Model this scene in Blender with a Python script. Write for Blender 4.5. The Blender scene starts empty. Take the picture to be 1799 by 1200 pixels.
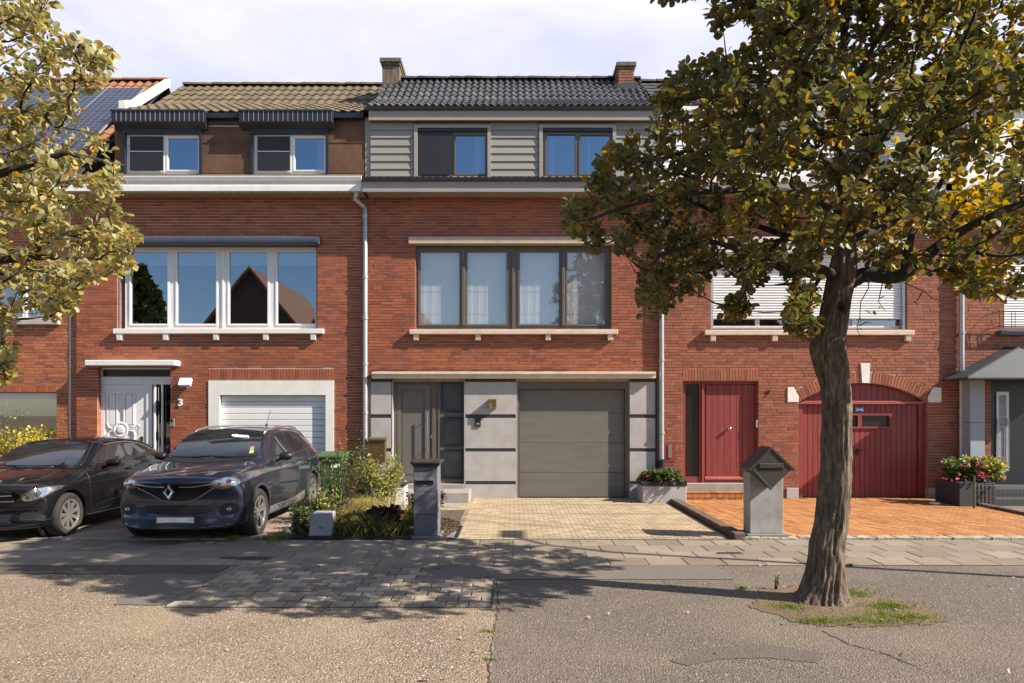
import bpy, bmesh, math, random
import numpy as np
from mathutils import Vector, Matrix, noise
from mathutils.bvhtree import BVHTree
from mathutils.geometry import delaunay_2d_cdt
R = math.radians
rng = random.Random(7)
S = bpy.context.scene
COL = S.collection
# ------------------------------------------------------------------ camera, sky, sun
cd = bpy.data.cameras.new('camera'); cam = bpy.data.objects.new('camera', cd); COL.objects.link(cam)
cam.location = (0, 0, 1.8); cam.rotation_euler = (R(90), 0, 0)
cd.sensor_width = 36; cd.lens = 24.013; cd.shift_y = 0.0695; cd.clip_end = 2000; cd.clip_start = .05
S.camera = cam
EL = 37.0
tosun = Vector((.959*math.cos(R(EL)), -.284*math.cos(R(EL)), math.sin(R(EL))))
sd = bpy.data.lights.new('sun', 'SUN'); sun = bpy.data.objects.new('sun', sd); COL.objects.link(sun)
sd.energy = 5.0; sd.angle = R(.5); sd.color = (1, .90, .76)
sun.rotation_euler = tosun.to_track_quat('Z', 'Y').to_euler(); sun.location = (20, -6, 25)
S.view_settings.view_transform = 'Standard'; S.view_settings.look = 'None'
S.view_settings.exposure = .95; S.view_settings.gamma = 1; S.view_settings.use_curve_mapping = False
W = bpy.data.worlds.new('World'); S.world = W; W.use_nodes = True
def world_sky():
    nt = W.node_tree; nt.nodes.clear(); N = nt.nodes.new; L = nt.links.new
    out = N('ShaderNodeOutputWorld'); sky = N('ShaderNodeTexSky'); sky.sky_type = 'NISHITA'; sky.sun_disc = False
    sky.sun_elevation = R(EL); sky.sun_rotation = math.atan2(tosun.x, tosun.y); sky.air_density = 1.0; sky.dust_density = .4; sky.ozone_density = 1.6
    b1 = N('ShaderNodeBackground'); b1.inputs[1].default_value = .085; L(sky.outputs[0], b1.inputs[0])
    b2 = N('ShaderNodeBackground'); b2.inputs[1].default_value = 1.0
    tc = N('ShaderNodeTexCoord'); sep = N('ShaderNodeSeparateXYZ'); L(tc.outputs['Generated'], sep.inputs[0])
    mp = N('ShaderNodeMapping'); mp.inputs['Scale'].default_value = (1.2, 1.2, 3.2); L(tc.outputs['Generated'], mp.inputs[0])
    n1 = N('ShaderNodeTexNoise'); n1.inputs['Scale'].default_value = 1.7; n1.inputs['Detail'].default_value = 7; n1.inputs['Roughness'].default_value = .55; n1.inputs['Distortion'].default_value = .4; L(mp.outputs[0], n1.inputs[0])
    # thin veil of cloud over the northern sky, clear to the south
    a = N('ShaderNodeMapRange'); a.inputs[1].default_value = .02; a.inputs[2].default_value = .55; L(sep.outputs[1], a.inputs[0])
    b = N('ShaderNodeMapRange'); b.inputs[1].default_value = .22; b.inputs[2].default_value = .62; b.inputs[3].default_value = .55; L(n1.outputs[0], b.inputs[0])
    m = N('ShaderNodeMath'); m.operation = 'MULTIPLY'; L(a.outputs[0], m.inputs[0]); L(b.outputs[0], m.inputs[1]); m.use_clamp = True
    cr = N('ShaderNodeValToRGB'); cr.color_ramp.elements[0].position = .3; cr.color_ramp.elements[0].color = (.44, .455, .57, 1)
    cr.color_ramp.elements[1].position = .62; cr.color_ramp.elements[1].color = (.55, .54, .63, 1); L(n1.outputs[0], cr.inputs[0])
    L(cr.outputs[0], b2.inputs[0])
    mx = N('ShaderNodeMixShader'); L(m.outputs[0], mx.inputs[0]); L(b1.outputs[0], mx.inputs[1]); L(b2.outputs[0], mx.inputs[2])
    L(mx.outputs[0], out.inputs[0])
world_sky()
S.cycles.max_bounces = 8; S.cycles.transparent_max_bounces = 24; S.cycles.diffuse_bounces = 3; S.cycles.caustics_reflective = False; S.cycles.caustics_refractive = False
try:
    S.cycles.use_denoising = True
except Exception: pass
# ------------------------------------------------------------------ pixel measuring of the photo -> metres
def PX(px, Y): return (px-900)/1200*Y
def PZ(py, Y): return 1.8+(725-py)/1200*Y
def proj(x, y, z): return (900+1200*x/y, 725-1200*(z-1.8)/y) if y > .2 else (-9999, -9999)
# ------------------------------------------------------------------ materials
M = {}
def newmat(name):
    m = bpy.data.materials.new(name); m.use_nodes = True
    nt = m.node_tree; M[name] = m
    p = nt.nodes['Principled BSDF']
    return m, nt, p
def ramp(nt, stops, fac, interp='LINEAR'):
    cr = nt.nodes.new('ShaderNodeValToRGB'); e = cr.color_ramp.elements; cr.color_ramp.interpolation = interp
    while len(e) < len(stops): e.new(.5)
    for i, (p, c) in enumerate(stops): e[i].position = p; e[i].color = (*c, 1)
    nt.links.new(fac, cr.inputs[0]); return cr.outputs[0]
def posn(nt): return nt.nodes.new('ShaderNodeNewGeometry').outputs['Position']
def noise_n(nt, scale, detail=4, rough=.55, vec=None, dist=0):
    n = nt.nodes.new('ShaderNodeTexNoise'); n.inputs['Scale'].default_value = scale; n.inputs['Detail'].default_value = detail
    n.inputs['Roughness'].default_value = rough; n.inputs['Distortion'].default_value = dist
    nt.links.new(vec if vec is not None else posn(nt), n.inputs['Vector']); return n.outputs[0]
def mixc(nt, fac, a, b, mode='MIX'):
    m = nt.nodes.new('ShaderNodeMix'); m.data_type = 'RGBA'; m.blend_type = mode
    for v, i in ((fac, 0), (a, 6), (b, 7)):
        if hasattr(v, 'links') or isinstance(v, bpy.types.NodeSocket): nt.links.new(v, m.inputs[i])
        elif isinstance(v, (tuple, list)): m.inputs[i].default_value = (*v, 1)
        else: m.inputs[i].default_value = v
    return m.outputs[2]
def mathn(nt, op, a, b=0, clamp=False):
    m = nt.nodes.new('ShaderNodeMath'); m.operation = op; m.use_clamp = clamp
    for v, i in ((a, 0), (b, 1)):
        if isinstance(v, bpy.types.NodeSocket): nt.links.new(v, m.inputs[i])
        else: m.inputs[i].default_value = v
    return m.outputs[0]
def bumpn(nt, p, h, strength, dist=.01, normal=None):
    b = nt.nodes.new('ShaderNodeBump'); b.inputs['Strength'].default_value = strength; b.inputs['Distance'].default_value = dist
    nt.links.new(h, b.inputs['Height'])
    if normal is not None: nt.links.new(normal, b.inputs['Normal'])
    nt.links.new(b.outputs[0], p.inputs['Normal']); return b.outputs[0]
def island(nt):
    g = nt.nodes.new('ShaderNodeNewGeometry'); o = nt.nodes.new('ShaderNodeObjectInfo')
    return mathn(nt, 'FRACT', mathn(nt, 'ADD', g.outputs['Random Per Island'], o.outputs['Random']))
def pm(name, c1, c2=None, scale=3, rough=.6, bump=0, bscale=60, bdist=.004, metal=0, coat=0, rnd=None, stretch=None, rnds=.0, spec=None):
    """painted / plain surface: two tones blended by noise, random tint per piece, fine relief"""
    m, nt, p = newmat(name)
    vec = posn(nt)
    if stretch:
        mp = nt.nodes.new('ShaderNodeMapping'); mp.inputs['Scale'].default_value = stretch; nt.links.new(vec, mp.inputs[0]); vec = mp.outputs[0]
    if rnd: col = ramp(nt, rnd, island(nt))
    else: col = None
    if c2:
        f = nt.nodes.new('ShaderNodeMapRange'); f.inputs[1].default_value = .3; f.inputs[2].default_value = .7; nt.links.new(noise_n(nt, scale, 6, .6, vec), f.inputs[0])
        if col is not None: col = mixc(nt, mathn(nt, 'MULTIPLY', f.outputs[0], c1 if isinstance(c1, float) else .5), col, c2)
        else: col = mixc(nt, f.outputs[0], c1, c2)
    if rnds:
        v = mathn(nt, 'ADD', mathn(nt, 'MULTIPLY', island(nt), rnds), 1-rnds/2)
        hs = nt.nodes.new('ShaderNodeHueSaturation'); nt.links.new(v, hs.inputs['Value'])
        if col is None: hs.inputs['Color'].default_value = (*c1, 1)
        else: nt.links.new(col, hs.inputs['Color'])
        col = hs.outputs[0]
    if col is None: p.inputs['Base Color'].default_value = (*c1, 1)
    else: nt.links.new(col, p.inputs['Base Color'])
    p.inputs['Roughness'].default_value = rough; p.inputs['Metallic'].default_value = metal; p.inputs['Coat Weight'].default_value = coat
    p.inputs['Coat Roughness'].default_value = .03
    if spec is not None: p.inputs['Specular IOR Level'].default_value = spec
    if bump: bumpn(nt, p, noise_n(nt, bscale, 5, .6, vec), bump, bdist)
    return m
def brickmat(name, stops, dirt=(.14, .055, .04), k=.45):
    m, nt, p = newmat(name)
    col = ramp(nt, stops, island(nt))
    f = nt.nodes.new('ShaderNodeMapRange'); f.inputs[1].default_value = .42; f.inputs[2].default_value = .8; nt.links.new(noise_n(nt, 1.1, 6, .7), f.inputs[0])
    col = mixc(nt, mathn(nt, 'MULTIPLY', f.outputs[0], k), col, dirt)
    f2 = nt.nodes.new('ShaderNodeMapRange'); f2.inputs[1].default_value = .45; f2.inputs[2].default_value = .75; nt.links.new(noise_n(nt, 38, 4, .7), f2.inputs[0])
    col = mixc(nt, mathn(nt, 'MULTIPLY', f2.outputs[0], .45), col, tuple(c*.45 for c in dirt))
    nt.links.new(col, p.inputs['Base Color']); p.inputs['Roughness'].default_value = .82
    bumpn(nt, p, noise_n(nt, 90, 4, .6), .5, .004)
brickmat('brick_long', [(0, (.25, .068, .036)), (.2, (.33, .088, .040)), (.5, (.39, .108, .045)), (.8, (.45, .132, .052)), (.95, (.36, .108, .055)), (1, (.24, .095, .07))])
brickmat('brick_seven', [(0, (.25, .075, .045)), (.2, (.32, .096, .050)), (.5, (.38, .118, .058)), (.8, (.43, .142, .068)), (1, (.28, .11, .075))])
brickmat('brick_orange', [(0, (.28, .075, .035)), (.4, (.44, .135, .055)), (.8, (.52, .175, .07)), (1, (.34, .11, .06))], k=.15)
pm('mortar', (.46, .36, .29), (.30, .22, .17), 6, .9, .4, 120)
pm('mortar_light', (.55, .46, .37), (.38, .29, .22), 5, .9, .4, 120)
pm('white_pvc', (.80, .80, .80), (.74, .74, .73), 1.5, .35)
pm('white_paint', (.86, .84, .81), (.74, .72, .68), 4, .6, .15, 40)
pm('white_metal', (.84, .84, .84), (.77, .77, .77), 2, .4, rnds=.05)
pm('cream_stone', (.70, .60, .49), (.56, .47, .37), 5, .7, .2, 60)
pm('tan_stone', (.56, .45, .33), (.46, .37, .27), 5, .7, .2, 60)
pm('taupe', (.135, .118, .098), (.118, .103, .086), 2, .42)
pm('taupe_door', (.165, .152, .136), (.14, .13, .116), 2, .42)
pm('garage_taupe', (.178, .168, .148), (.138, .130, .114), 1.6, .5, .12, 30, stretch=(1, 1, 6))
pm('board_taupe', (.30, .282, .255), (.255, .24, .215), 2.5, .6, .15, 30, stretch=(.4, 1, 6), rnds=.07)
pm('fascia_taupe', (.35, .325, .295), (.30, .28, .252), 2, .5, .05, 20)
pm('stone_grey', (.47, .45, .44), (.37, .35, .34), 3.5, .75, .2, 40, rnds=.05)
pm('bluestone', (.24, .235, .235), (.165, .163, .17), 5, .75, .25, 50, rnds=.15)
pm('cube_stone', (.34, .34, .37), (.26, .26, .285), 5, .8, .2, 50)
pm('pillar_stone', (.17, .172, .19), (.10, .102, .118), 6, .8, .3, 50, rnds=.18)
pm('step_stone', (.36, .33, .30), (.27, .25, .23), 5, .8, .2, 50)
pm('dark_band', (.035, .035, .045), None, rough=.5)
pm('door_black', (.018, .019, .024), None, rough=.4)
pm('anthracite', (.018, .019, .025), (.026, .027, .034), 3, .4)
pm('navy_metal', (.014, .018, .030), (.02, .024, .038), 3, .35)
pm('shutter_blue', (.07, .09, .13), (.055, .07, .10), 3, .4)
pm('felt_brown', (.165, .085, .050), (.085, .046, .03), 3, .95, .6, 160, rnds=.12)
pm('red_wood', (.30, .052, .045), (.195, .038, .034), 2.2, .5, .2, 22, stretch=(6, 6, .7), rnds=.12)
pm('red_rail', (.37, .085, .07), (.30, .065, .055), 4, .5, .2, 22)
pm('zinc', (.50, .51, .53), (.40, .41, .43), 4, .42, metal=.55)
pm('zinc_roof', (.034, .042, .052), (.055, .066, .078), 7, .7, .1, 30)
pm('paint_bluegrey', (.36, .39, .44), (.31, .34, .39), 5, .7, .15, 60)
pm('render_white', (.58, .54, .48), (.50, .46, .41), 4, .8, .2, 60)
pm('soffit', (.42, .37, .29), (.36, .31, .24), 3, .6)
pm('chrome', (.78, .78, .78), None, rough=.12, metal=1)
pm('steel', (.62, .61, .60), None, rough=.28, metal=1)
pm('silver_paint', (.55, .53, .50), None, rough=.3, metal=.8)
pm('brass', (.40, .27, .09), (.30, .20, .07), 9, .38, .1, 40, metal=.75)
pm('bronze_metal', (.19, .125, .05), (.12, .085, .035), 7, .4, .15, 20, metal=.5)
pm('warm_glass', (.42, .32, .13), (.30, .22, .09), 20, .25)
pm('black_plastic', (.014, .014, .015), None, rough=.45)
pm('dark_plastic', (.035, .036, .040), None, rough=.55)
pm('grey_clad', (.16, .16, .17), None, rough=.5)
pm('rubber', (.022, .021, .021), (.034, .031, .028), 30, .85, .2, 90)
pm('concrete_chim', (.21, .17, .125), (.085, .068, .05), 5, .9, .5, 25, stretch=(3, 3, .8))
pm('brick_far', (.085, .050, .036), (.055, .034, .026), 2, .9)
brickmat('brick_chimney', [(0, (.26, .10, .05)), (.5, (.42, .17, .08)), (1, (.20, .10, .07))])
pm('lead', (.04, .042, .048), (.07, .072, .08), 14, .5, .4, 20)
pm('tile_black', None, (.05, .05, .055), 2.5, .42, .15, 50, rnd=[(0, (.040, .038, .040)), (.6, (.058, .055, .056)), (1, (.085, .080, .078))])
pm('tile_slate', None, (.06, .06, .065), 2.5, .6, .2, 50, rnd=[(0, (.04, .04, .046)), (1, (.075, .073, .078))])
pm('tile_moss', .75, (.11, .085, .03), 3.0, .95, .6, 40, rnd=[(0, (.095, .070, .050)), (.5, (.135, .105, .075)), (1, (.17, .13, .09))])
pm('tile_orange', .6, (.13, .085, .05), 3.5, .9, .5, 40, rnd=[(0, (.24, .09, .045)), (.5, (.36, .14, .07)), (1, (.20, .10, .06))])
pm('interior', (.045, .038, .032), None, rough=.9)
pm('interior_warm', (.10, .075, .05), (.03, .025, .02), 3, .9)
pm('screen_dark', (.018, .018, .022), None, rough=.5)
pm('curtain', (.93, .93, .92), None, rough=.9)
pm('blind_white', (.80, .84, .88), None, rough=.8)
pm('blind_grey', (.30, .33, .36), None, rough=.8)
pm('green_plastic', (.075, .135, .055), (.06, .11, .045), 6, .5, .1, 30)
pm('white_tag', (.9, .9, .9), None, rough=.5)
pm('sign_blue', (.02, .10, .42), None, rough=.4)
pm('yellow_sticker', (.8, .6, .05), None, rough=.4); pm('green_sticker', (.05, .45, .3), None, rough=.4); pm('orange_sticker', (.8, .22, .05), None, rough=.4)
pm('indicator', (.6, .12, .03), None, rough=.2); pm('tail_red', (.35, .01, .01), None, rough=.2, coat=1)
pm('mailbox_brown', (.050, .042, .036), (.040, .034, .030), 5, .5, .1, 60)
pm('concrete_post', (.40, .385, .37), (.24, .23, .225), 4, .8, .25, 40)
pm('planter_dark', (.045, .048, .052), (.036, .038, .042), 4, .7, .15, 60)
pm('curb_brown', (.17, .105, .085), (.10, .07, .055), 8, .85, .5, 40, rnds=.3)
pm('rough_concrete', (.50, .44, .35), (.22, .18, .13), 9, .95, .9, 25, bdist=.02)
pm('sand_joint', (.06, .047, .033), (.13, .10, .07), 15, .95, .4, 80)
pm('soil', (.045, .03, .022), (.075, .052, .036), 9, .95, .7, 60)
pm('bark_chips', None, (.10, .065, .045), 30, .9, .3, 60, rnd=[(0, (.035, .02, .015)), (.6, (.09, .055, .04)), (.9, (.16, .11, .08)), (1, (.30, .24, .2))])
pm('sidewalk_slab', .55, (.15, .125, .095), 2.2, .9, .35, 90, rnd=[(0, (.19, .155, .115)), (.5, (.25, .205, .155)), (1, (.31, .255, .195))])
pm('block_grey', .5, (.13, .105, .08), 2.5, .9, .45, 80, rnd=[(0, (.19, .155, .12)), (.5, (.29, .24, .185)), (.85, (.36, .30, .235)), (1, (.44, .38, .30))])
pm('slab_pink', .5, (.19, .14, .11), 2, .9, .3, 80, rnd=[(0, (.30, .22, .18)), (.5, (.38, .28, .225)), (1, (.44, .34, .28))])
pm('paver_yellow', .5, (.27, .20, .13), 1.6, .9, .4, 90, rnd=[(0, (.33, .25, .155)), (.5, (.43, .335, .215)), (1, (.51, .41, .28))])
pm('paver_grey', .5, (.22, .17, .12), 2, .9, .4, 90, rnd=[(0, (.25, .20, .15)), (1, (.36, .29, .21))])
pm('paver_orange', .4, (.30, .115, .04), 5, .75, .3, 90, rnd=[(0, (.26, .10, .04)), (.2, (.38, .155, .05)), (.7, (.46, .21, .07)), (1, (.52, .27, .10))])
pm('litter_white', (.46, .42, .35), (.33, .28, .22), 40, .8)
pm('litter_yellow', (.5, .36, .08), (.4, .25, .05), 40, .8)
pm('litter_brown', (.22, .10, .04), (.3, .16, .07), 40, .8)
def glassmat(name, tint=(.8, .84, .86), refl=.2, refc=(1, 1, 1), rough=.0, fk=.9):
    m = bpy.data.materials.new(name); m.use_nodes = True; M[name] = m; nt = m.node_tree; nt.nodes.clear()
    o = nt.nodes.new('ShaderNodeOutputMaterial'); t = nt.nodes.new('ShaderNodeBsdfTransparent'); t.inputs[0].default_value = (*tint, 1)
    g = nt.nodes.new('ShaderNodeBsdfGlossy'); g.inputs['Roughness'].default_value = rough; g.inputs[0].default_value = (*refc, 1)
    fr = nt.nodes.new('ShaderNodeFresnel'); fr.inputs[0].default_value = 1.5
    f = mathn(nt, 'ADD', mathn(nt, 'MULTIPLY', fr.outputs[0], fk), refl, True)
    n = noise_n(nt, .9, 1); b = nt.nodes.new('ShaderNodeBump'); b.inputs['Strength'].default_value = .05; b.inputs['Distance'].default_value = .02; nt.links.new(n, b.inputs['Height']); nt.links.new(b.outputs[0], g.inputs['Normal'])
    mx = nt.nodes.new('ShaderNodeMixShader'); nt.links.new(f, mx.inputs[0]); nt.links.new(t.outputs[0], mx.inputs[1]); nt.links.new(g.outputs[0], mx.inputs[2]); nt.links.new(mx.outputs[0], o.inputs[0])
glassmat('glass', (.93, .95, .96), .12)
glassmat('glass_clear', (.985, .99, .99), .11, (.80, .92, 1.0), fk=.45)
glassmat('glass_coated', (.80, .84, .86), .27, (.62, .80, 1.0))
glassmat('glass_tint', (.86, .88, .9), .20, (.70, .84, 1.0))
glassmat('glass_dark', (.28, .30, .32), .16)
glassmat('glass_lamp', (.9, .9, .9), .06)
pm('glass_frost', (.115, .125, .135), (.09, .10, .11), 3, .08)
def frosted():
    m, nt, p = newmat('glass_pattern'); p.inputs['Base Color'].default_value = (.02, .014, .01, 1); p.inputs['Roughness'].default_value = .12
    bumpn(nt, p, noise_n(nt, 45, 2), .8, .01)
frosted()
def carpaint(name, c, flake):
    m, nt, p = newmat(name); p.inputs['Base Color'].default_value = (*c, 1); p.inputs['Metallic'].default_value = flake; p.inputs['Roughness'].default_value = .32
    f = nt.nodes.new('ShaderNodeMapRange'); f.inputs[1].default_value = .5; f.inputs[2].default_value = .8; f.inputs[4].default_value = .12; f.inputs[3].default_value = .02; nt.links.new(noise_n(nt, 3, 6, .7), f.inputs[0])
    nt.links.new(f.outputs[0], p.inputs['Coat Roughness'])
    p.inputs['Coat Weight'].default_value = 1
    if flake < .5: p.inputs['Roughness'].default_value = .6; p.inputs['Specular IOR Level'].default_value = .1
carpaint('paint_slate', (.050, .060, .100), .75); carpaint('paint_black', (.004, .004, .006), 0)
def carglass():
    m, nt, p = newmat('car_glass'); p.inputs['Roughness'].default_value = .03
    c = ramp(nt, [(.35, (.008, .010, .013)), (.6, (.022, .026, .032))], noise_n(nt, 2.2, 3)); nt.links.new(c, p.inputs['Base Color']); p.inputs['IOR'].default_value = 2.2
carglass()
pm('lamp_dark', (.05, .055, .06), None, rough=.1, coat=1); pm('lamp_bright', (.62, .64, .68), (.25, .26, .28), 22, .12, metal=.8, coat=1)
def solar():
    m, nt, p = newmat('solar'); t = nt.nodes.new('ShaderNodeTexCoord'); br = nt.nodes.new('ShaderNodeTexBrick')
    br.offset = 0; br.inputs['Scale'].default_value = 1; br.inputs['Brick Width'].default_value = .15; br.inputs['Row Height'].default_value = .15; br.inputs['Mortar Size'].default_value = .005
    br.inputs['Color1'].default_value = (.010, .014, .035, 1); br.inputs['Color2'].default_value = (.012, .017, .042, 1); br.inputs['Mortar'].default_value = (.16, .18, .24, 1)
    nt.links.new(t.outputs['Object'], br.inputs[0]); nt.links.new(br.outputs[0], p.inputs['Base Color']); p.inputs['Roughness'].default_value = .15
solar()
def groundmat(name, base, base2, stones, sscale, bump=.7, big=.5, speck=.6, stain=(.1, .08, .06), thr=(.25, .5)):
    m, nt, p = newmat(name); v = posn(nt)
    vo = nt.nodes.new('ShaderNodeTexVoronoi'); vo.inputs['Scale'].default_value = sscale; nt.links.new(v, vo.inputs[0])
    sep = nt.nodes.new('ShaderNodeSeparateColor'); nt.links.new(vo.outputs['Color'], sep.inputs[0])
    st = ramp(nt, stones, sep.outputs[0])
    vo2 = nt.nodes.new('ShaderNodeTexVoronoi'); vo2.inputs['Scale'].default_value = sscale*.42; nt.links.new(v, vo2.inputs[0])
    sep2 = nt.nodes.new('ShaderNodeSeparateColor'); nt.links.new(vo2.outputs['Color'], sep2.inputs[0])
    st2 = ramp(nt, stones, sep2.outputs[1])
    b = mixc(nt, noise_n(nt, .8, 8, .65), base, base2)
    inside = nt.nodes.new('ShaderNodeMapRange'); inside.inputs[1].default_value = thr[1]; inside.inputs[2].default_value = thr[0]; nt.links.new(vo.outputs['Distance'], inside.inputs[0])
    f1 = mathn(nt, 'MULTIPLY', inside.outputs[0], speck)
    c = mixc(nt, f1, b, st)
    inside2 = nt.nodes.new('ShaderNodeMapRange'); inside2.inputs[1].default_value = .34; inside2.inputs[2].default_value = .22; nt.links.new(vo2.outputs['Distance'], inside2.inputs[0])
    pick = nt.nodes.new('ShaderNodeMapRange'); pick.inputs[1].default_value = .60; pick.inputs[2].default_value = .64; nt.links.new(sep2.outputs[2], pick.inputs[0])
    c = mixc(nt, mathn(nt, 'MULTIPLY', mathn(nt, 'MULTIPLY', inside2.outputs[0], pick.outputs[0]), speck), c, st2)
    mr = nt.nodes.new('ShaderNodeMapRange'); mr.inputs[1].default_value = .45; mr.inputs[2].default_value = .72; nt.links.new(noise_n(nt, .55, 5, .6, dist=.6), mr.inputs[0])
    c = mixc(nt, mathn(nt, 'MULTIPLY', mr.outputs[0], big), c, stain)
    mr2 = nt.nodes.new('ShaderNodeMapRange'); mr2.inputs[1].default_value = .5; mr2.inputs[2].default_value = .75; nt.links.new(noise_n(nt, 9, 6, .7), mr2.inputs[0])
    c = mixc(nt, mathn(nt, 'MULTIPLY', mr2.outputs[0], .35), c, tuple(x*.6 for x in stain))
    nt.links.new(c, p.inputs['Base Color']); p.inputs['Roughness'].default_value = .92; p.inputs['Specular IOR Level'].default_value = .25
    h = mathn(nt, 'ADD', mathn(nt, 'MULTIPLY', inside.outputs[0], .6), mathn(nt, 'ADD', noise_n(nt, 30, 5, .7), mathn(nt, 'MULTIPLY', inside2.outputs[0], .5)))
    bumpn(nt, p, h, bump, .012)
groundmat('gravel_asphalt', (.175, .132, .096), (.285, .22, .16), [(0, (.055, .045, .037)), (.3, (.17, .13, .095)), (.65, (.33, .26, .19)), (.88, (.46, .36, .26)), (1, (.70, .62, .52))], 58, .8, .65, .95, (.37, .29, .20), thr=(.3, .6))
groundmat('asphalt', (.125, .105, .087), (.175, .147, .122), [(0, (.07, .065, .06)), (.5, (.14, .12, .10)), (.9, (.30, .25, .20)), (1, (.50, .43, .36))], 70, .75, .65, .9, (.25, .205, .155), thr=(.3, .6))
groundmat('asphalt_smooth', (.155, .135, .12), (.18, .158, .14), [(0, (.11, .10, .09)), (1, (.22, .19, .16))], 110, .4, .3, .5, (.14, .12, .105))
groundmat('asphalt_mid', (.125, .108, .092), (.165, .14, .12), [(0, (.07, .065, .06)), (1, (.24, .20, .16))], 90, .7, .3, .6, (.11, .095, .08))
groundmat('asphalt_dark', (.10, .085, .072), (.13, .11, .095), [(0, (.07, .065, .06)), (1, (.20, .17, .14))], 90, .7, .3, .6, (.085, .072, .06))
groundmat('dirt', (.16, .11, .07), (.24, .175, .115), [(0, (.11, .08, .05)), (1, (.36, .28, .2))], 70, .9, .4, .7, (.12, .085, .05))
def leafmat(name, stops, under, trans=.35, yel=None, ycol=(.5, .33, .03), yk=.8, nscale=.9, side=None):
    m, nt, p = newmat(name)
    c = ramp(nt, stops, island(nt))
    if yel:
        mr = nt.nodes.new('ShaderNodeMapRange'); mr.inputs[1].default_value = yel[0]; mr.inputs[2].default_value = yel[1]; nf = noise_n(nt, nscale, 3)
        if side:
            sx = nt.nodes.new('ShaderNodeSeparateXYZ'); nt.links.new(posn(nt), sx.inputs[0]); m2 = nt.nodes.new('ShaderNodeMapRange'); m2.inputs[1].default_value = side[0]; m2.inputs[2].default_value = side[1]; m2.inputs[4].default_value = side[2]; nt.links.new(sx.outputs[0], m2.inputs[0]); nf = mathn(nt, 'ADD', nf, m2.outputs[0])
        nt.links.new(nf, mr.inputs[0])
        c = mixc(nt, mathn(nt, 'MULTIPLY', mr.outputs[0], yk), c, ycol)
    g = nt.nodes.new('ShaderNodeNewGeometry')
    c2 = mixc(nt, g.outputs['Backfacing'], c, mixc(nt, .65, c, under))
    nt.links.new(c2, p.inputs['Base Color']); p.inputs['Roughness'].default_value = .42; p.inputs['Specular IOR Level'].default_value = .4
    t = nt.nodes.new('ShaderNodeBsdfTranslucent'); hs = nt.nodes.new('ShaderNodeHueSaturation'); hs.inputs['Saturation'].default_value = 1.15; hs.inputs['Value'].default_value = 1.7; nt.links.new(c, hs.inputs['Color']); nt.links.new(hs.outputs[0], t.inputs[0])
    mx = nt.nodes.new('ShaderNodeMixShader'); mx.inputs[0].default_value = trans
    o = nt.nodes['Material Output']; nt.links.new(p.outputs[0], mx.inputs[1]); nt.links.new(t.outputs[0], mx.inputs[2]); nt.links.new(mx.outputs[0], o.inputs[0])
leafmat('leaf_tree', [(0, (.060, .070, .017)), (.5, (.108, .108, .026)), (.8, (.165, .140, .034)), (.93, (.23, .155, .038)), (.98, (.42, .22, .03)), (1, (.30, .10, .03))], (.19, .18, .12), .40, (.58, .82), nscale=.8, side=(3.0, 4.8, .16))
leafmat('leaf_tree_pale', [(0, (.16, .15, .045)), (.45, (.27, .25, .08)), (.8, (.36, .31, .11)), (.93, (.50, .36, .08)), (.97, (.50, .24, .03)), (1, (.30, .08, .03))], (.42, .42, .30), .3, (.5, .75), (.48, .38, .06), .5)
leafmat('leaf_shrub', [(0, (.04, .075, .02)), (.6, (.08, .12, .03)), (.9, (.18, .19, .05)), (1, (.30, .28, .08))], (.12, .16, .06), .3)
leafmat('leaf_variegated', [(0, (.10, .14, .03)), (.5, (.32, .32, .07)), (1, (.50, .46, .16))], (.3, .32, .15), .3)
leafmat('leaf_gold', [(0, (.32, .28, .04)), (.5, (.48, .40, .05)), (1, (.58, .48, .10))], (.4, .36, .12), .3)
leafmat('leaf_purple', [(0, (.03, .014, .012)), (.6, (.07, .03, .025)), (1, (.14, .07, .045))], (.08, .04, .03), .2)
leafmat('leaf_green', [(0, (.04, .09, .02)), (.6, (.08, .15, .03)), (1, (.20, .26, .06))], (.12, .18, .06), .3)
leafmat('blade_gold', [(0, (.22, .20, .05)), (.6, (.40, .34, .09)), (1, (.52, .45, .16))], (.35, .3, .12), .3)
leafmat('blade_olive', [(0, (.06, .07, .02)), (.6, (.13, .12, .035)), (1, (.24, .19, .06))], (.15, .13, .05), .2)
leafmat('leaf_far', [(0, (.03, .045, .015)), (1, (.09, .10, .03))], (.1, .12, .06), .2)
leafmat('petal_pink', [(0, (.50, .03, .10)), (.7, (.65, .10, .2)), (1, (.75, .3, .4))], (.5, .1, .2), .25)
leafmat('grass', [(0, (.09, .14, .025)), (.6, (.17, .22, .045)), (1, (.36, .34, .12))], (.2, .25, .08), .3)
pm('berry', (.45, .07, .02), None, rough=.35)
def barkmat(name, a, b, c):
    m, nt, p = newmat(name); v = nt.nodes.new('ShaderNodeTexCoord').outputs['Object']
    mp = nt.nodes.new('ShaderNodeMapping'); mp.inputs['Scale'].default_value = (1, 1, .22); nt.links.new(v, mp.inputs[0])
    n1 = noise_n(nt, 26, 8, .65, mp.outputs[0], .8); n2 = noise_n(nt, 5, 6, .6, v)
    col = ramp(nt, [(.32, a), (.5, b), (.68, c)], n1); col = mixc(nt, mathn(nt, 'MULTIPLY', n2, .7), col, tuple(x*.45 for x in b))
    nt.links.new(col, p.inputs['Base Color']); p.inputs['Roughness'].default_value = .95; bumpn(nt, p, n1, 1.0, .035)
barkmat('bark', (.038, .027, .020), (.185, .138, .100), (.40, .32, .235)); barkmat('bark_dark', (.02, .016, .013), (.055, .043, .033), (.10, .08, .06))
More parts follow.
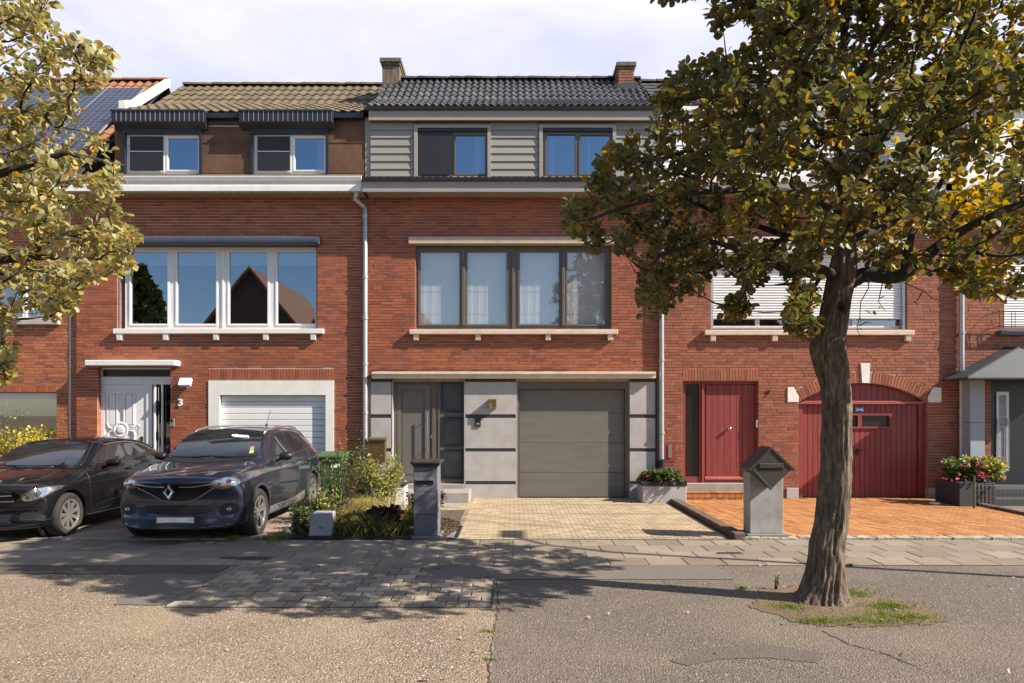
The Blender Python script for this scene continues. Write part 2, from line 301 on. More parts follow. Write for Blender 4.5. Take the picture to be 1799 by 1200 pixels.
# ------------------------------------------------------------------ mesh builder
WO = {}
class MB:
    def __init__(s): s.v = []; s.f = []
    def add(s, vs, fs):
        n = len(s.v); s.v.extend(vs); s.f.extend([tuple(i+n for i in f) for f in fs]); return s
    def box(s, x0, x1, y0, y1, z0, z1):
        return s.add([(x0, y0, z0), (x1, y0, z0), (x1, y1, z0), (x0, y1, z0), (x0, y0, z1), (x1, y0, z1), (x1, y1, z1), (x0, y1, z1)],
                     [(0, 3, 2, 1), (4, 5, 6, 7), (0, 1, 5, 4), (1, 2, 6, 5), (2, 3, 7, 6), (3, 0, 4, 7)])
    def prism_y(s, poly, y0, y1):
        """polygon in (x,z) extruded along y"""
        n = len(poly); a = sum(poly[i][0]*poly[(i+1) % n][1]-poly[(i+1) % n][0]*poly[i][1] for i in range(n))
        if a < 0: poly = poly[::-1]
        return s.add([(x, y0, z) for x, z in poly]+[(x, y1, z) for x, z in poly],
                     [tuple(range(n)), tuple(range(2*n-1, n-1, -1))]+[(i, i+n, (i+1) % n+n, (i+1) % n) for i in range(n)])
    def prism_x(s, poly, x0, x1):
        n = len(poly); a = sum(poly[i][0]*poly[(i+1) % n][1]-poly[(i+1) % n][0]*poly[i][1] for i in range(n))
        if a < 0: poly = poly[::-1]
        return s.add([(x0, y, z) for y, z in poly]+[(x1, y, z) for y, z in poly],
                     [tuple(range(n-1, -1, -1)), tuple(range(n, 2*n))]+[(i, (i+1) % n, (i+1) % n+n, i+n) for i in range(n)])
    def prism_z(s, poly, z0, z1):
        n = len(poly); a = sum(poly[i][0]*poly[(i+1) % n][1]-poly[(i+1) % n][0]*poly[i][1] for i in range(n))
        if a < 0: poly = poly[::-1]
        return s.add([(x, y, z0) for x, y in poly]+[(x, y, z1) for x, y in poly],
                     [tuple(range(n-1, -1, -1)), tuple(range(n, 2*n))]+[(i, (i+1) % n, (i+1) % n+n, i+n) for i in range(n)])
    def tube(s, pts, rad, n=8, cap=True, jit=0):
        pts = [Vector(p) for p in pts]; k = len(pts)
        if not hasattr(rad, '__len__'): rad = [rad]*k
        up = None; vs = []; base = len(s.v)
        for i, p in enumerate(pts):
            t = (pts[min(i+1, k-1)]-pts[max(i-1, 0)])
            if t.length < 1e-9: t = Vector((0, 0, 1))
            t.normalize()
            if up is None:
                up = Vector((0, 0, 1)) if abs(t.z) < .9 else Vector((1, 0, 0))
            u = up-t*up.dot(t)
            if u.length < 1e-4: u = t.orthogonal()
            u.normalize(); w = t.cross(u); up = u
            for j in range(n):
                a = 2*math.pi*j/n; r = rad[i]*(1+(rng.uniform(-jit, jit) if jit else 0))
                vs.append(tuple(p+(u*math.cos(a)+w*math.sin(a))*r))
        fs = [(i*n+j, i*n+(j+1) % n, (i+1)*n+(j+1) % n, (i+1)*n+j) for i in range(k-1) for j in range(n)]
        if cap: fs += [tuple(range(n-1, -1, -1)), tuple((k-1)*n+j for j in range(n))]
        return s.add(vs, fs)
    def lathe(s, prof, c, axis='z', n=24):
        """prof: (radius, height along axis)"""
        k = len(prof); vs = []
        for r, h in prof:
            for j in range(n):
                a = 2*math.pi*j/n; A, B = r*math.cos(a), r*math.sin(a)
                vs.append({'z': (c[0]+A, c[1]+B, c[2]+h), 'x': (c[0]+h, c[1]+A, c[2]+B), 'y': (c[0]+A, c[1]+h, c[2]+B)}[axis])
        fs = [(i*n+j, i*n+(j+1) % n, (i+1)*n+(j+1) % n, (i+1)*n+j) for i in range(k-1) for j in range(n)]
        fs += [tuple(range(n-1, -1, -1)), tuple((k-1)*n+j for j in range(n))]
        return s.add(vs, fs)
    def slab(s, x0, x1, z0, z1, holes, y0, y1):
        """upright slab facing -y with rectangular holes"""
        xs = sorted(set([x0, x1]+[min(max(v, x0), x1) for h in holes for v in h[:2]])); zs = sorted(set([z0, z1]+[min(max(v, z0), z1) for h in holes for v in h[2:]]))
        nx, nz = len(xs)-1, len(zs)-1
        def full(i, j):
            if i < 0 or j < 0 or i >= nx or j >= nz: return False
            cx, cz = (xs[i]+xs[i+1])/2, (zs[j]+zs[j+1])/2
            return not any(h[0] < cx < h[1] and h[2] < cz < h[3] for h in holes)
        for i in range(nx):
            for j in range(nz):
                if not full(i, j): continue
                a, b, c, d = xs[i], xs[i+1], zs[j], zs[j+1]
                s.add([(a, y0, c), (b, y0, c), (b, y0, d), (a, y0, d)], [(0, 1, 2, 3)]); s.add([(a, y1, c), (b, y1, c), (b, y1, d), (a, y1, d)], [(3, 2, 1, 0)])
                if not full(i-1, j): s.add([(a, y0, c), (a, y1, c), (a, y1, d), (a, y0, d)], [(3, 2, 1, 0)])
                if not full(i+1, j): s.add([(b, y0, c), (b, y1, c), (b, y1, d), (b, y0, d)], [(0, 1, 2, 3)])
                if not full(i, j-1): s.add([(a, y0, c), (b, y0, c), (b, y1, c), (a, y1, c)], [(3, 2, 1, 0)])
                if not full(i, j+1): s.add([(a, y0, d), (b, y0, d), (b, y1, d), (a, y1, d)], [(0, 1, 2, 3)])
        return s
    def mesh(s, name, o=(0, 0, 0)):
        me = bpy.data.meshes.new(name); v = np.array(s.v, dtype=float).reshape(-1, 3)-np.array(o)
        me.from_pydata(v.tolist(), [], s.f); me.update(); return me
    def build(s, name, mats, parent=None, smooth=False, bevel=0, local=False, loc=None, sub=0, segs=1):
        o0 = (0, 0, 0) if (local or parent is None) else WO.get(parent.name, (0, 0, 0))
        if loc is not None: o0 = loc
        me = s.mesh(name, o0)
        for m in (mats if isinstance(mats, (list, tuple)) else [mats]): me.materials.append(M[m] if isinstance(m, str) else m)
        ob = bpy.data.objects.new(name, me); COL.objects.link(ob)
        if parent is not None: ob.parent = parent
        if loc is not None:
            if parent is not None: p = WO.get(parent.name, (0, 0, 0)); ob.location = tuple(a-b for a, b in zip(loc, p))
            else: ob.location = loc
        WO[ob.name] = tuple(o0)
        if smooth: me.shade_smooth() if smooth is True else smooth_angle(me, smooth)
        if bevel:
            b = ob.modifiers.new('bevel', 'BEVEL'); b.width = bevel; b.segments = segs; b.limit_method = 'ANGLE'
        if sub:
            b = ob.modifiers.new('sub', 'SUBSURF'); b.levels = sub; b.render_levels = sub
        return ob
def smooth_angle(me, ang):
    me.shade_smooth()
    try: me.set_sharp_from_angle(angle=R(ang))
    except Exception: pass
def tag(o, label=None, cat=None, group=None, kind=None):
    if label: o['label'] = label
    if cat: o['category'] = cat
    if group: o['group'] = group
    if kind: o['kind'] = kind
    return o
def thing(name, loc, label, cat, group=None):
    o = bpy.data.objects.new(name, None); COL.objects.link(o); o.location = loc; o.empty_display_size = .2; WO[o.name] = tuple(loc)
    return tag(o, label, cat, group)
def structure(mb, name, mat, **k): return tag(mb.build(name, mat, **k), kind='structure')
# pieces that can be told apart: the 300 largest in view as objects, the rest joined
def inpoly(x, y, P):
    c = False; j = len(P)-1
    for i in range(len(P)):
        xi, yi = P[i]; xj, yj = P[j]
        if (yi > y) != (yj > y) and x < (xj-xi)*(y-yi)/(yj-yi)+xi: c = not c
        j = i
    return c
TREE_P = [(1240, -60), (1238, 10), (1255, 64), (1300, 35), (1335, 45), (1300, 92), (1240, 92), (1195, 112), (1150, 160), (1143, 200), (1112, 212), (1098, 230), (1105, 248), (1060, 262), (1045, 305), (1000, 330), (972, 375), (985, 425), (1020, 436), (1075, 442), (1112, 455), (1128, 480), (1118, 560), (1162, 564), (1180, 528), (1240, 522), (1252, 484), (1300, 488), (1262, 545), (1280, 563), (1330, 545), (1338, 500), (1382, 488), (1372, 560), (1400, 594), (1436, 588), (1444, 500), (1500, 462), (1560, 500), (1612, 500), (1640, 470), (1690, 512), (1760, 528), (1830, 500), (2100, 480), (2300, 300), (2200, -200), (1900, -420), (1500, -420), (1300, -250)]
LEFT_P = [(128, -40), (160, 18), (150, 60), (200, 88), (206, 132), (190, 152), (150, 162), (132, 188), (168, 190), (195, 202), (185, 240), (206, 270), (216, 332), (200, 352), (236, 372), (248, 425), (226, 440), (238, 482), (228, 497), (196, 482), (150, 500), (136, 540), (85, 562), (58, 540), (25, 556), (20, 590), (32, 650), (18, 672), (-40, 690), (-400, 640), (-900, 500), (-900, -300), (-100, -420)]
def score(p):
    px, py = proj(*p)
    if not (0 < px < 1799 and 0 < py < 1200): return -5
    s = 0
    if inpoly(px, py, TREE_P) or inpoly(px, py, LEFT_P): s -= 2
    if 0 < px < 545 and 770 < py < 940: s -= 3
    if 1425 < px < 1500 and py < 1050: s -= 3
    return s
def pieces(name, shape, mats, items, parent, n=300, rest=None, smooth=False):
    """items: list of (loc Vector, Matrix3 or None, scale tuple, size)"""
    if not items: return []
    sv, sf = shape
    me = bpy.data.meshes.new(name); me.from_pydata(sv, [], sf); me.materials.append(M[mats])
    if smooth: me.shade_smooth()
    order = sorted(range(len(items)), key=lambda i: -(score(items[i][0])*1000+items[i][3]*items[i][3]/max(items[i][0][1], 1)**2*100))
    wo = WO.get(parent.name, (0, 0, 0)) if parent is not None else (0, 0, 0); out = []
    for i in order[:n]:
        loc, m3, sc, _ = items[i]
        o = bpy.data.objects.new(name, me); COL.objects.link(o); o.parent = parent
        mt = Matrix.Translation(Vector(loc)-Vector(wo))
        if m3 is not None: mt = mt @ m3.to_4x4()
        o.matrix_local = mt @ Matrix.Diagonal((*sc, 1)); out.append(o)
    if len(order) > n:
        A = np.array(sv); V = []; F = []; k = 0
        for i in order[n:]:
            loc, m3, sc, _ = items[i]; B = A*np.array(sc)
            if m3 is not None: B = B @ np.array(m3).T
            V.append(B+np.array(loc)-np.array(wo)); F.extend([tuple(a+k for a in f) for f in sf]); k += len(sv)
        me2 = bpy.data.meshes.new(name); me2.from_pydata(np.vstack(V).tolist(), [], F); me2.materials.append(M[mats])
        if smooth: me2.shade_smooth()
        o = bpy.data.objects.new(rest or name+'_field', me2); COL.objects.link(o); o.parent = parent; o['kind'] = 'stuff'
        WO[o.name] = wo; out.append(o)
    return out
def unitbox(bv=.0):
    """box x,y,z in -.5...5; small chamfer along the top / front rim"""
    m = MB().box(-.5, .5, -.5, .5, -.5, .5); return m.v, m.f
# ------------------------------------------------------------------ house building tools
YW = 14.3
def X(px, Y=YW): return PX(px, Y)
def Z(py, Y=YW): return PZ(py, Y)
def brick_items(x0, x1, z0, z1, holes, skip=None, y=YW, course=.0625, bed=.0132, head=.005, lens=(.19, .24, .14, .21, .29), regular=False, seed=0):
    r = random.Random(seed); it = []; n = int(round((z1-z0)/course)); course = (z1-z0)/n; h = course-bed
    for i in range(n):
        zc = z0+(i+.5)*course
        cuts = sorted([(a, b) for a, b, c, d in holes if c < zc < d and b > x0 and a < x1]); segs = []; p = x0
        for a, b in cuts:
            if a > p: segs.append((p, a))
            p = max(p, b)
        if p < x1: segs.append((p, x1))
        for a, b in segs:
            p = a
            if regular: off = (x0-a+(.105 if i % 2 else 0)) % .21
            while p < b-.012:
                L = r.choice(lens)*r.uniform(.93, 1.07) if not regular else .21
                if p == a: L = (off if regular and off > .02 else L*r.uniform(.35, 1))
                if b-(p+L) < .05: L = b-p
                w = L-head
                if w > .01:
                    zz = zc+r.uniform(-.0012, .0012)
                    if not (skip and skip(p+L/2, zc)):
                        it.append((Vector((p+L/2, y+.008+r.uniform(-.0035, .0025), zz)), None, (w, .03, h*r.uniform(.95, 1.03)), L))
                p += L
    return it
def soldier_items(x0, x1, z0, z1, y=YW, w=.062, head=.012):
    n = max(1, round((x1-x0)/w)); w = (x1-x0)/n
    return [(Vector((x0+(i+.5)*w, y+.005, (z0+z1)/2)), None, (w-head, .03, z1-z0-.01), .5) for i in range(n)]
def reveal_items(x, z0, z1, side, y0=YW+.004, depth=.11, course=.0625):
    n = int((z1-z0)/course); it = []
    for i in range(n):
        zc = z0+(i+.5)*(z1-z0)/n; parts = [(0, 1)] if i % 2 else [(0, .45), (.47, 1)]
        for a, b in parts: it.append((Vector((x+side*.003, y0+.006+depth*(a+b)/2, zc)), None, (.012, depth*(b-a)-.003, (z1-z0)/n-.012), .1))
    return it
def house_wall(house, x0, x1, z0, z1, holes, brick, mortar, items, y=YW, label=None, n=300, extra=None):
    m = MB().slab(x0, x1, z0, z1, holes, y, y+.28)
    if extra: extra(m)
    w = m.build('wall', mortar, house)
    pieces('brick', unitbox(), brick, items, w, n, 'brickwork')
    return w
def window(house, x0, x1, z0, z1, panes, frame='white_pvc', yf=YW+.10, fw=None, glass='glass', name='window', ring=.028, label=None, thick=.07):
    """panes: rectangles of visible glass"""
    f = MB().slab(x0, x1, z0, z1, [(a-ring, b+ring, c-ring, d+ring) for a, b, c, d in panes], yf, yf+thick)
    for a, b, c, d in panes:  # sashes, set a little proud, with a bead round the glass
        f.slab(a-ring-.012, b+ring+.012, c-ring-.012, d+ring+.012, [(a-.008, b+.008, c-.008, d+.008)], yf-.014, yf+.003)
        f.slab(a-.0085, b+.0085, c-.0085, d+.0085, [(a, b, c, d)], yf-.002, yf+.05)
    w = f.build(name, frame, house, bevel=.003)
    if label: w['label'] = label
    for a, b, c, d in panes:
        MB().box(a-.004, b+.004, yf+.022, yf+.030, c-.004, d+.004).build('pane', glass, w)
    return w
def cloth(x0, x1, z0, z1, y, amp=.03, waves=7, mat='curtain', parent=None, name='curtain', seed=0, bow=0):
    r = random.Random(seed); n = 60; vs = []; rows = 8
    ph = r.uniform(0, 6)
    for j in range(rows+1):
        t = j/rows
        for i in range(n+1):
            u = i/n; a = amp*(math.sin(u*waves*6.28+ph+.6*math.sin(t*3+u*5))+.4*math.sin(u*waves*14.1+ph*2))
            xx = x0+(x1-x0)*u+(bow*(1-t)**2*(u) if bow else 0)
            vs.append((xx, y+a, z0+(z1-z0)*t))
    fs = [(j*(n+1)+i, j*(n+1)+i+1, (j+1)*(n+1)+i+1, (j+1)*(n+1)+i) for j in range(rows) for i in range(n)]
    return MB().add(vs, fs).build(name, mat, parent, smooth=True)
def tile_shape(w, L, amp, waves, seg=5, lip=.022):
    n = seg*waves; vs = []
    prof = [(w*i/n, amp*math.cos(2*math.pi*i/seg)) for i in range(n+1)]
    for x, z in prof: vs.append((x, 0, z+lip))
    for x, z in prof: vs.append((x, L, z+.002))
    for x, z in prof: vs.append((x, .012, z-.004))
    fs = []; k = n+1
    for i in range(n): fs += [(i, i+1, k+i+1, k+i), (2*k+i, 2*k+i+1, i+1, i)]
    fs += [(0, k, 2*k), (k-1, 3*k-1, 2*k-1)]
    return vs, fs
def tiled_roof(house, x0, x1, prof, tw, L, mat, amp=.022, waves=2, n=300, ridge=True, skip=None, lift=.0, label=None):
    dk = MB()
    for (ya, za), (yb, zb) in zip(prof, prof[1:]):
        dk.add([(x0, ya, za), (x1, ya, za), (x1, yb, zb), (x0, yb, zb), (x0, ya+.02, za-.03), (x1, ya+.02, za-.03), (x1, yb+.02, zb-.1), (x0, yb+.02, zb-.1)],
               [(0, 1, 2, 3), (7, 6, 5, 4), (0, 3, 7, 4), (1, 5, 6, 2), (0, 4, 5, 1), (3, 2, 6, 7)])
    yr, zr = prof[-1]
    yb = yr+(yr-prof[0][0]); dk.add([(x0, yr, zr), (x1, yr, zr), (x1, yb, prof[0][1]), (x0, yb, prof[0][1])], [(0, 1, 2, 3)])
    roof = dk.build('roof', 'lead', house)
    nt = max(1, round((x1-x0)/tw)); tw = (x1-x0)/nt; it = []; r = random.Random(3)
    for (ya, za), (yb, zb) in zip(prof, prof[1:]):
        ln = math.hypot(yb-ya, zb-za); k = max(1, round(ln/L)); st = ln/k; a = math.atan2(zb-za, yb-ya); ca, sa = math.cos(a), math.sin(a)
        for j in range(k):
            for i in range(nt):
                d = j*st-.02; p = Vector((x0+i*tw, ya+d*ca-sa*.03, za+d*sa+ca*.03))
                if skip and skip(p.x+tw/2, p.y): continue
                e = r.uniform(-.006, .006)
                m = Matrix(((1, 0, 0), (0, ca, -sa), (0, sa, ca))) @ Matrix.Rotation(e, 3, 'Z')
                it.append((p+Vector((0, 0, r.uniform(0, .004))), m, (tw, st*1.10, 1), .3))
    sh = tile_shape(1, 1, amp, waves)
    pieces('roof_tile', sh, mat, it, roof, n, 'tiling')
    if ridge:
        cs = MB(); rr = .12
        k = max(1, round((x1-x0)/.38)); w = (x1-x0)/k; vs = []; 
        a = [math.pi*j/6 for j in range(7)]
        for xx, f in ((0, 1.0), (1.07, .88)): vs += [(xx, -math.cos(t)*rr*f, math.sin(t)*rr*.75*f) for t in a]
        fs = [(j, j+1, 8+j, 7+j) for j in range(6)]+[tuple(range(6, -1, -1)), tuple(range(7, 14))]
        its = [(Vector((x0+i*w, yr, zr+.03+r.uniform(0, .012))), None, (w, 1, 1), .3) for i in range(k) if not (skip and skip(x0+(i+.5)*w, yr))]
        pieces('ridge_tile', (vs, fs), mat, its, roof, 60)
    return roof
def corbel(house, px, top, mat, y=YW, wpx=9):
    x = X(px); w = wpx*.0119/2
    return MB().prism_x([(y-.10, top), (y+.01, top), (y+.01, top-.13), (y-.085, top-.13)], x-w, x+w).build('corbel', mat, house, bevel=.006)
def room(house, x0, x1, z0, z1, mat='interior', y=YW+.30, d=2.6):
    m = MB(); m.add([(x0, y, z0), (x1, y, z0), (x1, y, z1), (x0, y, z1), (x0, y+d, z0), (x1, y+d, z0), (x1, y+d, z1), (x0, y+d, z1)],
                    [(4, 5, 6, 7), (0, 4, 7, 3), (1, 2, 6, 5), (0, 1, 5, 4), (3, 7, 6, 2)])
    return m.build('room_lining', mat, house)
def shell(house, x0, x1, y1=23, z=6.2, mat='mortar'):
    return MB().box(x0+.01, x0+.12, YW+.29, y1, 0, z).box(x1-.12, x1-.01, YW+.29, y1, 0, z).box(x0+.13, x1-.13, y1-.2, y1, 0, z).build('rear_wall', mat, house)
def downpipe(house, pts, r=.045, mat='zinc', brackets=(), shoe=None):
    d = MB().tube(pts, r, 14).build('downpipe', mat, house, smooth=50)
    for z in brackets:
        x, y = pts[-1][0], pts[-1][1]
        MB().lathe([(r+.012, -.025), (r+.012, .025)], (x, y, z), 'z', 14).box(x-.012, x+.012, y+.02, YW+.01, z-.012, z+.012).build('bracket', mat, d, smooth=50)
    if shoe: MB().tube(shoe, r+.012, 12).build('drain_pipe', 'black_plastic', house, smooth=50)
    return d
def numeral(house, ch, px, py, hpx, mat, y=YW, thick=.012, bold=.0, slant=0):
    cu = bpy.data.curves.new('numeral', 'FONT'); cu.body = ch; cu.size = 1; cu.extrude = .05; cu.offset = bold; cu.shear = slant; cu.align_x = 'CENTER'
    o = bpy.data.objects.new('tmp', cu); COL.objects.link(o); bpy.context.view_layer.update()
    me = bpy.data.meshes.new_from_object(o.evaluated_get(bpy.context.evaluated_depsgraph_get())); bpy.data.objects.remove(o)
    hgt = max(v.co.y for v in me.vertices)-min(v.co.y for v in me.vertices); mz = (max(v.co.y for v in me.vertices)+min(v.co.y for v in me.vertices))/2
    mx = (max(v.co.x for v in me.vertices)+min(v.co.x for v in me.vertices))/2
    s = hpx*.01192/hgt; wo = WO[house.name]
    vs = [(X(px)+(v.co.x-mx)*s-wo[0], y-thick-v.co.z*s*1.0-.012-wo[1], Z(py)+(v.co.y-mz)*s-wo[2]) for v in me.vertices]
    m2 = bpy.data.meshes.new('house_number'); m2.from_pydata(vs, [], [tuple(p.vertices) for p in me.polygons]); m2.materials.append(M[mat])
    ob = bpy.data.objects.new('house_number', m2); COL.objects.link(ob); ob.parent = house; return ob
def boards_v(parent, x0, x1, z0, z1, y, w, mat, name='board', topf=None, gap=.006, th=.02):
    n = max(1, round((x1-x0)/w)); w = (x1-x0)/n
    for i in range(n):
        a, b = x0+i*w+gap/2, x0+(i+1)*w-gap/2
        za, zb = (z1, z1) if topf is None else (topf(a), topf(b))
        MB().prism_y([(a, z0), (b, z0), (b, zb), (a, za)], y, y+th).build(name, mat, parent, bevel=.003)
# ================================================================== GROUND
g = MB()
def sheet(name, rects, z, mat, kind='structure'):
    m = MB()
    for x0, x1, y0, y1 in rects: m.add([(x0, y0, z), (x1, y0, z), (x1, y1, z), (x0, y1, z)], [(0, 1, 2, 3)])
    return tag(m.build(name, mat), kind=kind)
sheet('ground', [(-300, 300, -300, 500)], -.03, 'dirt')
def wavy_sheet(name, poly, z, mat, jit=.03, step=.12, relief=.0):
    r = random.Random(len(name)); out = []
    for i in range(len(poly)):
        a, b = Vector(poly[i]), Vector(poly[(i+1) % len(poly)]); n = max(1, int((b-a).length/step))
        for k in range(n): p = a.lerp(b, k/n); out.append((p.x+r.uniform(-jit, jit), p.y+r.uniform(-jit, jit)))
    m = MB().prism_z(out, z-.03, z); m.f = m.f[1:2]; return tag(m.build(name, mat), kind='structure')
sheet('gravel_lot', [(-60, -.14, -30, 9.62)], .0, 'gravel_asphalt')
sheet('road', [(-.14, 60, -30, 9.62)], .0, 'asphalt')
wavy_sheet('asphalt_strip', [(-12, 7.62), (-3.3, 7.6), (-3.3, 8.03), (-12, 8.03)], .006, 'asphalt_dark', .02)
wavy_sheet('asphalt_patch', [(-3.72, 6.38), (-3.2, 6.38), (-3.2, 7.6), (-4.15, 7.6)], .007, 'asphalt_smooth', .012)
wavy_sheet('asphalt_strip', [(-1.02, 7.34), (2.4, 7.36), (2.4, 8.03), (-1.02, 8.03)], .006, 'asphalt_smooth', .015)
wavy_sheet('asphalt_patch', [(1.15, 4.95), (1.45, 5.2), (1.95, 5.3), (2.35, 5.1), (2.2, 4.9), (1.9, 5.0), (1.5, 4.98), (1.25, 4.85)], .004, 'asphalt_mid', .012, .05)
def crack(pts, w, name='road_crack'):
    r = random.Random(5); m = MB(); P = []
    for a, b in zip(pts, pts[1:]):
        n = max(2, int(math.dist(a, b)/.04))
        for k in range(n): P.append((a[0]+(b[0]-a[0])*k/n+r.uniform(-.012, .012), a[1]+(b[1]-a[1])*k/n+r.uniform(-.012, .012)))
    vs = []
    for x, y in P:
        q = w*r.uniform(.1, .8); vs += [(x-q, y, .0035), (x+q, y+q*.3, .0035)]
    m.add(vs, [(2*i, 2*i+1, 2*i+3, 2*i+2) for i in range(len(P)-1)]); return tag(m.build(name, 'soil'), kind='structure')
crack([(-.14, 3.9), (-.16, 5.0), (-.13, 6.2), (-.16, 7.35)], .012)
crack([(2.55, 5.62), (2.62, 5.3), (2.78, 5.1), (2.85, 4.85), (2.90, 4.7)], .014)
crack([(1.6, 7.3), (1.7, 6.95), (1.95, 6.7)], .007)
crack([(2.9, 7.1), (3.6, 7.25), (4.6, 6.9)], .005)
rr = random.Random(11)
def paver_grid(x0, x1, y0, y1, w, d, keep=None, ztop=.012, gap=.008, off=.5, ang=0, jz=.002, jw=.0, size=1, thick=.04):
    it = []; nx = int((x1-x0)/w)+3; ny = int((y1-y0)/d)+3; c = Vector(((x0+x1)/2, (y0+y1)/2, 0)); m3 = Matrix.Rotation(ang, 3, 'Z')
    rx = nx if not ang else int(nx*1.6)+8; ry = ny if not ang else int(ny*1.6)+8
    if not ang:
        for j in range(round((y1-y0)/d)):
            for i in range(-1, round((x1-x0)/w)+1):
                xa = x0+i*w+(off*w if j % 2 else 0); xb = xa+w; xa = max(xa, x0); xb = min(xb, x1)
                if xb-xa < .02: continue
                xm, ym = (xa+xb)/2, y0+(j+.5)*d
                if keep and not keep(xm, ym): continue
                e = Matrix.Rotation(rr.uniform(-.006, .006), 3, 'Z') @ Matrix.Rotation(rr.uniform(-jz, jz)*1.5, 3, 'X')
                it.append((Vector((xm+rr.uniform(-jw, jw), ym+rr.uniform(-jw, jw), ztop-thick/2+rr.uniform(-jz, jz))), e, (xb-xa-gap, d-gap, thick), size))
    else:
        for j in range(-ry//2, ry//2):
            for i in range(-rx//2, rx//2):
                p = c+m3 @ Vector((i*w+(off*w if j % 2 else 0), j*d, 0))
                if not (x0 < p.x < x1 and y0 < p.y < y1) or (keep and not keep(p.x, p.y)): continue
                it.append((Vector((p.x, p.y, ztop-thick/2+rr.uniform(-jz, jz))), m3, (w-gap, d-gap, thick), size))
    return it
def pshape(b=.06):
    """paving stone: top face slightly smaller than its foot"""
    v = [(-.5, -.5, -.5), (.5, -.5, -.5), (.5, .5, -.5), (-.5, .5, -.5), (-.5, -.5, .38), (.5, -.5, .38), (.5, .5, .38), (-.5, .5, .38)]
    q = .5-b*.35; v += [(-q, -q, .5), (q, -q, .5), (q, q, .5), (-q, q, .5)]
    f = [(0, 3, 2, 1), (8, 9, 10, 11)]+[(i, (i+1) % 4, 4+(i+1) % 4, 4+i) for i in range(4)]+[(4+i, 4+(i+1) % 4, 8+(i+1) % 4, 8+i) for i in range(4)]
    return v, f
# sidewalk of concrete slabs
sw = sheet('sidewalk', [(-14, 14, 8.03, 9.6)], .004, 'sand_joint')
it = paver_grid(-10.8, 10.8, 8.04, 9.60, .46, .39, gap=.008, jz=.0025)
pieces('paving_slab', pshape(), 'sidewalk_slab', it, sw, 300)
# block paving patch by the garden
bp = sheet('block_paving', [(-3.22, -.18, 6.3, 7.36), (-3.22, -1.02, 7.36, 8.03)], .0045, 'sand_joint')
it = paver_grid(-3.2, -.2, 6.3, 8.03, .215, .173, keep=lambda x, y: (x < -1.04 or y < 7.34) and not (y < 6.45 and rr.random() < .02), gap=.012, jz=.004, jw=.003, ztop=.016)
pieces('paving_block', pshape(.09), 'block_grey', it, bp, 300)
# parking pavement of pink slabs
pk = sheet('driveway', [(-14, -3.36, 9.63, YW+.5)], .004, 'sand_joint')
it = paver_grid(-11, -3.38, 9.72, 14.3, .41, .41, gap=.012, jz=.004)
pieces('paving_slab', pshape(), 'slab_pink', it, pk, 300)
it = paver_grid(-12, -3.3, 9.6, 9.7, .9, .1, gap=.015, ztop=.028, size=2)
e = structure(MB().box(-12, -3.3, 9.6, 9.705, -.02, .003), 'kerb', 'sand_joint'); pieces('kerb_stone', pshape(), 'rough_concrete', it, e, 40)
# yellow brick driveway with grey bands
yd = sheet('driveway', [(-3.3, 3.12, 9.61, YW+.3)], .0045, 'sand_joint')
def inyellow(x, y): return x > -.80 if y < 10.9 else (x > -.85 and y < 13.4 or x > -.8 or (x > -2.55 and y > 12.55 and y < 13.48))
def isgrey(x, y):
    if y < 9.84 and x > .1: return True
    if any(abs(y-b) < .06 for b in (10.95, 12.1, 13.25)) and x > -.2: return True
    t = (y-12.35)+(x+1.3)*.62
    t2 = (y-11.35)+(x+.8)*.44
    return abs(t) < .085 and x < 2.6 or abs(t2) < .085 and x < 2.5
it = paver_grid(-2.6, 3.1, 9.68, 14.32, .165, .083, keep=lambda x, y: inyellow(x, y) and not isgrey(x, y), gap=.007, jz=.0015, thick=.03)
pieces('paving_brick', pshape(), 'paver_yellow', it, yd, 300, 'paving_bricks')
it = paver_grid(-2.6, 3.1, 9.68, 14.32, .165, .083, keep=lambda x, y: inyellow(x, y) and isgrey(x, y), gap=.006, jz=.0015, thick=.03)
pieces('paving_brick', pshape(), 'paver_grey', it, yd, 150, 'paving_bricks')
# orange clay driveway, laid on the slant
od = sheet('driveway', [(3.28, 8.98, 9.76, YW+.3)], .0045, 'sand_joint')
it = paver_grid(3.40, 8.9, 9.88, 14.25, .26, .072, gap=.006, ang=R(-66), ztop=.014, jz=.0012, thick=.02)
pieces('clay_paver', pshape(), 'paver_orange', it, od, 300, 'clay_pavers')
# kerbs of the orange driveway
kb = structure(MB().box(3.15, 3.28, 9.62, 13.7, -.02, .05), 'kerb', 'curb_brown')
it = [(Vector((3.215, 9.62+.34*i+.17, .055)), Matrix.Rotation(rr.uniform(-.01, .01), 3, 'Z'), (.15, .333, .09), 1) for i in range(12)]
pieces('kerb_stone', pshape(), 'curb_brown', it, kb, 40)
kf = structure(MB().box(3.14, 12, 9.62, 9.74, -.02, .008), 'kerb', 'rough_concrete')
it = [(Vector((3.38+.27*i, 9.70, .012)), Matrix.Rotation(rr.uniform(-.06, .06), 3, 'Z'), (.262, .15+rr.uniform(-.03, .05), .045+rr.uniform(0, .03)), 1) for i in range(24)]
pieces('kerb_stone', pshape(.2), 'rough_concrete', it, kf, 40)
kr = structure(MB().box(8.93, 9.05, 9.9, 13.6, -.02, .03), 'kerb', 'curb_brown')
it = [(Vector((8.99, 9.95+.34*i+.17, .035)), None, (.13, .333, .06), 1) for i in range(11)]; pieces('kerb_stone', pshape(), 'curb_brown', it, kr, 40)
sheet('gravel_yard', [(9.05, 15, 9.7, YW+.3)], .006, 'gravel_asphalt')
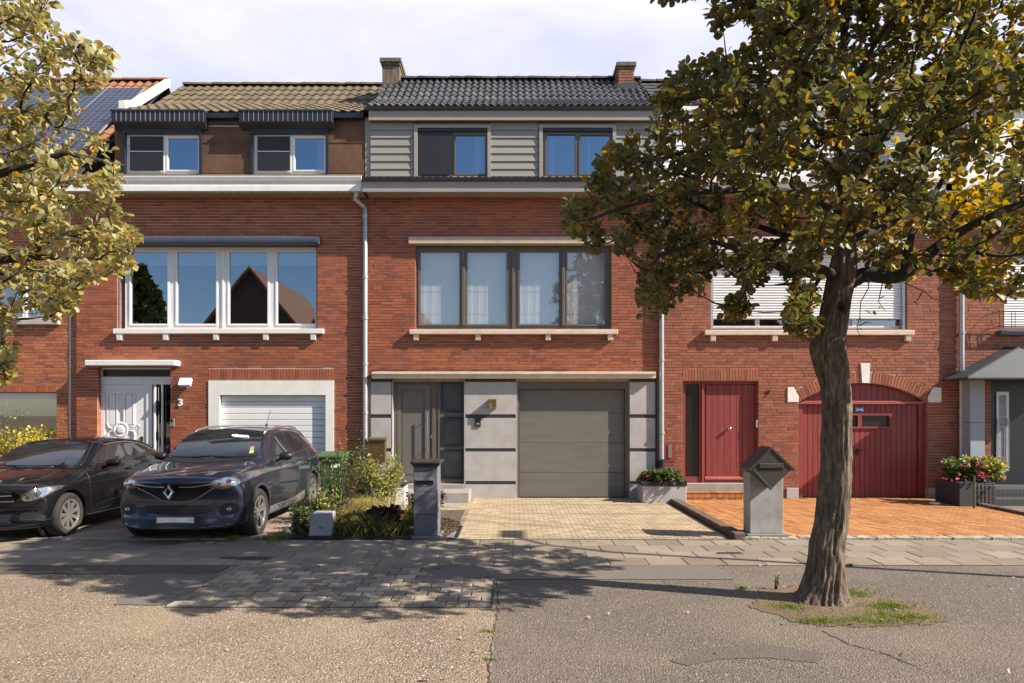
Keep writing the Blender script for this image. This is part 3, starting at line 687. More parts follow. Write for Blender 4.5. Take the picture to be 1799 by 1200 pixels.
# front garden bed
bed = structure(MB().prism_z([(-3.30, 9.72), (-.95, 9.72), (-.80, 10.6), (-.85, 11.2), (-2.4, 12.6), (-3.34, 12.9)], -.02, .03), 'garden_soil', 'soil')
eg = structure(MB().prism_z([(-3.33, 9.64), (-1.45, 9.64), (-1.45, 9.70), (-3.33, 9.70)], -.02, .05).box(-.82, -.77, 9.75, 10.7, -.02, .03).prism_z([(-3.42, 9.7), (-3.36, 9.7), (-3.38, 12.9), (-3.44, 12.9)], -.02, .04), 'garden_edging', 'anthracite')
# ================================================================== HOUSE 3 (white windows)
h3 = thing('terraced_house', (X(390), YW, 0), 'brick terraced house with white framed windows, white garage surround and two black awnings above', 'house')
a0, a1 = X(135), X(643)
HX = {'door': (X(172), X(300), 0, Z(642)), 'gar': (X(367), X(588), 0, Z(668)), 'win': (X(207), X(558), Z(578), Z(430))}
holes = [HX['door'], HX['gar'], HX['win']]
sold = [(X(367), X(588), Z(667), Z(648)), (X(200), X(560), Z(415.5), Z(410))]
it = brick_items(a0, a1, 0, 6.30, holes+sold, seed=3, lens=(.19, .24, .14, .22, .30))
it += soldier_items(X(367), X(588), Z(667), Z(648)) + soldier_items(X(200), X(560), Z(415.5), Z(410))
it += reveal_items(X(207), Z(578), Z(430), 1)+reveal_items(X(172), .1, Z(645), 1)
w3 = house_wall(h3, a0, a1, 0, 6.30, holes, 'brick_long', 'mortar_light', it)
shell(h3, a0, a1, z=6.3)
MB().box(X(135)-.005, X(137)+.02, YW-.03, YW+.1, 0, .01).build('plinth', 'stone_grey', h3)
# window
pz0, pz1 = Z(567.5), Z(441)
wx = [(226, 290), (308, 376), (400, 467), (485, 552)]
w = window(h3, X(215), X(558), Z(576), Z(432), [(X(a), X(b), pz0, pz1) for a, b in wx], yf=YW+.11, glass='glass_tint', label='wide white four-pane window with blinds pulled a little way down')
for a, b in wx:
    x0, x1 = X(a)-.02, X(b)+.02
    m = MB(); m.box(x0, x1, YW+.17, YW+.175, Z(462), Z(438)); m.box(x0, x1, YW+.163, YW+.182, Z(463.5), Z(461.5)); m.build('blind', 'blind_white', w)
m = MB().box(X(389)-.02, X(389)+.02, YW+.085, YW+.12, Z(577), Z(432)).build('mullion', 'white_pvc', w)
MB().box(X(203), X(208), YW+.01, YW+.06, Z(577), Z(440)).box(X(556), X(559.5), YW+.01, YW+.06, Z(577), Z(431)).build('guide_rail', 'shutter_blue', h3)
# curved roller shutter box
prof = [(YW+.05, Z(431)), (YW-.17, Z(432)), (YW-.195, Z(428)), (YW-.18, Z(421)), (YW-.10, Z(416.5)), (YW+.02, Z(416))]
MB().prism_x(prof, X(217, 14.15)-.2, X(561, 14.15)).build('shutter_box', 'shutter_blue', h3, smooth=40)
MB().box(X(199, 14.2), X(568, 14.2), YW-.11, YW+.10, Z(586, 14.2), Z(577.5, 14.2)).build('window_sill', 'white_paint', h3, bevel=.008)
for p in (213.5, 294.5, 382.5, 469.5, 552.5): corbel(h3, p, Z(587), 'white_paint')
room(h3, X(150), X(625), Z(600), Z(405), 'interior')
# things on the window ledge
pl = MB()
r_ = random.Random(4)
for i in range(60):
    c = Vector((X(258)+r_.gauss(0, .16), YW+.30+r_.uniform(-.04, .05), Z(556)+abs(r_.gauss(0, .09)))); a = r_.uniform(0, 6.28); d = Vector((math.cos(a), -.3, math.sin(a)))*.05; n_ = Vector((-d.z, 0, d.x))*.5
    pl.add([tuple(c), tuple(c+d*.5+n_), tuple(c+d), tuple(c+d*.5-n_)], [(0, 1, 2, 3)])
tag(pl.build('potted_plant', 'leaf_green'), 'small green leafy plant behind the leftmost pane of the white window', 'plant')
# door
dr = MB().slab(X(173), X(299), 0.0, Z(645), [(X(175), X(297), Z(661.5), Z(648.5)), (X(179.5), X(253), .13, Z(675)), (X(263), X(298), .13, Z(675))], YW+.10, YW+.17).build('door_frame', 'white_pvc', h3, bevel=.004)
MB().box(X(174), X(298), YW+.13, YW+.14, Z(663), Z(647)).build('pane', 'glass_pattern', dr)
MB().box(X(262), X(299), YW+.135, YW+.145, .12, Z(674)).build('pane', 'glass_dark', dr)
dl = MB().box(X(179), X(254), YW+.12, YW+.16, .14, Z(674))
def ring_panel(m, x0, x1, z0, z1, w, y0, y1): m.slab(x0, x1, z0, z1, [(x0+w, x1-w, z0+w, z1-w)], y0, y1)
dz = lambda py: Z(py, 14.4)
dx = lambda px: X(px, 14.4)
for a, b in ((188, 207), (217, 236)):
    ring_panel(dl, dx(a), dx(b), dz(750), dz(689), .03, YW+.095, YW+.125); dl.box(dx(a)+.05, dx(b)-.05, YW+.10, YW+.125, dz(750)+.05, dz(689)-.05)
    ring_panel(dl, dx(a), dx(b), dz(835), dz(768), .03, YW+.095, YW+.125); dl.box(dx(a)+.05, dx(b)-.05, YW+.10, YW+.125, dz(835)+.05, dz(768)-.05)
cx, cz = dx(213), dz(755)
dl.lathe([(.17, 0), (.17, .03), (.14, .04), (.10, .02), (.06, .05), (.0, .05)][::-1] and [(.17, .03), (.17, 0), (.14, -.015), (.10, .0), (.06, -.03), (.02, -.03)], (cx, YW+.10, cz), 'y', 28)
for sx in (-1, 1):
    for sz in (-1, 1):
        q = [Vector((cx+sx*(.16+.13*math.sin(t)), YW+.105, cz+sz*(.02+.12*(1-math.cos(t))))) for t in [0, .4, .8, 1.2, 1.57]]; dl.tube(q, .018, 6)
door3 = dl.build('door', 'white_pvc', h3, bevel=.004)
q = [(dx(239), YW+.07, dz(752)), (dx(243), YW+.05, dz(748)), (dx(247), YW+.05, dz(746)), (dx(246), YW+.05, dz(753)), (dx(243.5), YW+.05, dz(758)), (dx(246), YW+.05, dz(763)), (dx(243), YW+.06, dz(765))]
MB().tube(q, .011, 8).build('handle', 'steel', door3, smooth=True); MB().box(dx(247), dx(251), YW+.10, YW+.125, dz(775), dz(767)).build('lock', 'black_plastic', door3)
MB().box(dx(272), dx(275), YW+.06, YW+.10, .2, dz(674)).box(dx(285.5), dx(288), YW+.06, YW+.10, .2, dz(674)).build('grille_bar', 'white_pvc', dr, bevel=.003)
MB().box(X(172), X(300), YW-.02, YW+.2, .0, .12).build('threshold', 'stone_grey', h3, bevel=.006)
MB().box(X(149, 14.05), X(307, 14.05), 14.05, YW+.05, Z(642, 14.05), Z(632.5, 14.05)).build('door_canopy', 'white_paint', h3, bevel=.01)
room(h3, X(160), X(310), 0, Z(640), 'interior')
# garage
MB().slab(X(367.5), X(587.5), 0, Z(668.5), [(X(387), X(573), -.1, Z(694))], YW-.025, YW+.06).build('garage_surround', 'white_paint', h3, bevel=.004)
gd = MB().box(X(386), X(574), YW+.10, YW+.12, 0, Z(692)).build('garage_door', 'white_metal', h3)
n = 17; zz0, zz1 = .02, Z(695)
for i in range(n):
    a = zz0+(zz1-zz0)*i/n; b = zz0+(zz1-zz0)*(i+1)/n
    MB().box(X(387), X(573), YW+.065, YW+.10, a+.005, b-.005).build('slat', 'white_metal', gd, bevel=.005)
# cornice, gutter, soffit
fy = 13.90
MB().prism_x([(fy, PZ(335.5, fy)), (fy, PZ(327, fy)), (fy+.012, PZ(322, fy)), (fy-.02, PZ(318, fy)), (fy-.045, PZ(311, fy)), (fy-.03, PZ(310, fy)), (fy+.10, PZ(310, fy)), (fy+.10, PZ(335.5, fy))], a0, X(636, fy)).build('gutter', 'white_paint', h3, bevel=.003)
sf = MB().box(a0, X(636, fy), fy+.02, YW+.02, 6.30, 6.325).build('soffit', 'soffit', h3)
for i in range(38):
    xx = a0+.08+i*(a1-a0-.1)/38
    MB().add([(xx, fy+.03, 6.298), (xx+.11, fy+.03, 6.298), (xx+.11, YW+.0, 6.298), (xx, YW+.0, 6.298), (xx+.01, fy+.03, 6.289), (xx+.10, fy+.03, 6.289), (xx+.10, YW+.0, 6.289), (xx+.01, YW+.0, 6.289)],
             [(4, 7, 6, 5), (0, 4, 5, 1), (1, 5, 6, 2), (3, 7, 4, 0)]).build('soffit_board', 'soffit', sf)
MB().box(a0, a1, fy+.1, YW+.5, 6.33, 6.58).build('ledge_roof', 'lead', h3)
MB().add([(X(205, 14.0), 13.96, PZ(309.5, 13.96)), (a1, 13.96, PZ(309.5, 13.96)), (a1, 14.2, PZ(305.5, 14.2)), (X(205, 14.0), 14.2, PZ(305.5, 14.2))], [(0, 1, 2, 3)]).build('moss_strip', 'tile_moss', h3)
# upper storey with brown felt panels
yu = 14.20
ux0, ux1 = PX(203, yu), PX(650, yu)
uh = [(PX(222, yu), PX(352, yu), PZ(305, yu), PZ(234, yu)), (PX(446, yu), PX(575, yu), PZ(305, yu), PZ(234, yu))]
MB().box(ux0, ux0+.15, yu+.21, 22, 6.3, 7.95).build('side_wall', 'felt_brown', h3)
MB().slab(ux0, ux1, 6.6, 7.955, uh, yu, yu+.2).build('upper_wall', 'felt_brown', h3)
for (pa, pb) in ((203, 219), (356, 443), (578, 650)):
    for (qa, qb) in ((306, 281), (281, 252), (252, 225), (225, 207)):
        MB().box(PX(pa, yu)+.002, PX(pb, yu)-.002, yu-.02-(.012 if qa in (306, 252) else 0), yu, PZ(qa, yu)+.003, PZ(qb, yu)+.012).build('felt_panel', 'felt_brown', h3, bevel=.002)
MB().box(PX(366, yu), PX(422, yu), yu-.05, yu-.033, PZ(224.2, yu), PZ(222.5, yu)).build('cable', 'zinc', h3)
for i, (pa, pb) in enumerate(((222, 352), (446, 574))):
    yy = yu-.03
    MB().slab(PX(pa-4, yy), PX(pb+4, yy), PZ(306, yy), PZ(222, yy), [(PX(pa, yy), PX(pb, yy), PZ(309, yy), PZ(236, yy))], yu-.08, yu+.02).build('shutter_guide', 'navy_metal', h3, bevel=.003)
    mid = (pa+pb)/2+3
    ww = window(h3, PX(pa, yy), PX(pb, yy), PZ(306, yy), PZ(236, yy), [(PX(pa+10, yy), PX(mid-4, yy), PZ(299, yy), PZ(240, yy)), (PX(mid+5, yy), PX(pb-5, yy), PZ(297.5, yy), PZ(242, yy))], yf=yu, glass='glass_coated', ring=.022, label='white two-part window under the '+('left' if i == 0 else 'right')+'-hand black awning')
    MB().box(PX(pa+7, yy), PX(mid-3, yy), yu-.035, yu-.030, PZ(299.5, yy), PZ(239.5, yy)).build('insect_screen', 'screen_dark', ww)
    MB().box(PX(pa+7, yy), PX(mid-3, yy), yu-.042, yu-.030, PZ(267, yy), PZ(265.3, yy)).build('screen_bar', 'zinc', ww)
    cloth(PX(pb-22, yy) if i else PX(pa+14, yy), PX(pb-4, yy) if i else PX(pa+30, yy), PZ(299, yy), PZ(240, yy), yu+.14, .015, 3, 'curtain', ww, seed=i)
    # awning box
    yf, yr = 13.97, yu-.025; x0, x1 = PX(pa-26, yf), PX(358.5+(225.5 if i else 0), yf); z0, z1 = PZ(215, yf), PZ(195, yf); zr_ = PZ(231, yr)
    aw = thing('awning_box', ((x0+x1)/2, yf, z0), 'black ribbed awning box over the '+('left' if i == 0 else 'right')+'-hand upper window of the white garage house', 'awning', 'black ribbed awning boxes over upper windows')
    MB().prism_x([(yf+.012, z0), (yf+.012, z1), (yr, z1), (yr, zr_)], x0+.008, x1-.002).build('case', 'anthracite', aw)
    MB().box(x0-.015, x1+.015, yf-.02, yr, z1, z1+.035).build('cap', 'lead', aw, bevel=.005)
    MB().box(x0-.005, x1+.005, yf-.008, yr-.02, z0, z0+.022).build('bottom_rail', 'anthracite', aw, bevel=.003)
    nb = 19; pb_ = (x1-x0)/nb
    for k in range(nb):
        o = MB().box(x0+k*pb_+.006, x0+(k+1)*pb_-.006, yf, yf+.013, z0+.03, z1-.004).build('front_board', 'anthracite', aw, bevel=.003)
        if k: MB().box(x0+k*pb_-.0045, x0+k*pb_+.0045, yf-.006, yf+.004, z0+.03, z1-.006).build('rib', 'zinc', aw)
    for k in range(2): MB().box(x1, x1+.006, yf+.02+k*.09, yf+.10+k*.09, z0+.025, z1-.004).build('side_board', 'anthracite', aw)
room(h3, ux0+.1, ux1-.1, 6.6, 8.1, 'interior', yu+.21)
MB().box(ux0-.02, a1, 14.09, 14.75, 7.96, 7.99).box(ux0, a1, 14.05, 14.12, PZ(206.5, 14.05), PZ(199, 14.05)).box(ux0, a1, 14.12, yu, PZ(207, 14.05), 7.955).build('roof_gutter', 'navy_metal', h3)
XP = -8.78
tiled_roof(h3, ux0-.05, a1+.0, [(14.12, PZ(199, 14.12)), (15.9, 8.93), (17.3, 10.04)], .21, .40, 'tile_moss', amp=.016, waves=1)
vb = MB()
for (ya, za), (yb, zb) in (((15.4, 8.78), (15.9, 9.02)), ((15.9, 9.02), (17.45, 10.26))):
    vb.add([(XP-.09, ya, za+.06), (XP+.06, ya, za+.06), (XP+.06, yb, zb+.06), (XP-.09, yb, zb+.06), (XP-.09, ya, za-.12), (XP+.06, ya, za-.12), (XP+.06, yb, zb-.12), (XP-.09, yb, zb-.12)], [(0, 1, 2, 3), (0, 4, 5, 1), (1, 5, 6, 2), (0, 3, 7, 4), (3, 2, 6, 7)])
vb.build('verge_board', 'white_paint', h3)
# chimney between the roofs
def chimney(house, px0, px1, top, Yf, depth, mat, cap, zb, bricks=False):
    x0, x1 = PX(px0, Yf), PX(px1, Yf); z1 = PZ(top, Yf)
    c = MB().box(x0, x1, Yf, Yf+depth, zb, z1-.1).build('chimney', 'mortar' if bricks else mat, house)
    MB().box(x0-.05, x1+.05, Yf-.06, Yf+depth+.05, z1-.10, z1).box(x0-.025, x1+.025, Yf-.03, Yf+depth+.02, z1-.16, z1-.101).build('chimney_cap', cap, c, bevel=.01)
    if bricks:
        it = brick_items(x0, x1, zb, z1-.16, [], y=Yf-.012, lens=(.19, .10, .2), seed=9, course=.066)
        for (p, m, s, L) in brick_items(Yf, Yf+depth, zb, z1-.16, [], y=0, lens=(.19, .10, .2), seed=8, course=.066): it.append((Vector((x0-.008, p.x, p.z)), None, (.03, s[0], s[2]), L))
        pieces('brick', unitbox(), mat, it, c, 300)
    return c
chimney(h3, 672, 702, 103, 15.75, .75, 'concrete_chim', 'concrete_chim', 8.5)
fl = MB().box(PX(672, 15.7)-.02, PX(704, 15.7)+.05, 15.70, 15.76, 8.6, PZ(147, 15.7)).box(PX(702, 15.75), PX(702, 15.75)+.04, 15.70, 16.6, 8.6, PZ(141, 15.7)).build('flashing', 'lead', h3)
numeral(h3, '3', 318, 707, 13, 'white_pvc', bold=.03)
downpipe(h3, [(X(626, 13.95), 13.96, 6.3), (X(626, 13.97), 13.97, Z(352)), (X(629), 14.02, Z(356)), (X(641.5), YW-.06, Z(366)), (X(643.5), YW-.075, Z(372)), (X(643.5), YW-.075, Z(812))], .048, 'zinc', (Z(382), Z(488), Z(560), Z(640), Z(725)), [(X(643.5), YW-.075, Z(812)), (X(643.5), YW-.075, 0)])
# fittings on the wall
sl = thing('security_light', (X(328), YW, Z(672)), 'white security light with round sensor above the white number 3', 'lamp')
MB().add([(X(319), YW-.16, Z(677)), (X(340), YW-.16, Z(677)), (X(341), YW-.10, Z(664)), (X(320), YW-.10, Z(664)), (X(319), YW-.10, Z(680)), (X(340), YW-.10, Z(680)), (X(341), YW-.04, Z(667)), (X(320), YW-.04, Z(667))], [(0, 1, 2, 3), (4, 7, 6, 5), (0, 4, 5, 1), (1, 5, 6, 2), (2, 6, 7, 3), (3, 7, 4, 0)]).build('lamp_head', 'white_pvc', sl, bevel=.006)
MB().box(X(326), X(334), YW-.06, YW, Z(679), Z(671)).build('bracket', 'white_pvc', sl); MB().lathe([(.0, -.04), (.03, -.03), (.035, 0), (.02, .03)], (X(334), YW-.10, Z(680)), 'z', 14).build('sensor', 'zinc', sl, smooth=True)
ic = thing('intercom', (X(304), YW, Z(742)), 'small silver and black doorbell intercom right of the white panelled door', 'intercom')
MB().box(X(300.5), X(308), YW-.03, YW, Z(749), Z(735)).build('housing', 'silver_paint', ic, bevel=.004); MB().box(X(301.5), X(305), YW-.034, YW-.03, Z(742), Z(736)).build('button', 'black_plastic', ic)
# ================================================================== HOUSE 5 (taupe)
h5 = thing('terraced_house', (X(900), YW, 0), 'brick terraced house with taupe windows, taupe door and grey stone clad ground floor', 'house')
b0, b1 = a1, X(1160)
zs = Z(666)
holes = [(X(730), X(1075), Z(578), Z(430)), (b0-1, b1+1, -1, zs)]
it = brick_items(b0, b1, zs, 6.30, [holes[0]], seed=5)
it += reveal_items(X(730), Z(578), Z(430), 1)
sdoor = (X(689), X(816), .0, zs-.05); sgar = (X(908), X(1105), 0, zs-.05)
house_wall(h5, b0, b1, 0, 6.30, [holes[0], sdoor, sgar], 'brick_long', 'mortar', it)
shell(h5, b0, b1, z=8.0)
# stone cladding
cl = [(652.5, 690), (818, 906.5), (1106.5, 1152)]; rows = [(671, 728), (734.5, 787.5), (793.5, 845), (851, 876)]
for a, b in cl:
    for k, (t, u) in enumerate(rows): MB().box(X(a), X(b), YW-.03, YW+.02, max(0, Z(u)), Z(t)).build('stone_panel', 'stone_grey', h5, bevel=.004)
    for t, u in ((665.5, 671), (728.2, 734.3), (787.7, 793.3), (845.2, 850.8)): MB().box(X(a)-.002, X(b)+.002, YW-.020 if t > 670 else YW-.037, YW+.02, Z(u), Z(t)).build('slate_band', 'dark_band', h5)
for a, b in ((688.5, 690.5), (816.2, 818), (906.5, 909)): MB().box(X(a), X(b), YW-.03, YW+.1, 0, zs-.05).build('jamb', 'stone_grey', h5)
MB().box(X(1152), b1-.02, YW-.01, YW+.02, 0, zs).build('jamb', 'stone_grey', h5)
ly = YW-.16
MB().prism_x([(ly, PZ(664.5, ly)), (ly, PZ(658.5, ly)), (ly-.03, PZ(657.5, ly)), (ly-.03, PZ(653.5, ly)), (YW+.02, PZ(652, ly)), (YW+.02, PZ(665, ly))], X(653.5, ly), X(1152.5, ly)).build('ledge', 'cream_stone', h5, bevel=.004)
# cable drooping above the ledge
pts = [Vector((X(655)+i*.075, YW-.02, Z(650)+.02*abs(math.sin(i*.42))+r_.uniform(-.004, .004))) for i in range(56)]
MB().tube(pts, .006, 5).build('cable', 'black_plastic', h5)
# main window
wx = [(738, 807), (821, 890), (914, 983), (998, 1064)]
w = window(h5, X(730), X(1075), Z(577.5), Z(431), [(X(a), X(b), Z(568.5), Z(441)) for a, b in wx], 'taupe', yf=YW+.09, ring=.03, glass='glass_clear', label='wide taupe four-pane window with white curtains')
MB().box(X(902)-.018, X(902)+.018, YW+.06, YW+.10, Z(577), Z(432)).build('mullion', 'taupe', w)
for a, b in ((807, 821), (983, 998)): MB().box(X((a+b)/2)-.03, X((a+b)/2)+.03, YW+.055, YW+.08, Z(571), Z(438)).build('mullion', 'taupe', w, bevel=.006)
for px in (750, 814, 882, 920, 989, 1056): MB().lathe([(.008, -.004), (.012, 0)], (X(px), YW+.086, Z(574)), 'y', 8).build('drain_cap', 'black_plastic', w)
for i, (a, b) in enumerate(wx):
    cloth(X(a)-.03, X(b)+.03, Z(573), Z(438), YW+.195, .0022, 5, 'curtain', w, 'net_curtain', seed=i+3)
    for q in (499, 539): MB().box(X(a), X(b), YW+.145, YW+.148, Z(q)-.004, Z(q)+.004).build('curtain_wire', 'curtain', w)
MB().box(X(718, 14.2), X(1085.5, 14.2), YW-.12, YW+.08, PZ(428.5, 14.2), PZ(416, 14.2)).build('lintel', 'tan_stone', h5, bevel=.01)
MB().box(X(719.5, 14.2), X(1086, 14.2), YW-.12, YW+.085, PZ(587, 14.2), PZ(579, 14.2)).build('window_sill', 'cream_stone', h5, bevel=.008)
for p in (732, 840.5, 963, 1072): corbel(h5, p, Z(587.5), 'cream_stone')
room(h5, b0+.15, b1-.15, Z(600), Z(405), 'blind_grey', d=1.5)
# front door
dr = MB().slab(X(690.5), X(816), .30, Z(668), [(X(699), X(753), .35, Z(677)), (X(776), X(811.5), Z(723), Z(672)), (X(776), X(811.5), Z(782.5), Z(734)), (X(776), X(811.5), Z(841), Z(792.5))], YW+.10, YW+.17).build('door_frame', 'taupe', h5, bevel=.004)
MB().box(X(759), X(764), YW+.075, YW+.10, .3, Z(670)).box(X(769.5), X(772), YW+.085, YW+.10, .3, Z(670)).build('mullion', 'taupe', dr)
for t, u in ((672, 723), (734, 782.5), (792.5, 841)):
    MB().box(X(775), X(812.5), YW+.13, YW+.14, Z(u)-.01, Z(t)+.01).build('pane', 'glass_frost', dr)
    MB().slab(X(774.5), X(813), Z(u)-.02, Z(t)+.02, [(X(777), X(810.5), Z(u)+.01, Z(t)-.01)], YW+.088, YW+.13).build('pane_frame', 'anthracite', dr)
dl = MB().box(X(697), X(755), YW+.115, YW+.15, .33, Z(675)); dx0, dx1 = X(697), X(755)
dl.slab(X(697.5), X(754.5), .335, Z(675.5), [(X(704), X(746), Z(836), Z(684))], YW+.092, YW+.116)
dl.slab(X(706), X(744), Z(834), Z(686), [(X(707.3), X(742.7), Z(832.5), Z(687.3))], YW+.108, YW+.116)
door5 = dl.build('door', 'taupe_door', h5, bevel=.004)
hx = X(751.5, 14.3)
MB().tube([(hx, YW+.02, Z(794)), (hx, YW+.02, Z(726))], .011, 10).tube([(hx, YW+.02, Z(786)), (hx+.02, YW+.10, Z(786))], .008, 8).tube([(hx, YW+.02, Z(735)), (hx+.02, YW+.10, Z(735))], .008, 8).build('handle', 'steel', door5, smooth=50)
MB().box(X(756), X(758.5), YW+.085, YW+.10, Z(770), Z(764)).build('lock', 'steel', dr)
MB().box(X(689, 14.25), X(815, 14.25), 14.22, YW+.2, .225, .31).build('threshold', 'step_stone', h5, bevel=.006)
MB().box(PX(683, 13.5), PX(824.5, 13.5), 13.50, YW-.032, 0, .222).build('doorstep', 'step_stone', h5, bevel=.012)
sheet('doorstep_apron', [(PX(690, 13.0), -1.0, 12.9, 13.49)], .016, 'step_stone')
room(h5, X(685), X(820), 0, Z(668), 'interior', d=.5)
# garage door
MB().slab(X(907), X(1106), 0, zs-.045, [(X(913), X(1099), -.1, Z(683.5))], YW+.02, YW+.09).build('garage_frame', 'taupe', h5, bevel=.003)
gd = MB().box(X(912), X(1100), YW+.13, YW+.15, 0, Z(683)).build('garage_door', 'anthracite', h5)
zz = [0.02, Z(831), Z(778.5), Z(726), Z(683.8)]
for a, b in zip(zz, zz[1:]): MB().box(X(913.3), X(1098.7), YW+.10, YW+.13, a+.003, b-.003).build('panel', 'garage_taupe', gd, bevel=.004)
# lower cornice
fy = 13.84
MB().box(PX(637, fy), PX(1152, fy), fy, fy+.03, PZ(337, fy), PZ(318.5, fy)).build('fascia', 'fascia_taupe', h5, bevel=.003)
MB().prism_x([(fy+.04, PZ(318.5, fy)), (fy-.05, PZ(318.4, fy)), (fy-.075, PZ(313.5, fy)), (fy-.05, PZ(312.5, fy)), (fy+.1, PZ(312.5, fy))], PX(637, fy), PX(1153, fy)).build('gutter', 'lead', h5)
MB().box(PX(641, fy), PX(1152, fy), fy+.03, YW+.01, 6.295, 6.32).build('soffit', 'fascia_taupe', h5)
for i in range(42):
    x = PX(645, fy)+i*.1425
    o = MB().add(*tile_shape(.14, .30, .022, 1)).build('roof_tile', 'tile_black', h5, local=True); o.location = (x-WO[h5.name][0], fy+.0-YW, PZ(313.0, fy)); o.rotation_euler = (R(9), 0, 0)
MB().box(b0, b1, fy+.1, YW+.4, 6.33, 6.52).build('ledge_roof', 'lead', h5)
# boarded upper storey
yu = 14.16
uh = [(PX(734, yu), PX(858, yu), PZ(309, yu), PZ(222, yu)), (PX(954, yu), PX(1078, yu), PZ(309, yu), PZ(222, yu))]
MB().slab(b0+.02, b1-.02, 6.5, 7.9, uh, yu, yu+.2).build('upper_wall', 'board_taupe', h5)
bz = [311, 298, 284.3, 270.5, 257, 243.3, 229.5, 214]
for pa, pb in ((652, 727.5), (861, 946.5), (1081, 1152)):
    for t, u in zip(bz, bz[1:]):
        za, zb = PZ(t, yu), PZ(u, yu); xa, xb = PX(pa, yu), PX(pb, yu)
        MB().prism_x([(yu-.038, za+.002), (yu-.004, za+.002), (yu-.004, zb+.012), (yu-.014, zb+.012)], xa, xb).build('weatherboard', 'board_taupe', h5)
for i, (pa, pb) in enumerate(((734, 858), (954, 1078))):
    yy = yu-.05
    MB().slab(PX(pa-6, yy), PX(pb+5, yy), PZ(312, yy), PZ(219, yy), [(PX(pa, yy), PX(pb-1, yy), PZ(315, yy), PZ(224.5, yy))], yu-.06, yu+.02).build('window_casing', 'fascia_taupe', h5, bevel=.003)
    mid = (pa+pb)/2-1
    ww = window(h5, PX(pa, yy), PX(pb-1, yy), PZ(309, yy), PZ(224, yy), [(PX(pa+8, yy), PX(mid-4, yy), PZ(304, yy), PZ(235, yy)), (PX(mid+6, yy), PX(pb-6, yy), PZ(303, yy), PZ(236, yy))], 'taupe', glass='glass_coated', yf=yu+.01, ring=.025, label='taupe two-part upper window left of the middle boards' if i == 0 else 'taupe two-part upper window behind the tree tips')
    MB().box(PX(pa, yy), PX(pb-1, yy), yu-.03, yu+.01, PZ(230, yy), PZ(224.6, yy)).build('shutter_slot', 'anthracite', ww)
    if i == 0:
        MB().box(PX(pa+3, yy), PX(mid+1, yy), yu-.035, yu-.030, PZ(306, yy), PZ(232, yy)).build('insect_screen', 'screen_dark', ww)
        for q in (269, 280): MB().box(PX(pa+8, yy), PX(mid-4, yy), yu+.06, yu+.064, PZ(q, yy)-.004, PZ(q, yy)+.004).build('blind_slat', 'blind_grey', ww)
    for k, (qa, qb) in enumerate(((834, 844), (1054, 1056)) if i == 0 else ((968, 976), (1034, 1040))):
        if qa < 1050: cloth(PX(qa, yy), PX(qb, yy), PZ(303, yy), PZ(236, yy), yu+.16, .02, 1.3, 'curtain', ww, seed=k+i*2)
room(h5, b0+.2, b1-.2, 6.6, 8.1, 'interior', yu+.21)
fy = 14.02
MB().box(PX(648, fy), PX(1156, fy), fy, fy+.03, PZ(211, fy), PZ(194, fy)).build('fascia', 'fascia_taupe', h5, bevel=.003)
MB().prism_x([(fy+.04, PZ(194, fy)), (fy-.05, PZ(193.8, fy)), (fy-.075, PZ(189, fy)), (fy-.05, PZ(188, fy)), (fy+.1, PZ(188, fy))], PX(648, fy), PX(1157, fy)).build('gutter', 'lead', h5)
MB().box(PX(650, fy), PX(1156, fy), fy+.03, yu, PZ(211, fy)+.002, PZ(211, fy)+.03).box(b0, b1, fy+.1, yu+.4, 8.16, PZ(189, fy)).build('soffit', 'taupe', h5)
tiled_roof(h5, PX(648, 14.0), PX(1156, 14.0), [(13.99, PZ(188.5, 13.99)), (14.85, 8.56), (16.05, 9.58)], .29, .335, 'tile_black', amp=.024, waves=2)
cb = chimney(h5, 1087, 1114, 110, 15.6, .95, 'brick_chimney', 'concrete_chim', 8.6, True)
MB().box(PX(1084, 15.5), PX(1117, 15.5), 15.48, 15.58, 8.6, PZ(146, 15.5)).box(PX(1116, 15.6), PX(1119, 15.6), 15.5, 16.5, 8.6, PZ(150, 15.6)).build('flashing', 'lead', h5)
MB().box(b1-.1, b1+.04, 14.2, 16.2, 8.0, 8.3).build('flashing', 'lead', h5)
downpipe(h5, [(X(1161.5), YW-.07, 6.3), (X(1161.5), YW-.07, Z(806))], .05, 'zinc', (Z(350), Z(500), Z(633), Z(760)), [(X(1161.5), YW-.07, Z(808)), (X(1161.5), YW-.07, 0)])
MB().tube([(X(1153), YW-.04, Z(665)), (X(1153), YW-.04, 0)], .022, 8).build('cable_duct', 'black_plastic', h5)
# fittings
wl = thing('wall_lamp', (X(866), YW-.03, Z(710)), 'square brass wall lamp with amber glass on the grey stone cladding', 'lamp')
lx0, lx1, lz0, lz1 = X(861), X(872), PZ(716.5, 14.15), PZ(702, 14.15)
MB().slab(lx0-.012, lx1+.012, lz0-.012, lz1+.012, [(lx0+.012, lx1-.012, lz0+.015, lz1-.015)], YW-.165, YW-.15).box(lx0-.012, lx1+.012, YW-.15, YW-.03, lz1, lz1+.012).box(lx0-.012, lx1+.012, YW-.15, YW-.03, lz0-.012, lz0).box(lx1, lx1+.012, YW-.15, YW-.03, lz0, lz1).box(lx0-.012, lx0, YW-.15, YW-.03, lz0, lz1).build('frame', 'brass', wl)
MB().box(lx0, lx1, YW-.14, YW-.04, lz0, lz1).build('shade', 'warm_glass', wl)
db = thing('doorbell', (X(840), YW-.03, Z(741)), 'dark rectangular video doorbell below the brass wall lamp', 'doorbell')
MB().box(X(834.5), X(845.5), YW-.055, YW-.03, Z(750), Z(731)).build('housing', 'mailbox_brown', db, bevel=.005); MB().lathe([(.022, 0), (.026, -.006), (.018, -.01), (.0, -.01)][::-1], (X(840), YW-.055, Z(737)), 'y', 14).build('lens', 'black_plastic', db)
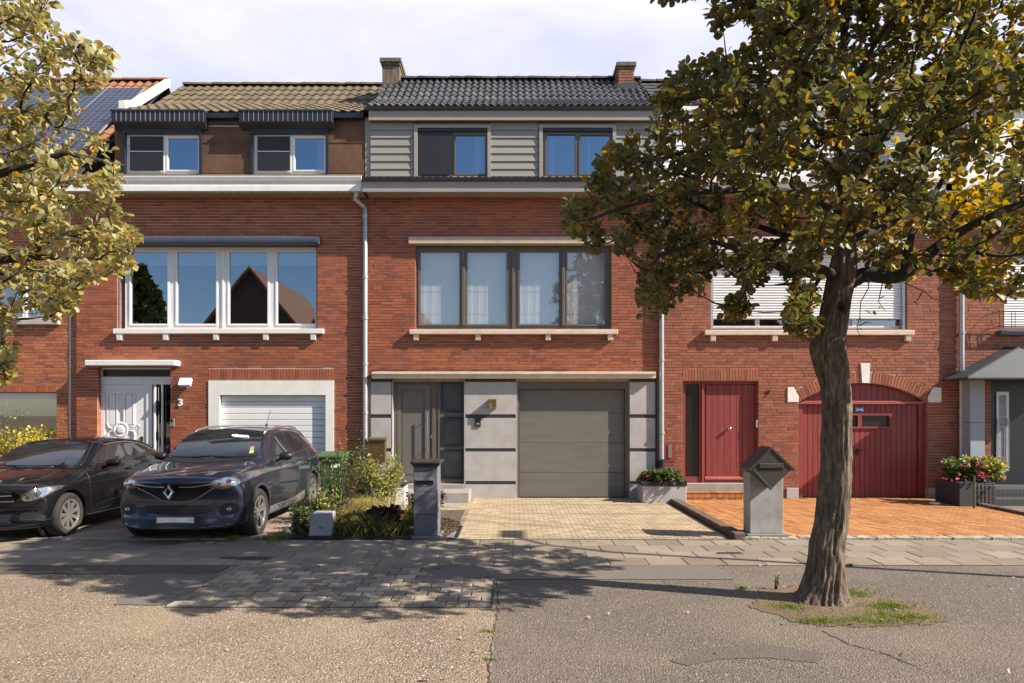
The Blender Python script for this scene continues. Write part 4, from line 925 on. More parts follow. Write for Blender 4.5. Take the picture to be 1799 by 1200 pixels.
MB().box(X(838), X(843), YW-.058, YW-.055, Z(745.5), Z(743.5)).build('button', 'zinc', db)
wm = thing('wall_mailbox', (X(660), YW-.03, Z(790)), 'bronze metal mailbox hung on the wall beside the white downpipe', 'mailbox')
MB().box(X(644, 14.1), X(677, 14.1), 14.12, YW-.03, PZ(812, 14.1), PZ(773, 14.1)).build('case', 'bronze_metal', wm, bevel=.01)
MB().prism_x([(14.09, PZ(774.5, 14.1)), (14.09, PZ(771.5, 14.1)), (YW-.03, PZ(768.5, 14.1)), (YW-.03, PZ(774.5, 14.1))], X(643, 14.1), X(678, 14.1)).build('lid', 'bronze_metal', wm, bevel=.004)
for q in (655, 665): MB().lathe([(.008, -.01), (.012, 0)], (PX(q, 14.1), 14.12, PZ(780, 14.1)), 'y', 8).build('rivet', 'steel', wm)
# ================================================================== HOUSE 7 (red doors)
h7 = thing('terraced_house', (X(1420), YW, 0), 'brick terraced house with red wooden door, red arched garage gate and white roller shutters', 'house')
c0, c1 = b1, X(1682)
gl, gr_ = X(1403), X(1630); zsp, zap = Z(707), Z(673); gc = (gl+gr_)/2; hw = (gr_-gl)/2; rise = zap-zsp
RA = (hw*hw+rise*rise)/(2*rise); cz7 = zap-RA
def arcz(x, r=RA): return cz7+math.sqrt(max(0, r*r-(x-gc)**2))
RO = RA+.235
def inarch(x, z): return abs(x-gc) < hw+.13 and z > Z(709) and math.hypot(x-gc, z-cz7) < RO+.01
holes = [(X(1200), X(1333), 0, Z(669.5)), (gl, gr_, 0, zap), (X(1249), X(1594), Z(580), Z(430))]
solid = holes[:1]+[(gl, gr_, 0, zsp), holes[2], (X(1200), X(1333), Z(669.5), Z(650)), (X(1383), gl+.01, Z(707), Z(680)), (gr_-.01, X(1653.5), Z(707), Z(680)), (X(1511), X(1528), Z(673), Z(638))]
it = brick_items(c0, c1, 0, 6.30, solid, inarch, seed=7, lens=(.2, .2, .1, .21, .15))
it += soldier_items(X(1200), X(1333), Z(669), Z(650))+reveal_items(X(1333), .3, Z(670), -1)+reveal_items(X(1594), Z(580), Z(430), -1)+reveal_items(gr_, .2, zsp, -1)
a_max = math.asin((hw+.02)/RA); nA = 46; rm = (RA+RO)/2
for i in range(nA):
    a = -a_max+(i+.5)*2*a_max/nA; x = gc+rm*math.sin(a); z = cz7+rm*math.cos(a)
    if abs(x-X(1519.5)) < .13: continue
    it.append((Vector((x, YW+.004, z)), Matrix.Rotation(a, 3, 'Y'), (2*a_max*rm/nA-.013, .03, RO-RA-.008), .5))
def spand(m):
    for sg in (-1, 1):
        P = [(gc+sg*hw*t, arcz(gc+sg*hw*t)) for t in (0, .15, .3, .45, .6, .75, .88, 1)]+[(gc+sg*hw, zap)]
        m.prism_y(P, YW+.0005, YW+.2795)
house_wall(h7, c0, c1, 0, 6.30, holes, 'brick_seven', 'mortar', it, extra=spand)
shell(h7, c0, c1, z=8.0)
MB().prism_y([(X(1514), Z(673)), (X(1526), Z(673)), (X(1528), Z(638.5)), (X(1511.5), Z(638.5))], YW-.03, YW+.02).build('keystone', 'white_paint', h7, bevel=.005)
MB().prism_y([(X(1383.5), Z(706.5)), (gl+.0, Z(706.5)), (gl+.0, Z(697)), (X(1394), Z(680.5)), (X(1383.5), Z(680.5))], YW-.025, YW+.02).build('springer_stone', 'white_paint', h7, bevel=.005)
MB().prism_y([(X(1653.5), Z(706.5)), (gr_, Z(706.5)), (gr_, Z(697)), (X(1640), Z(680.5)), (X(1653.5), Z(680.5))], YW-.025, YW+.02).build('springer_stone', 'white_paint', h7, bevel=.005)
for a, b in ((1381.5, 1402.5), (1631, 1652)): MB().box(X(a), X(b), YW-.03, YW+.03, 0, Z(857)).build('plinth_stone', 'stone_grey', h7, bevel=.006)
# garage gate
gf = MB().box(gl, gl+.13, YW+.09, YW+.16, 0, zsp-.02).box(gr_-.13, gr_, YW+.09, YW+.16, 0, zsp-.02).build('garage_frame', 'red_wood', h7, bevel=.004)
MB().prism_x([(YW+.05, Z(710.5)), (YW+.05, Z(704.5)), (YW+.13, Z(704)), (YW+.13, Z(710.5))], gl+.002, gr_-.002).build('rail', 'red_rail', gf, bevel=.008)
gg = MB().prism_y([(gl, 0), (gr_, 0), (gr_, zsp)]+[(gc+hw*t, arcz(gc+hw*t)) for t in (.85, .65, .45, .25, 0, -.25, -.45, -.65, -.85)]+[(gl, zsp)], YW+.17, YW+.19).build('garage_door', 'red_wood', h7)
boards_v(gg, gl+.02, gr_-.02, Z(704), 0, YW+.12, .122, 'red_wood', topf=lambda x: arcz(x)-.01)
wl0, wl1, wz0, wz1 = X(1484), X(1571), Z(753), Z(726.5)
n = round((gr_-gl-.28)/.108); bw = (gr_-gl-.28)/n
for i in range(n):
    a = gl+.14+i*bw; b = a+bw
    segs = [(.02, Z(711))] if (b < wl0 or a > wl1) else [(.02, wz0+.02), (wz1-.02, Z(711))]
    for s0, s1 in segs: MB().prism_y([(a+.004, s0), (b-.004, s0), (b-.004, s1), (a+.004, s1)], YW+.13, YW+.155).build('board', 'red_wood', gg, bevel=.004)
wf = MB().slab(wl0, wl1, wz0, wz1, [(X(1486.5), X(1512), Z(749.5), Z(730)), (X(1519), X(1568), Z(749.5), Z(730))], YW+.10, YW+.165).build('window', 'red_wood', gg, bevel=.003)
pass
for a, b in ((1486.5, 1512), (1519, 1568)): pn = MB().box(X(a)-.003, X(b)+.003, YW+.145, YW+.15, Z(750), Z(729.5)).build('window_pane', 'glass_pattern', gg)
MB().tube([(X(1503), YW+.09, Z(797.5)), (X(1507), YW+.09, Z(794)), (X(1518), YW+.09, Z(791.5))], .008, 6).box(X(1510), X(1514), YW+.115, YW+.13, Z(801), Z(789)).build('handle', 'black_plastic', gg)
sg = thing('sign', (X(1515.5), YW+.10, Z(719)), 'small blue sign with white lettering marks on the red garage gate', 'sign')
MB().box(X(1507), X(1524), YW+.112, YW+.118, Z(724), Z(715)).build('plate', 'sign_blue', sg)
MB().prism_y([(X(1508.5), Z(721.5)), (X(1513), Z(721.5)), (X(1514), Z(720)), (X(1517), Z(721.5)), (X(1523), Z(722)), (X(1522), Z(720)), (X(1518), Z(718)), (X(1514), Z(719.3)), (X(1512), Z(718.6)), (X(1509), Z(720))], YW+.108, YW+.112).build('symbol', 'white_tag', sg)
for a, b in ((1508.5, 1512), (1514, 1516), (1519, 1522)): MB().box(X(a), X(b), YW+.109, YW+.112, Z(717.6), Z(716.6)).build('lettering', 'white_tag', sg)
# red front door
dr = MB().slab(X(1200), X(1333), .30, Z(669.5), [(X(1206.5), X(1231), Z(838), Z(674)), (X(1241), X(1329), Z(842), Z(675))], YW+.09, YW+.16).build('door_frame', 'red_wood', h7, bevel=.004)
MB().box(X(1206), X(1231.5), YW+.12, YW+.13, Z(839), Z(673)).build('pane', 'glass_pattern', dr)
MB().box(X(1235.5), X(1238), YW+.06, YW+.09, .31, Z(671)).build('mullion', 'red_rail', dr)
dd = MB().box(X(1240), X(1330), YW+.135, YW+.15, .31, Z(674)).build('door', 'red_wood', h7)
boards_v(dd, X(1243), X(1329), Z(840), Z(676), YW+.105, .135, 'red_wood')
MB().prism_x([(YW+.07, Z(843.5)), (YW+.07, Z(841)), (YW+.105, Z(838)), (YW+.13, Z(838)), (YW+.13, Z(843.5))], X(1241.5), X(1329)).build('weather_bar', 'red_rail', dd)
MB().lathe([(.0, -.075), (.03, -.07), (.037, -.05), (.03, -.03), (.013, -.025), (.013, .0), (.03, .003)], (X(1284), YW+.10, Z(753)), 'y', 18).build('knob', 'steel', dd, smooth=True)
MB().box(X(1329), X(1332.5), YW-.0, YW+.03, Z(751), Z(738)).build('bell_push', 'zinc', h7)
MB().box(X(1198), X(1335), YW-.06, YW+.2, .17, Z(849)).build('threshold', 'step_stone', h7, bevel=.006)
st = MB().box(PX(1207, 13.95), PX(1322, 13.95), 13.97, YW+.0, 0, .16).build('doorstep', 'mortar', h7)
it = []
for i in range(11):
    xx = PX(1207, 13.95)+(i+.5)*.124
    if xx < PX(1322, 13.95): it += [(Vector((xx, 14.06, .167)), None, (.117, .26, .02), 1), (Vector((xx, 13.955, .115)), None, (.117, .03, .10), 1), (Vector((xx, 13.96, .03)), None, (.117, .03, .058), 1)]
pieces('step_tile', unitbox(), 'paver_orange', it, st, 40)
lb = thing('letter_slot', (X(1177), YW, Z(794)), 'upright steel letter slot on a red plate in the brick wall', 'letterbox')
MB().box(X(1168), X(1187), YW-.012, YW+.0, Z(811), Z(777.5)).build('plate', 'red_wood', lb); MB().box(X(1174.5), X(1180.5), YW-.03, YW-.012, Z(805), Z(781)).build('flap', 'steel', lb, bevel=.008)
numeral(h7, '7', 1350.5, 690, 9.5, 'black_plastic', slant=.25)
room(h7, X(1195), X(1340), 0, Z(668), 'interior', d=.6)
# shuttered window
def shutter(parent, x0, x1, z0, z1, y, pitch=.055):
    n = round((z1-z0)/pitch); p = (z1-z0)/n
    for i in range(n):
        a = z0+i*p
        MB().prism_x([(y+.012, a+.002), (y, a+.006), (y-.007, a+p*.5), (y, a+p-.006), (y+.012, a+p-.002)], x0, x1).build('shutter_slat', 'white_metal', parent)
x0, x1 = X(1250), X(1592)
w = window(h7, x0, x1, Z(578.5), Z(432), [(X(1253)+i*1.02, X(1253)+i*1.02+.93, Z(571), Z(440)) for i in range(4)], yf=YW+.13, label='wide window behind a nearly closed white roller shutter')
MB().box(x0, x0+.05, YW+.02, YW+.12, Z(578), Z(433)).box(x1-.06, x1, YW+.02, YW+.12, Z(578), Z(433)).build('guide_rail', 'zinc', w)
sh = MB().box(x0+.05, x1-.06, YW+.085, YW+.095, Z(560), Z(442)).build('roller_shutter', 'white_metal', h7)
shutter(sh, x0+.05, x1-.06, Z(560), Z(442), YW+.07)
MB().box(X(1247, 14.2), X(1597, 14.2), YW-.10, YW+.1, PZ(443, 14.2), PZ(429, 14.2)).build('shutter_box', 'white_metal', h7, bevel=.01)
MB().box(X(1243, 14.2), X(1602, 14.2), YW-.13, YW+.02, PZ(428, 14.2), PZ(416.5, 14.2)).build('lintel', 'cream_stone', h7, bevel=.01)
MB().box(X(1239, 14.2), X(1607, 14.2), YW-.11, YW+.12, PZ(588.5, 14.2), PZ(580, 14.2)).build('window_sill', 'cream_stone', h7, bevel=.008)
for p in (1251.5, 1359.5, 1475, 1592.5): corbel(h7, p, Z(589), 'cream_stone')
room(h7, c0+.15, c1-.15, Z(600), Z(405), 'interior_warm')
# upper storey: white boards and shutters
fy = 13.86
MB().box(PX(1157, fy), PX(1690, fy), fy, fy+.04, PZ(336, fy), PZ(322, fy)).box(PX(1157, fy), PX(1690, fy), fy-.05, fy+.05, PZ(321, fy), PZ(309, fy)).build('gutter', 'white_paint', h7, bevel=.004)
MB().box(PX(1158, fy), PX(1690, fy), fy+.02, YW+.02, 6.302, 6.33).build('soffit', 'soffit', h7)
MB().box(c0, c1, fy+.1, YW+.3, 6.33, 6.55).build('ledge_roof', 'lead', h7)
yu = 14.16; uh = [(PX(1208, yu), PX(1360, yu), PZ(305, yu), PZ(222, yu)), (PX(1470, yu), PX(1622, yu), PZ(305, yu), PZ(222, yu))]
MB().slab(c0, c1, 6.45, 7.9, uh, yu, yu+.2).build('upper_wall', 'white_paint', h7)
for t in range(7):
    for pa, pb in ((1164, 1204), (1364, 1466), (1626, 1684)):
        za = PZ(310-t*13.6, yu); MB().prism_x([(yu-.035, za), (yu-.002, za), (yu-.002, za+.172), (yu-.012, za+.172)], PX(pa, yu), PX(pb, yu)).build('weatherboard', 'white_metal', h7)
for i, (a, b, c, d) in enumerate(uh):
    w = window(h7, a, b, c, d, [(a+.07+k*(b-a-.1)/3, a+.01+(k+1)*(b-a-.1)/3, c+.07, d-.07) for k in range(3)], yf=yu+.08, label='white upper window with shutter, '+('nearer the taupe house' if i == 0 else 'nearer the zinc porch house'))
    sh = MB().box(a+.02, b-.02, yu+.045, yu+.05, PZ(284 if i == 0 else 262, yu), d).build('roller_shutter', 'white_metal', h7); shutter(sh, a+.02, b-.02, PZ(284 if i == 0 else 262, yu), d, yu+.03)
    MB().box(a-.05, b+.05, yu-.10, yu-.04, c-.06, c).build('window_sill', 'white_paint', h7)
room(h7, c0+.2, c1-.2, 6.6, 8.1, 'interior', yu+.21)
fy = 14.02
MB().box(PX(1160, fy), PX(1690, fy), fy, fy+.05, PZ(213, fy), PZ(197, fy)).box(PX(1160, fy), PX(1690, fy), fy-.06, fy+.05, PZ(196, fy), PZ(188, fy)).build('fascia', 'white_paint', h7, bevel=.004)
MB().box(c0, c1, fy+.04, yu+.1, 7.78, 7.80).box(c0, c1, fy+.08, yu+.4, 7.9, PZ(190, fy)).build('soffit', 'soffit', h7)
tiled_roof(h7, c0+.02, PX(1690, 14.0), [(13.99, PZ(188, 13.99)), (15.0, 8.60), (16.6, 9.78)], .30, .36, 'tile_slate', amp=.006, waves=1)
downpipe(h7, [(X(1685.5), YW-.08, 6.3), (X(1685.5), YW-.08, .1)], .052, 'zinc', (Z(480), Z(585), Z(722)))
# ================================================================== HOUSE 9 (zinc porch)
h9 = thing('terraced_house', (X(1860), YW, 0), 'brick terraced house with zinc porch roof and dark grey front door at the right edge', 'house')
d0, d1 = c1, X(1682)+6.1
dx0, dx1 = X(1741), X(1741)+1.45
holes = [(dx0, dx1, 0, Z(667)), (X(1765), X(1765)+2.2, Z(580), Z(440))]
it = brick_items(d0, d1, 0, 6.3, holes+[(dx0-.02, dx1, Z(667), Z(662))], seed=9, lens=(.2, .2, .1, .21, .15))
it += soldier_items(dx0-.02, dx1, Z(667), Z(662))
house_wall(h9, d0, d1, 0, 6.3, holes, 'brick_seven', 'mortar', it, n=200)
shell(h9, d0, d1, z=8.0)
MB().box(X(1692), X(1707), YW-.02, YW+.01, 0, Z(782)).build('plinth', 'paint_bluegrey', h9); MB().box(X(1700), X(1703.5), YW-.026, YW-.02, Z(806), Z(785)).build('vent_slot', 'dark_band', h9)
cy = 13.95
MB().box(PX(1705, cy), PX(1731, cy), cy, YW+.0, 0, PZ(742, cy)-.006).box(PX(1705, cy), PX(1731, cy), cy, YW, PZ(742, cy), PZ(663, cy)).build('pilaster', 'paint_bluegrey', h9, bevel=.006)
it = brick_items(PX(1731.5, cy), PX(1740, cy), 0, PZ(667, cy), [], y=cy+.15, lens=(.11,), seed=2); qb = MB().box(PX(1731.5, cy), PX(1740, cy), cy+.15, YW, 0, PZ(667, cy)).build('porch_side', 'mortar', h9); pieces('brick', unitbox(), 'brick_orange', it, qb, 60)
# hipped zinc porch roof
ex0, ey = PX(1700, 13.5), 13.5; ez = PZ(663, ey); px_ = PX(1784, 14.0)
ex1 = 2*px_-ex0; ap = (px_, YW, PZ(611, YW)); rf = (px_, 13.75, PZ(622, 13.75))
pr = MB().add([(ex0, ey, ez), (ex1, ey, ez), (ex1, YW, ez), (ex0, YW, ez), (px_, 13.9, Z(614)), (px_, YW, Z(611))], [(0, 1, 4), (0, 4, 5, 3), (1, 2, 5, 4), (0, 3, 2, 1)])
pr.box(ex0-.01, ex1+.01, ey-.02, YW, ez-.03, ez-.002); pr.tube([(ex0, ey, ez+.01), (px_, 13.9, Z(614)+.01)], .015, 6).tube([(px_, 13.9, Z(614)+.01), (px_, YW, Z(611)+.01)], .015, 6)
pr.build('porch_roof', 'zinc_roof', h9)
MB().tube([(X(1686), YW-.09, Z(672)), (X(1693), YW-.12, Z(671)), (X(1701), 13.95, Z(663))], .02, 8).build('overflow_pipe', 'zinc', h9, smooth=True)
dd = MB().box(dx0, dx1, YW+.10, YW+.15, .15, Z(668)).build('door', 'door_black', h9)
sx0, sx1 = X(1756), X(1778)
MB().slab(sx0, sx1, Z(828), Z(688), [(sx0+.05, sx1-.06, Z(815), Z(694))], YW+.08, YW+.10).build('light_frame', 'zinc', dd, bevel=.003)
MB().box(sx0+.04, sx1-.05, YW+.085, YW+.095, Z(816), Z(693)).build('pane', 'blind_grey', dd)
for k in range(6): MB().box(sx0+.05, sx1-.06, YW+.078, YW+.084, Z(714+k*18)-.006, Z(714+k*18)+.006).build('glass_stripe', 'zinc', dd)
for q in (1757.5, 1776): MB().tube([(X(q), YW+.055, Z(825)), (X(q), YW+.055, Z(735))], .010, 10).build('handle', 'steel', dd, smooth=50)
w = window(h9, X(1765), X(1765)+2.2, Z(580), Z(440), [(X(1765)+.08+i*.7, X(1765)+.70+i*.7, Z(572), Z(448)) for i in range(3)], yf=YW+.13, label='shuttered window with small black railing at the right edge')
sh = MB().box(X(1766), X(1765)+2.15, YW+.085, YW+.09, Z(575), Z(445)).build('roller_shutter', 'white_metal', h9); shutter(sh, X(1766), X(1765)+2.15, Z(575), Z(445), YW+.07)
MB().box(X(1760, 14.15), X(1765)+2.4, YW-.13, YW+.1, PZ(588, 14.2), PZ(580.5, 14.2)).build('window_sill', 'shutter_blue', h9, bevel=.005)
rl = MB(); ry = 14.12
for z in (PZ(547, ry), PZ(573, ry)): rl.tube([(PX(1757, ry), ry, z), (PX(1757, ry)+2.6, ry, z)], .009, 6).tube([(PX(1757, ry), ry, z), (PX(1730, YW), YW, z-.06)], .007, 6)
for q in (1757, 1763, 1778, 1784): rl.tube([(PX(q, ry), ry, PZ(575, ry)), (PX(q, ry), ry, PZ(546, ry))], .007, 6)
rl.build('balcony_rail', 'black_plastic', h9)
room(h9, d0+.2, d1-.2, Z(600), Z(405), 'interior')
MB().box(PX(1660, 13.9), d1, 13.86, 13.92, 6.3, 6.62).box(d0, d1, 13.92, YW, 6.302, 6.33).build('gutter', 'white_paint', h9)
MB().box(d0, d1, 14.0, 14.6, 6.35, 8.1).build('upper_wall', 'white_paint', h9)
tiled_roof(h9, d0+.05, d1, [(13.95, 8.05), (16.6, 9.9)], .30, .36, 'tile_slate', amp=.006, waves=1, n=0)
stp = MB().box(PX(1730, 13.2), PX(1730, 13.2)+2.2, 13.1, 13.6, 0, .15).box(PX(1738, 13.2), PX(1730, 13.2)+2.2, 13.45, YW+.0, .15, .30).build('doorstep', 'planter_dark', h9, bevel=.008)
room(h9, dx0, dx1, 0, Z(668), 'interior', d=.4)
# ================================================================== HOUSE 1 (lighter brick, solar panels)
h1 = thing('terraced_house', (X(30), YW, 0), 'light orange brick terraced house with solar panels, behind the berry tree', 'house')
y1 = YW+.07; e1 = a0; e0 = a0-6.5
holes = [(X(-120), X(96), Z(561), Z(466)), (X(-150), X(96), Z(800), Z(689))]
it = brick_items(e0, e1-.0, 0, 6.25, holes+[(X(-150), X(97), Z(689), Z(678))], y=y1, regular=True, head=.011, course=.064, bed=.013, seed=1)
it += soldier_items(X(-150), X(97), Z(689), Z(678), y=y1)+reveal_items(X(96), Z(800), Z(689), 1, y0=y1)
house_wall(h1, e0, e1, 0, 6.25, holes, 'brick_orange', 'mortar_light', it, y=y1)
MB().box(X(119)-.01, X(121)+.01, y1-.012, y1+.02, 0, 6.2).build('render_joint', 'render_white', h1)
MB().box(X(98, 14.2), X(-120), y1-.10, y1+.08, PZ(569, 14.2), PZ(562, 14.2)).build('window_sill', 'stone_grey', h1, bevel=.006)
w = window(h1, X(-120), X(92), Z(561), Z(467), [(X(38), X(84), Z(555), Z(472)), (X(-20), X(30), Z(555), Z(472)), (X(-90), X(-30), Z(555), Z(472))], yf=y1+.10, label='white window with net curtain behind the berry tree')
cloth(X(-90), X(32), Z(558), Z(470), y1+.26, .02, 14, 'blind_grey', w, seed=2); cloth(X(40), X(84), Z(558), Z(470), y1+.26, .02, 4, 'curtain', w, seed=5)
w = window(h1, X(-150), X(96), Z(800), Z(690), [(X(-140), X(95), Z(796), Z(700))], yf=y1+.08, label='wide ground floor window with grey vertical blinds')
for i in range(30): MB().add([(X(-60)+i*.062, y1+.22, Z(798)), (X(-60)+i*.062+.058, y1+.25, Z(798)), (X(-60)+i*.062+.058, y1+.25, Z(698)), (X(-60)+i*.062, y1+.22, Z(698))], [(0, 1, 2, 3)]).build('blind_slat', 'blind_grey', w)
room(h1, X(-150), X(100), Z(800), Z(460), 'interior', y=y1+.29)
shell(h1, e0, e1, z=6.2)
MB().box(e0, e1, 13.75, 13.80, 6.25, 6.42).box(e0, e1, 13.80, y1, 6.25, 6.27).build('gutter', 'white_paint', h1)
rf = tiled_roof(h1, e0, XP-.15, [(13.8, 6.45), (17.7, 10.35)], .22, .33, 'tile_orange', amp=.028, waves=1)
sp0 = (-9.18, 17.16); sl = 1.0/math.sqrt(2)
mrot = Matrix(((1, 0, 0), (0, sl, -sl), (0, sl, sl)))
for r0 in range(3):
    for c in range(6):
        xa = -9.18-(c+1)*.92; u1 = 17.16-r0*1.04; u0 = u1-1.02
        m = MB().box(0, .90, 0, 1.44, .10, .135)
        p = m.build('solar_panel', 'solar', h1, local=True); p.matrix_local = Matrix.Translation(Vector((xa, u0, 6.45+u0-13.8))-Vector(WO[h1.name])) @ mrot.to_4x4()
        f = MB().box(-.002, .902, -.003, .0, .10, .14).box(-.002, .902, 1.44, 1.447, .10, .14).box(-.012, 0, 0, 1.44, .10, .14).box(.90, .912, 0, 1.44, .10, .14).build('panel_frame', 'zinc', p, local=True)
# ------------------------------------------------------------------ houses and trees across the street (seen in the panes)
def far_house(x, y, w, dpt, eave, ridge, label, gable=True):
    h = thing('gabled_house', (x, y, 0), label, 'house')
    x0, x1 = x-w/2, x+w/2
    MB().prism_y([(x0, 0), (x1, 0), (x1, eave), (x, ridge), (x0, eave)], y-dpt, y).build('wall', 'brick_far', h)
    for s in (-1, 1):
        MB().add([(x+s*(w/2+.3), y+.35, eave-.25), (x+s*(w/2+.3), y-dpt-.3, eave-.25), (x, y-dpt-.3, ridge+.12), (x, y+.35, ridge+.12), (x+s*(w/2+.3), y+.35, eave-.45), (x+s*(w/2+.3), y-dpt-.3, eave-.45), (x, y-dpt-.3, ridge-.08), (x, y+.35, ridge-.08)], [(0, 1, 2, 3), (7, 6, 5, 4), (0, 3, 7, 4), (0, 4, 5, 1)]).build('roof', 'tile_orange', h)
    for i in range(2):
        for j in range(2):
            a = x-w*.3+i*w*.38; f = MB().slab(a, a+w*.2, .9+j*2.7, 2.4+j*2.7, [(a+.08, a+w*.2-.08, .98+j*2.7, 2.32+j*2.7)], y, y+.05).build('window', 'white_pvc', h)
            MB().box(a+.08, a+w*.2-.08, y, y+.02, .98+j*2.7, 2.32+j*2.7).build('pane', 'car_glass', f)
far_house(-15.6, -12, 9.5, 10, 4.6, 10.4, 'brick gable house across the street mirrored in the white framed window')
far_house(-7.0, -19, 8, 9, 4.6, 9.6, 'smaller gable house set back across the street, mirrored right of the big gable')
far_house(14, -13, 9, 10, 4.8, 9.6, 'gable house across the street opposite the red garage gate')
# ================================================================== CARS (front towards the street, local y: 0 = nose, +y = tail)
def chaikin(P, n=1, closed=True):
    for _ in range(n):
        Q = []
        m = len(P); rngi = range(m if closed else m-1)
        if not closed: Q.append(P[0])
        for i in rngi:
            a, b = P[i], P[(i+1) % m]
            Q += [(a[0]*.75+b[0]*.25, a[1]*.75+b[1]*.25), (a[0]*.25+b[0]*.75, a[1]*.25+b[1]*.75)]
        if not closed: Q.append(P[-1])
        P = Q
    return P
class Car:
    def __init__(s, loc, label, cat, stations, paint, wheels, wr, track, nsub=3):
        s.root = thing('parked_car', loc, label, cat); s.loc = loc
        vs = []; fs = []; n = 9
        for (y, bow, P) in stations:
            w = max(p[0] for p in P)
            ring = [(x, z) for x, z in P]+[(-x, z) for x, z in P[-2:0:-1]]
            for x, z in ring: vs.append((x, y+bow*(abs(x)/w)**2.2, z))
        k = 2*n-2
        for i in range(len(stations)-1):
            for j in range(k): fs.append((i*k+j, i*k+(j+1) % k, (i+1)*k+(j+1) % k, (i+1)*k+j))
        for base, flip in ((0, False), ((len(stations)-1)*k, True)):
            for j in range(0, n-1):
                a, b = base+j, base+j+1; c, d = base+(k-j-1) % k, base+(k-j) % k
                if j == 0: f = (a, b, base+k-1)
                elif j == n-2: f = (a, b, base+(k-j))
                else: f = (a, b, c, d)
                fs.append(f if flip else tuple(reversed(f)))
        me = bpy.data.meshes.new('body'); me.from_pydata(vs, [], fs)
        bm = bmesh.new(); bm.from_mesh(me); bmesh.ops.recalc_face_normals(bm, faces=bm.faces); bm.to_mesh(me); bm.free()
        ca = me.attributes.new('crease_edge', 'FLOAT', 'EDGE'); ns = len(stations)
        for ed in me.edges:
            a_, b_ = ed.vertices; sa, sb = a_//k, b_//k; ja, jb = a_ % k, b_ % k; ja, jb = min(ja, k-ja), min(jb, k-jb); c_ = 0
            if sa != sb and ja == jb:
                s_ = min(sa, sb)
                if ja == 7 and 4 <= s_ <= 9: c_ = .62
                elif ja == 6 and 3 <= s_ <= 9: c_ = .55
                elif ja == 6 and s_ < 3: c_ = .35
                elif ja == 5 and 1 <= s_ <= 10: c_ = .30
                elif ja == 2: c_ = .4
            elif sa == sb:
                if sa == 4 and min(ja, jb) >= 6: c_ = .7
                elif sa == 6 and min(ja, jb) >= 7: c_ = .45
                elif sa == 1 and min(ja, jb) >= 6: c_ = .35
                elif sa == 1 and max(ja, jb) <= 4: c_ = .25
            ca.data[ed.index].value = c_
        ob = bpy.data.objects.new('body', me); COL.objects.link(ob)
        m = ob.modifiers.new('s', 'SUBSURF'); m.levels = nsub; m.render_levels = nsub
        cut = MB()
        for y in wheels:
            for sx in (-1, 1):
                x0, x1 = (sx*(track-.24), sx*1.3); x0, x1 = min(x0, x1), max(x0, x1)
                cut.lathe([(wr+.045, x0), (wr+.045, x1)], (0, y, wr), 'x', 48)
        co = cut.build('cutter', [], None); bm = bmesh.new(); bm.from_mesh(co.data); bmesh.ops.recalc_face_normals(bm, faces=bm.faces); bm.to_mesh(co.data); bm.free()
        b = ob.modifiers.new('b', 'BOOLEAN'); b.object = co; b.operation = 'DIFFERENCE'; b.solver = 'EXACT'
        dg = bpy.context.evaluated_depsgraph_get(); dg.update()
        bm = bmesh.new(); sm = ob.modifiers['b']; sm.show_viewport = False
        bpy.context.view_layer.update(); dg = bpy.context.evaluated_depsgraph_get(); e = ob.evaluated_get(dg)
        full = bpy.data.meshes.new_from_object(e); s.bvh = BVHTree.FromPolygons([v.co for v in full.vertices], [tuple(p.vertices) for p in full.polygons])
        sm.show_viewport = True; bpy.context.view_layer.update(); dg = bpy.context.evaluated_depsgraph_get(); fin = bpy.data.meshes.new_from_object(ob.evaluated_get(dg))
        bpy.data.objects.remove(ob); bpy.data.objects.remove(co)
        fin.name = 'body'; fin.materials.clear(); fin.materials.append(M[paint]); smooth_angle(fin, 42)
        s.body = bpy.data.objects.new('body', fin); COL.objects.link(s.body); s.body.parent = s.root
        # dark wheel wells
        well = MB()
        for y in wheels:
            for sx in (-1, 1): well.lathe([(wr+.04, sx*(track-.26)), (wr+.04, sx*(track-.21))], (0, y, wr), 'x', 24)
        well.box(-(track-.22), track-.22, wheels[0]-.3, wheels[1]+.4, .22, .30)
        s.part('underbody', well, 'black_plastic')
    def part(s, name, mb, mat, smooth=False, bevel=0, parent=None):
        o = mb.build(name, mat, parent or s.root, smooth=smooth, bevel=bevel, local=True); WO[o.name] = (0, 0, 0); return o
    def hit(s, a, b, ax, sg):
        if ax == 'y': o, d = Vector((a, -5, b)), Vector((0, 1, 0))
        elif ax == 'x': o, d = Vector((sg*5, a, b)), Vector((-sg, 0, 0))
        elif ax == 'z': o, d = Vector((a, b, 5)), Vector((0, 0, -1))
        elif ax == 'b': o, d = Vector((a, 9, b)), Vector((0, -1, 0))
        h = s.bvh.ray_cast(o, d)
        if h[0] is None:
            g_ = {'y': (a, 0.3, b), 'x': (sg*.9, a, b), 'z': (a, b, 1), 'b': (a, 4.2, b)}[ax]; h = s.bvh.find_nearest(Vector(g_))
        n = h[1]; n = n if n.dot(d) < 0 else -n
        return h[0], n
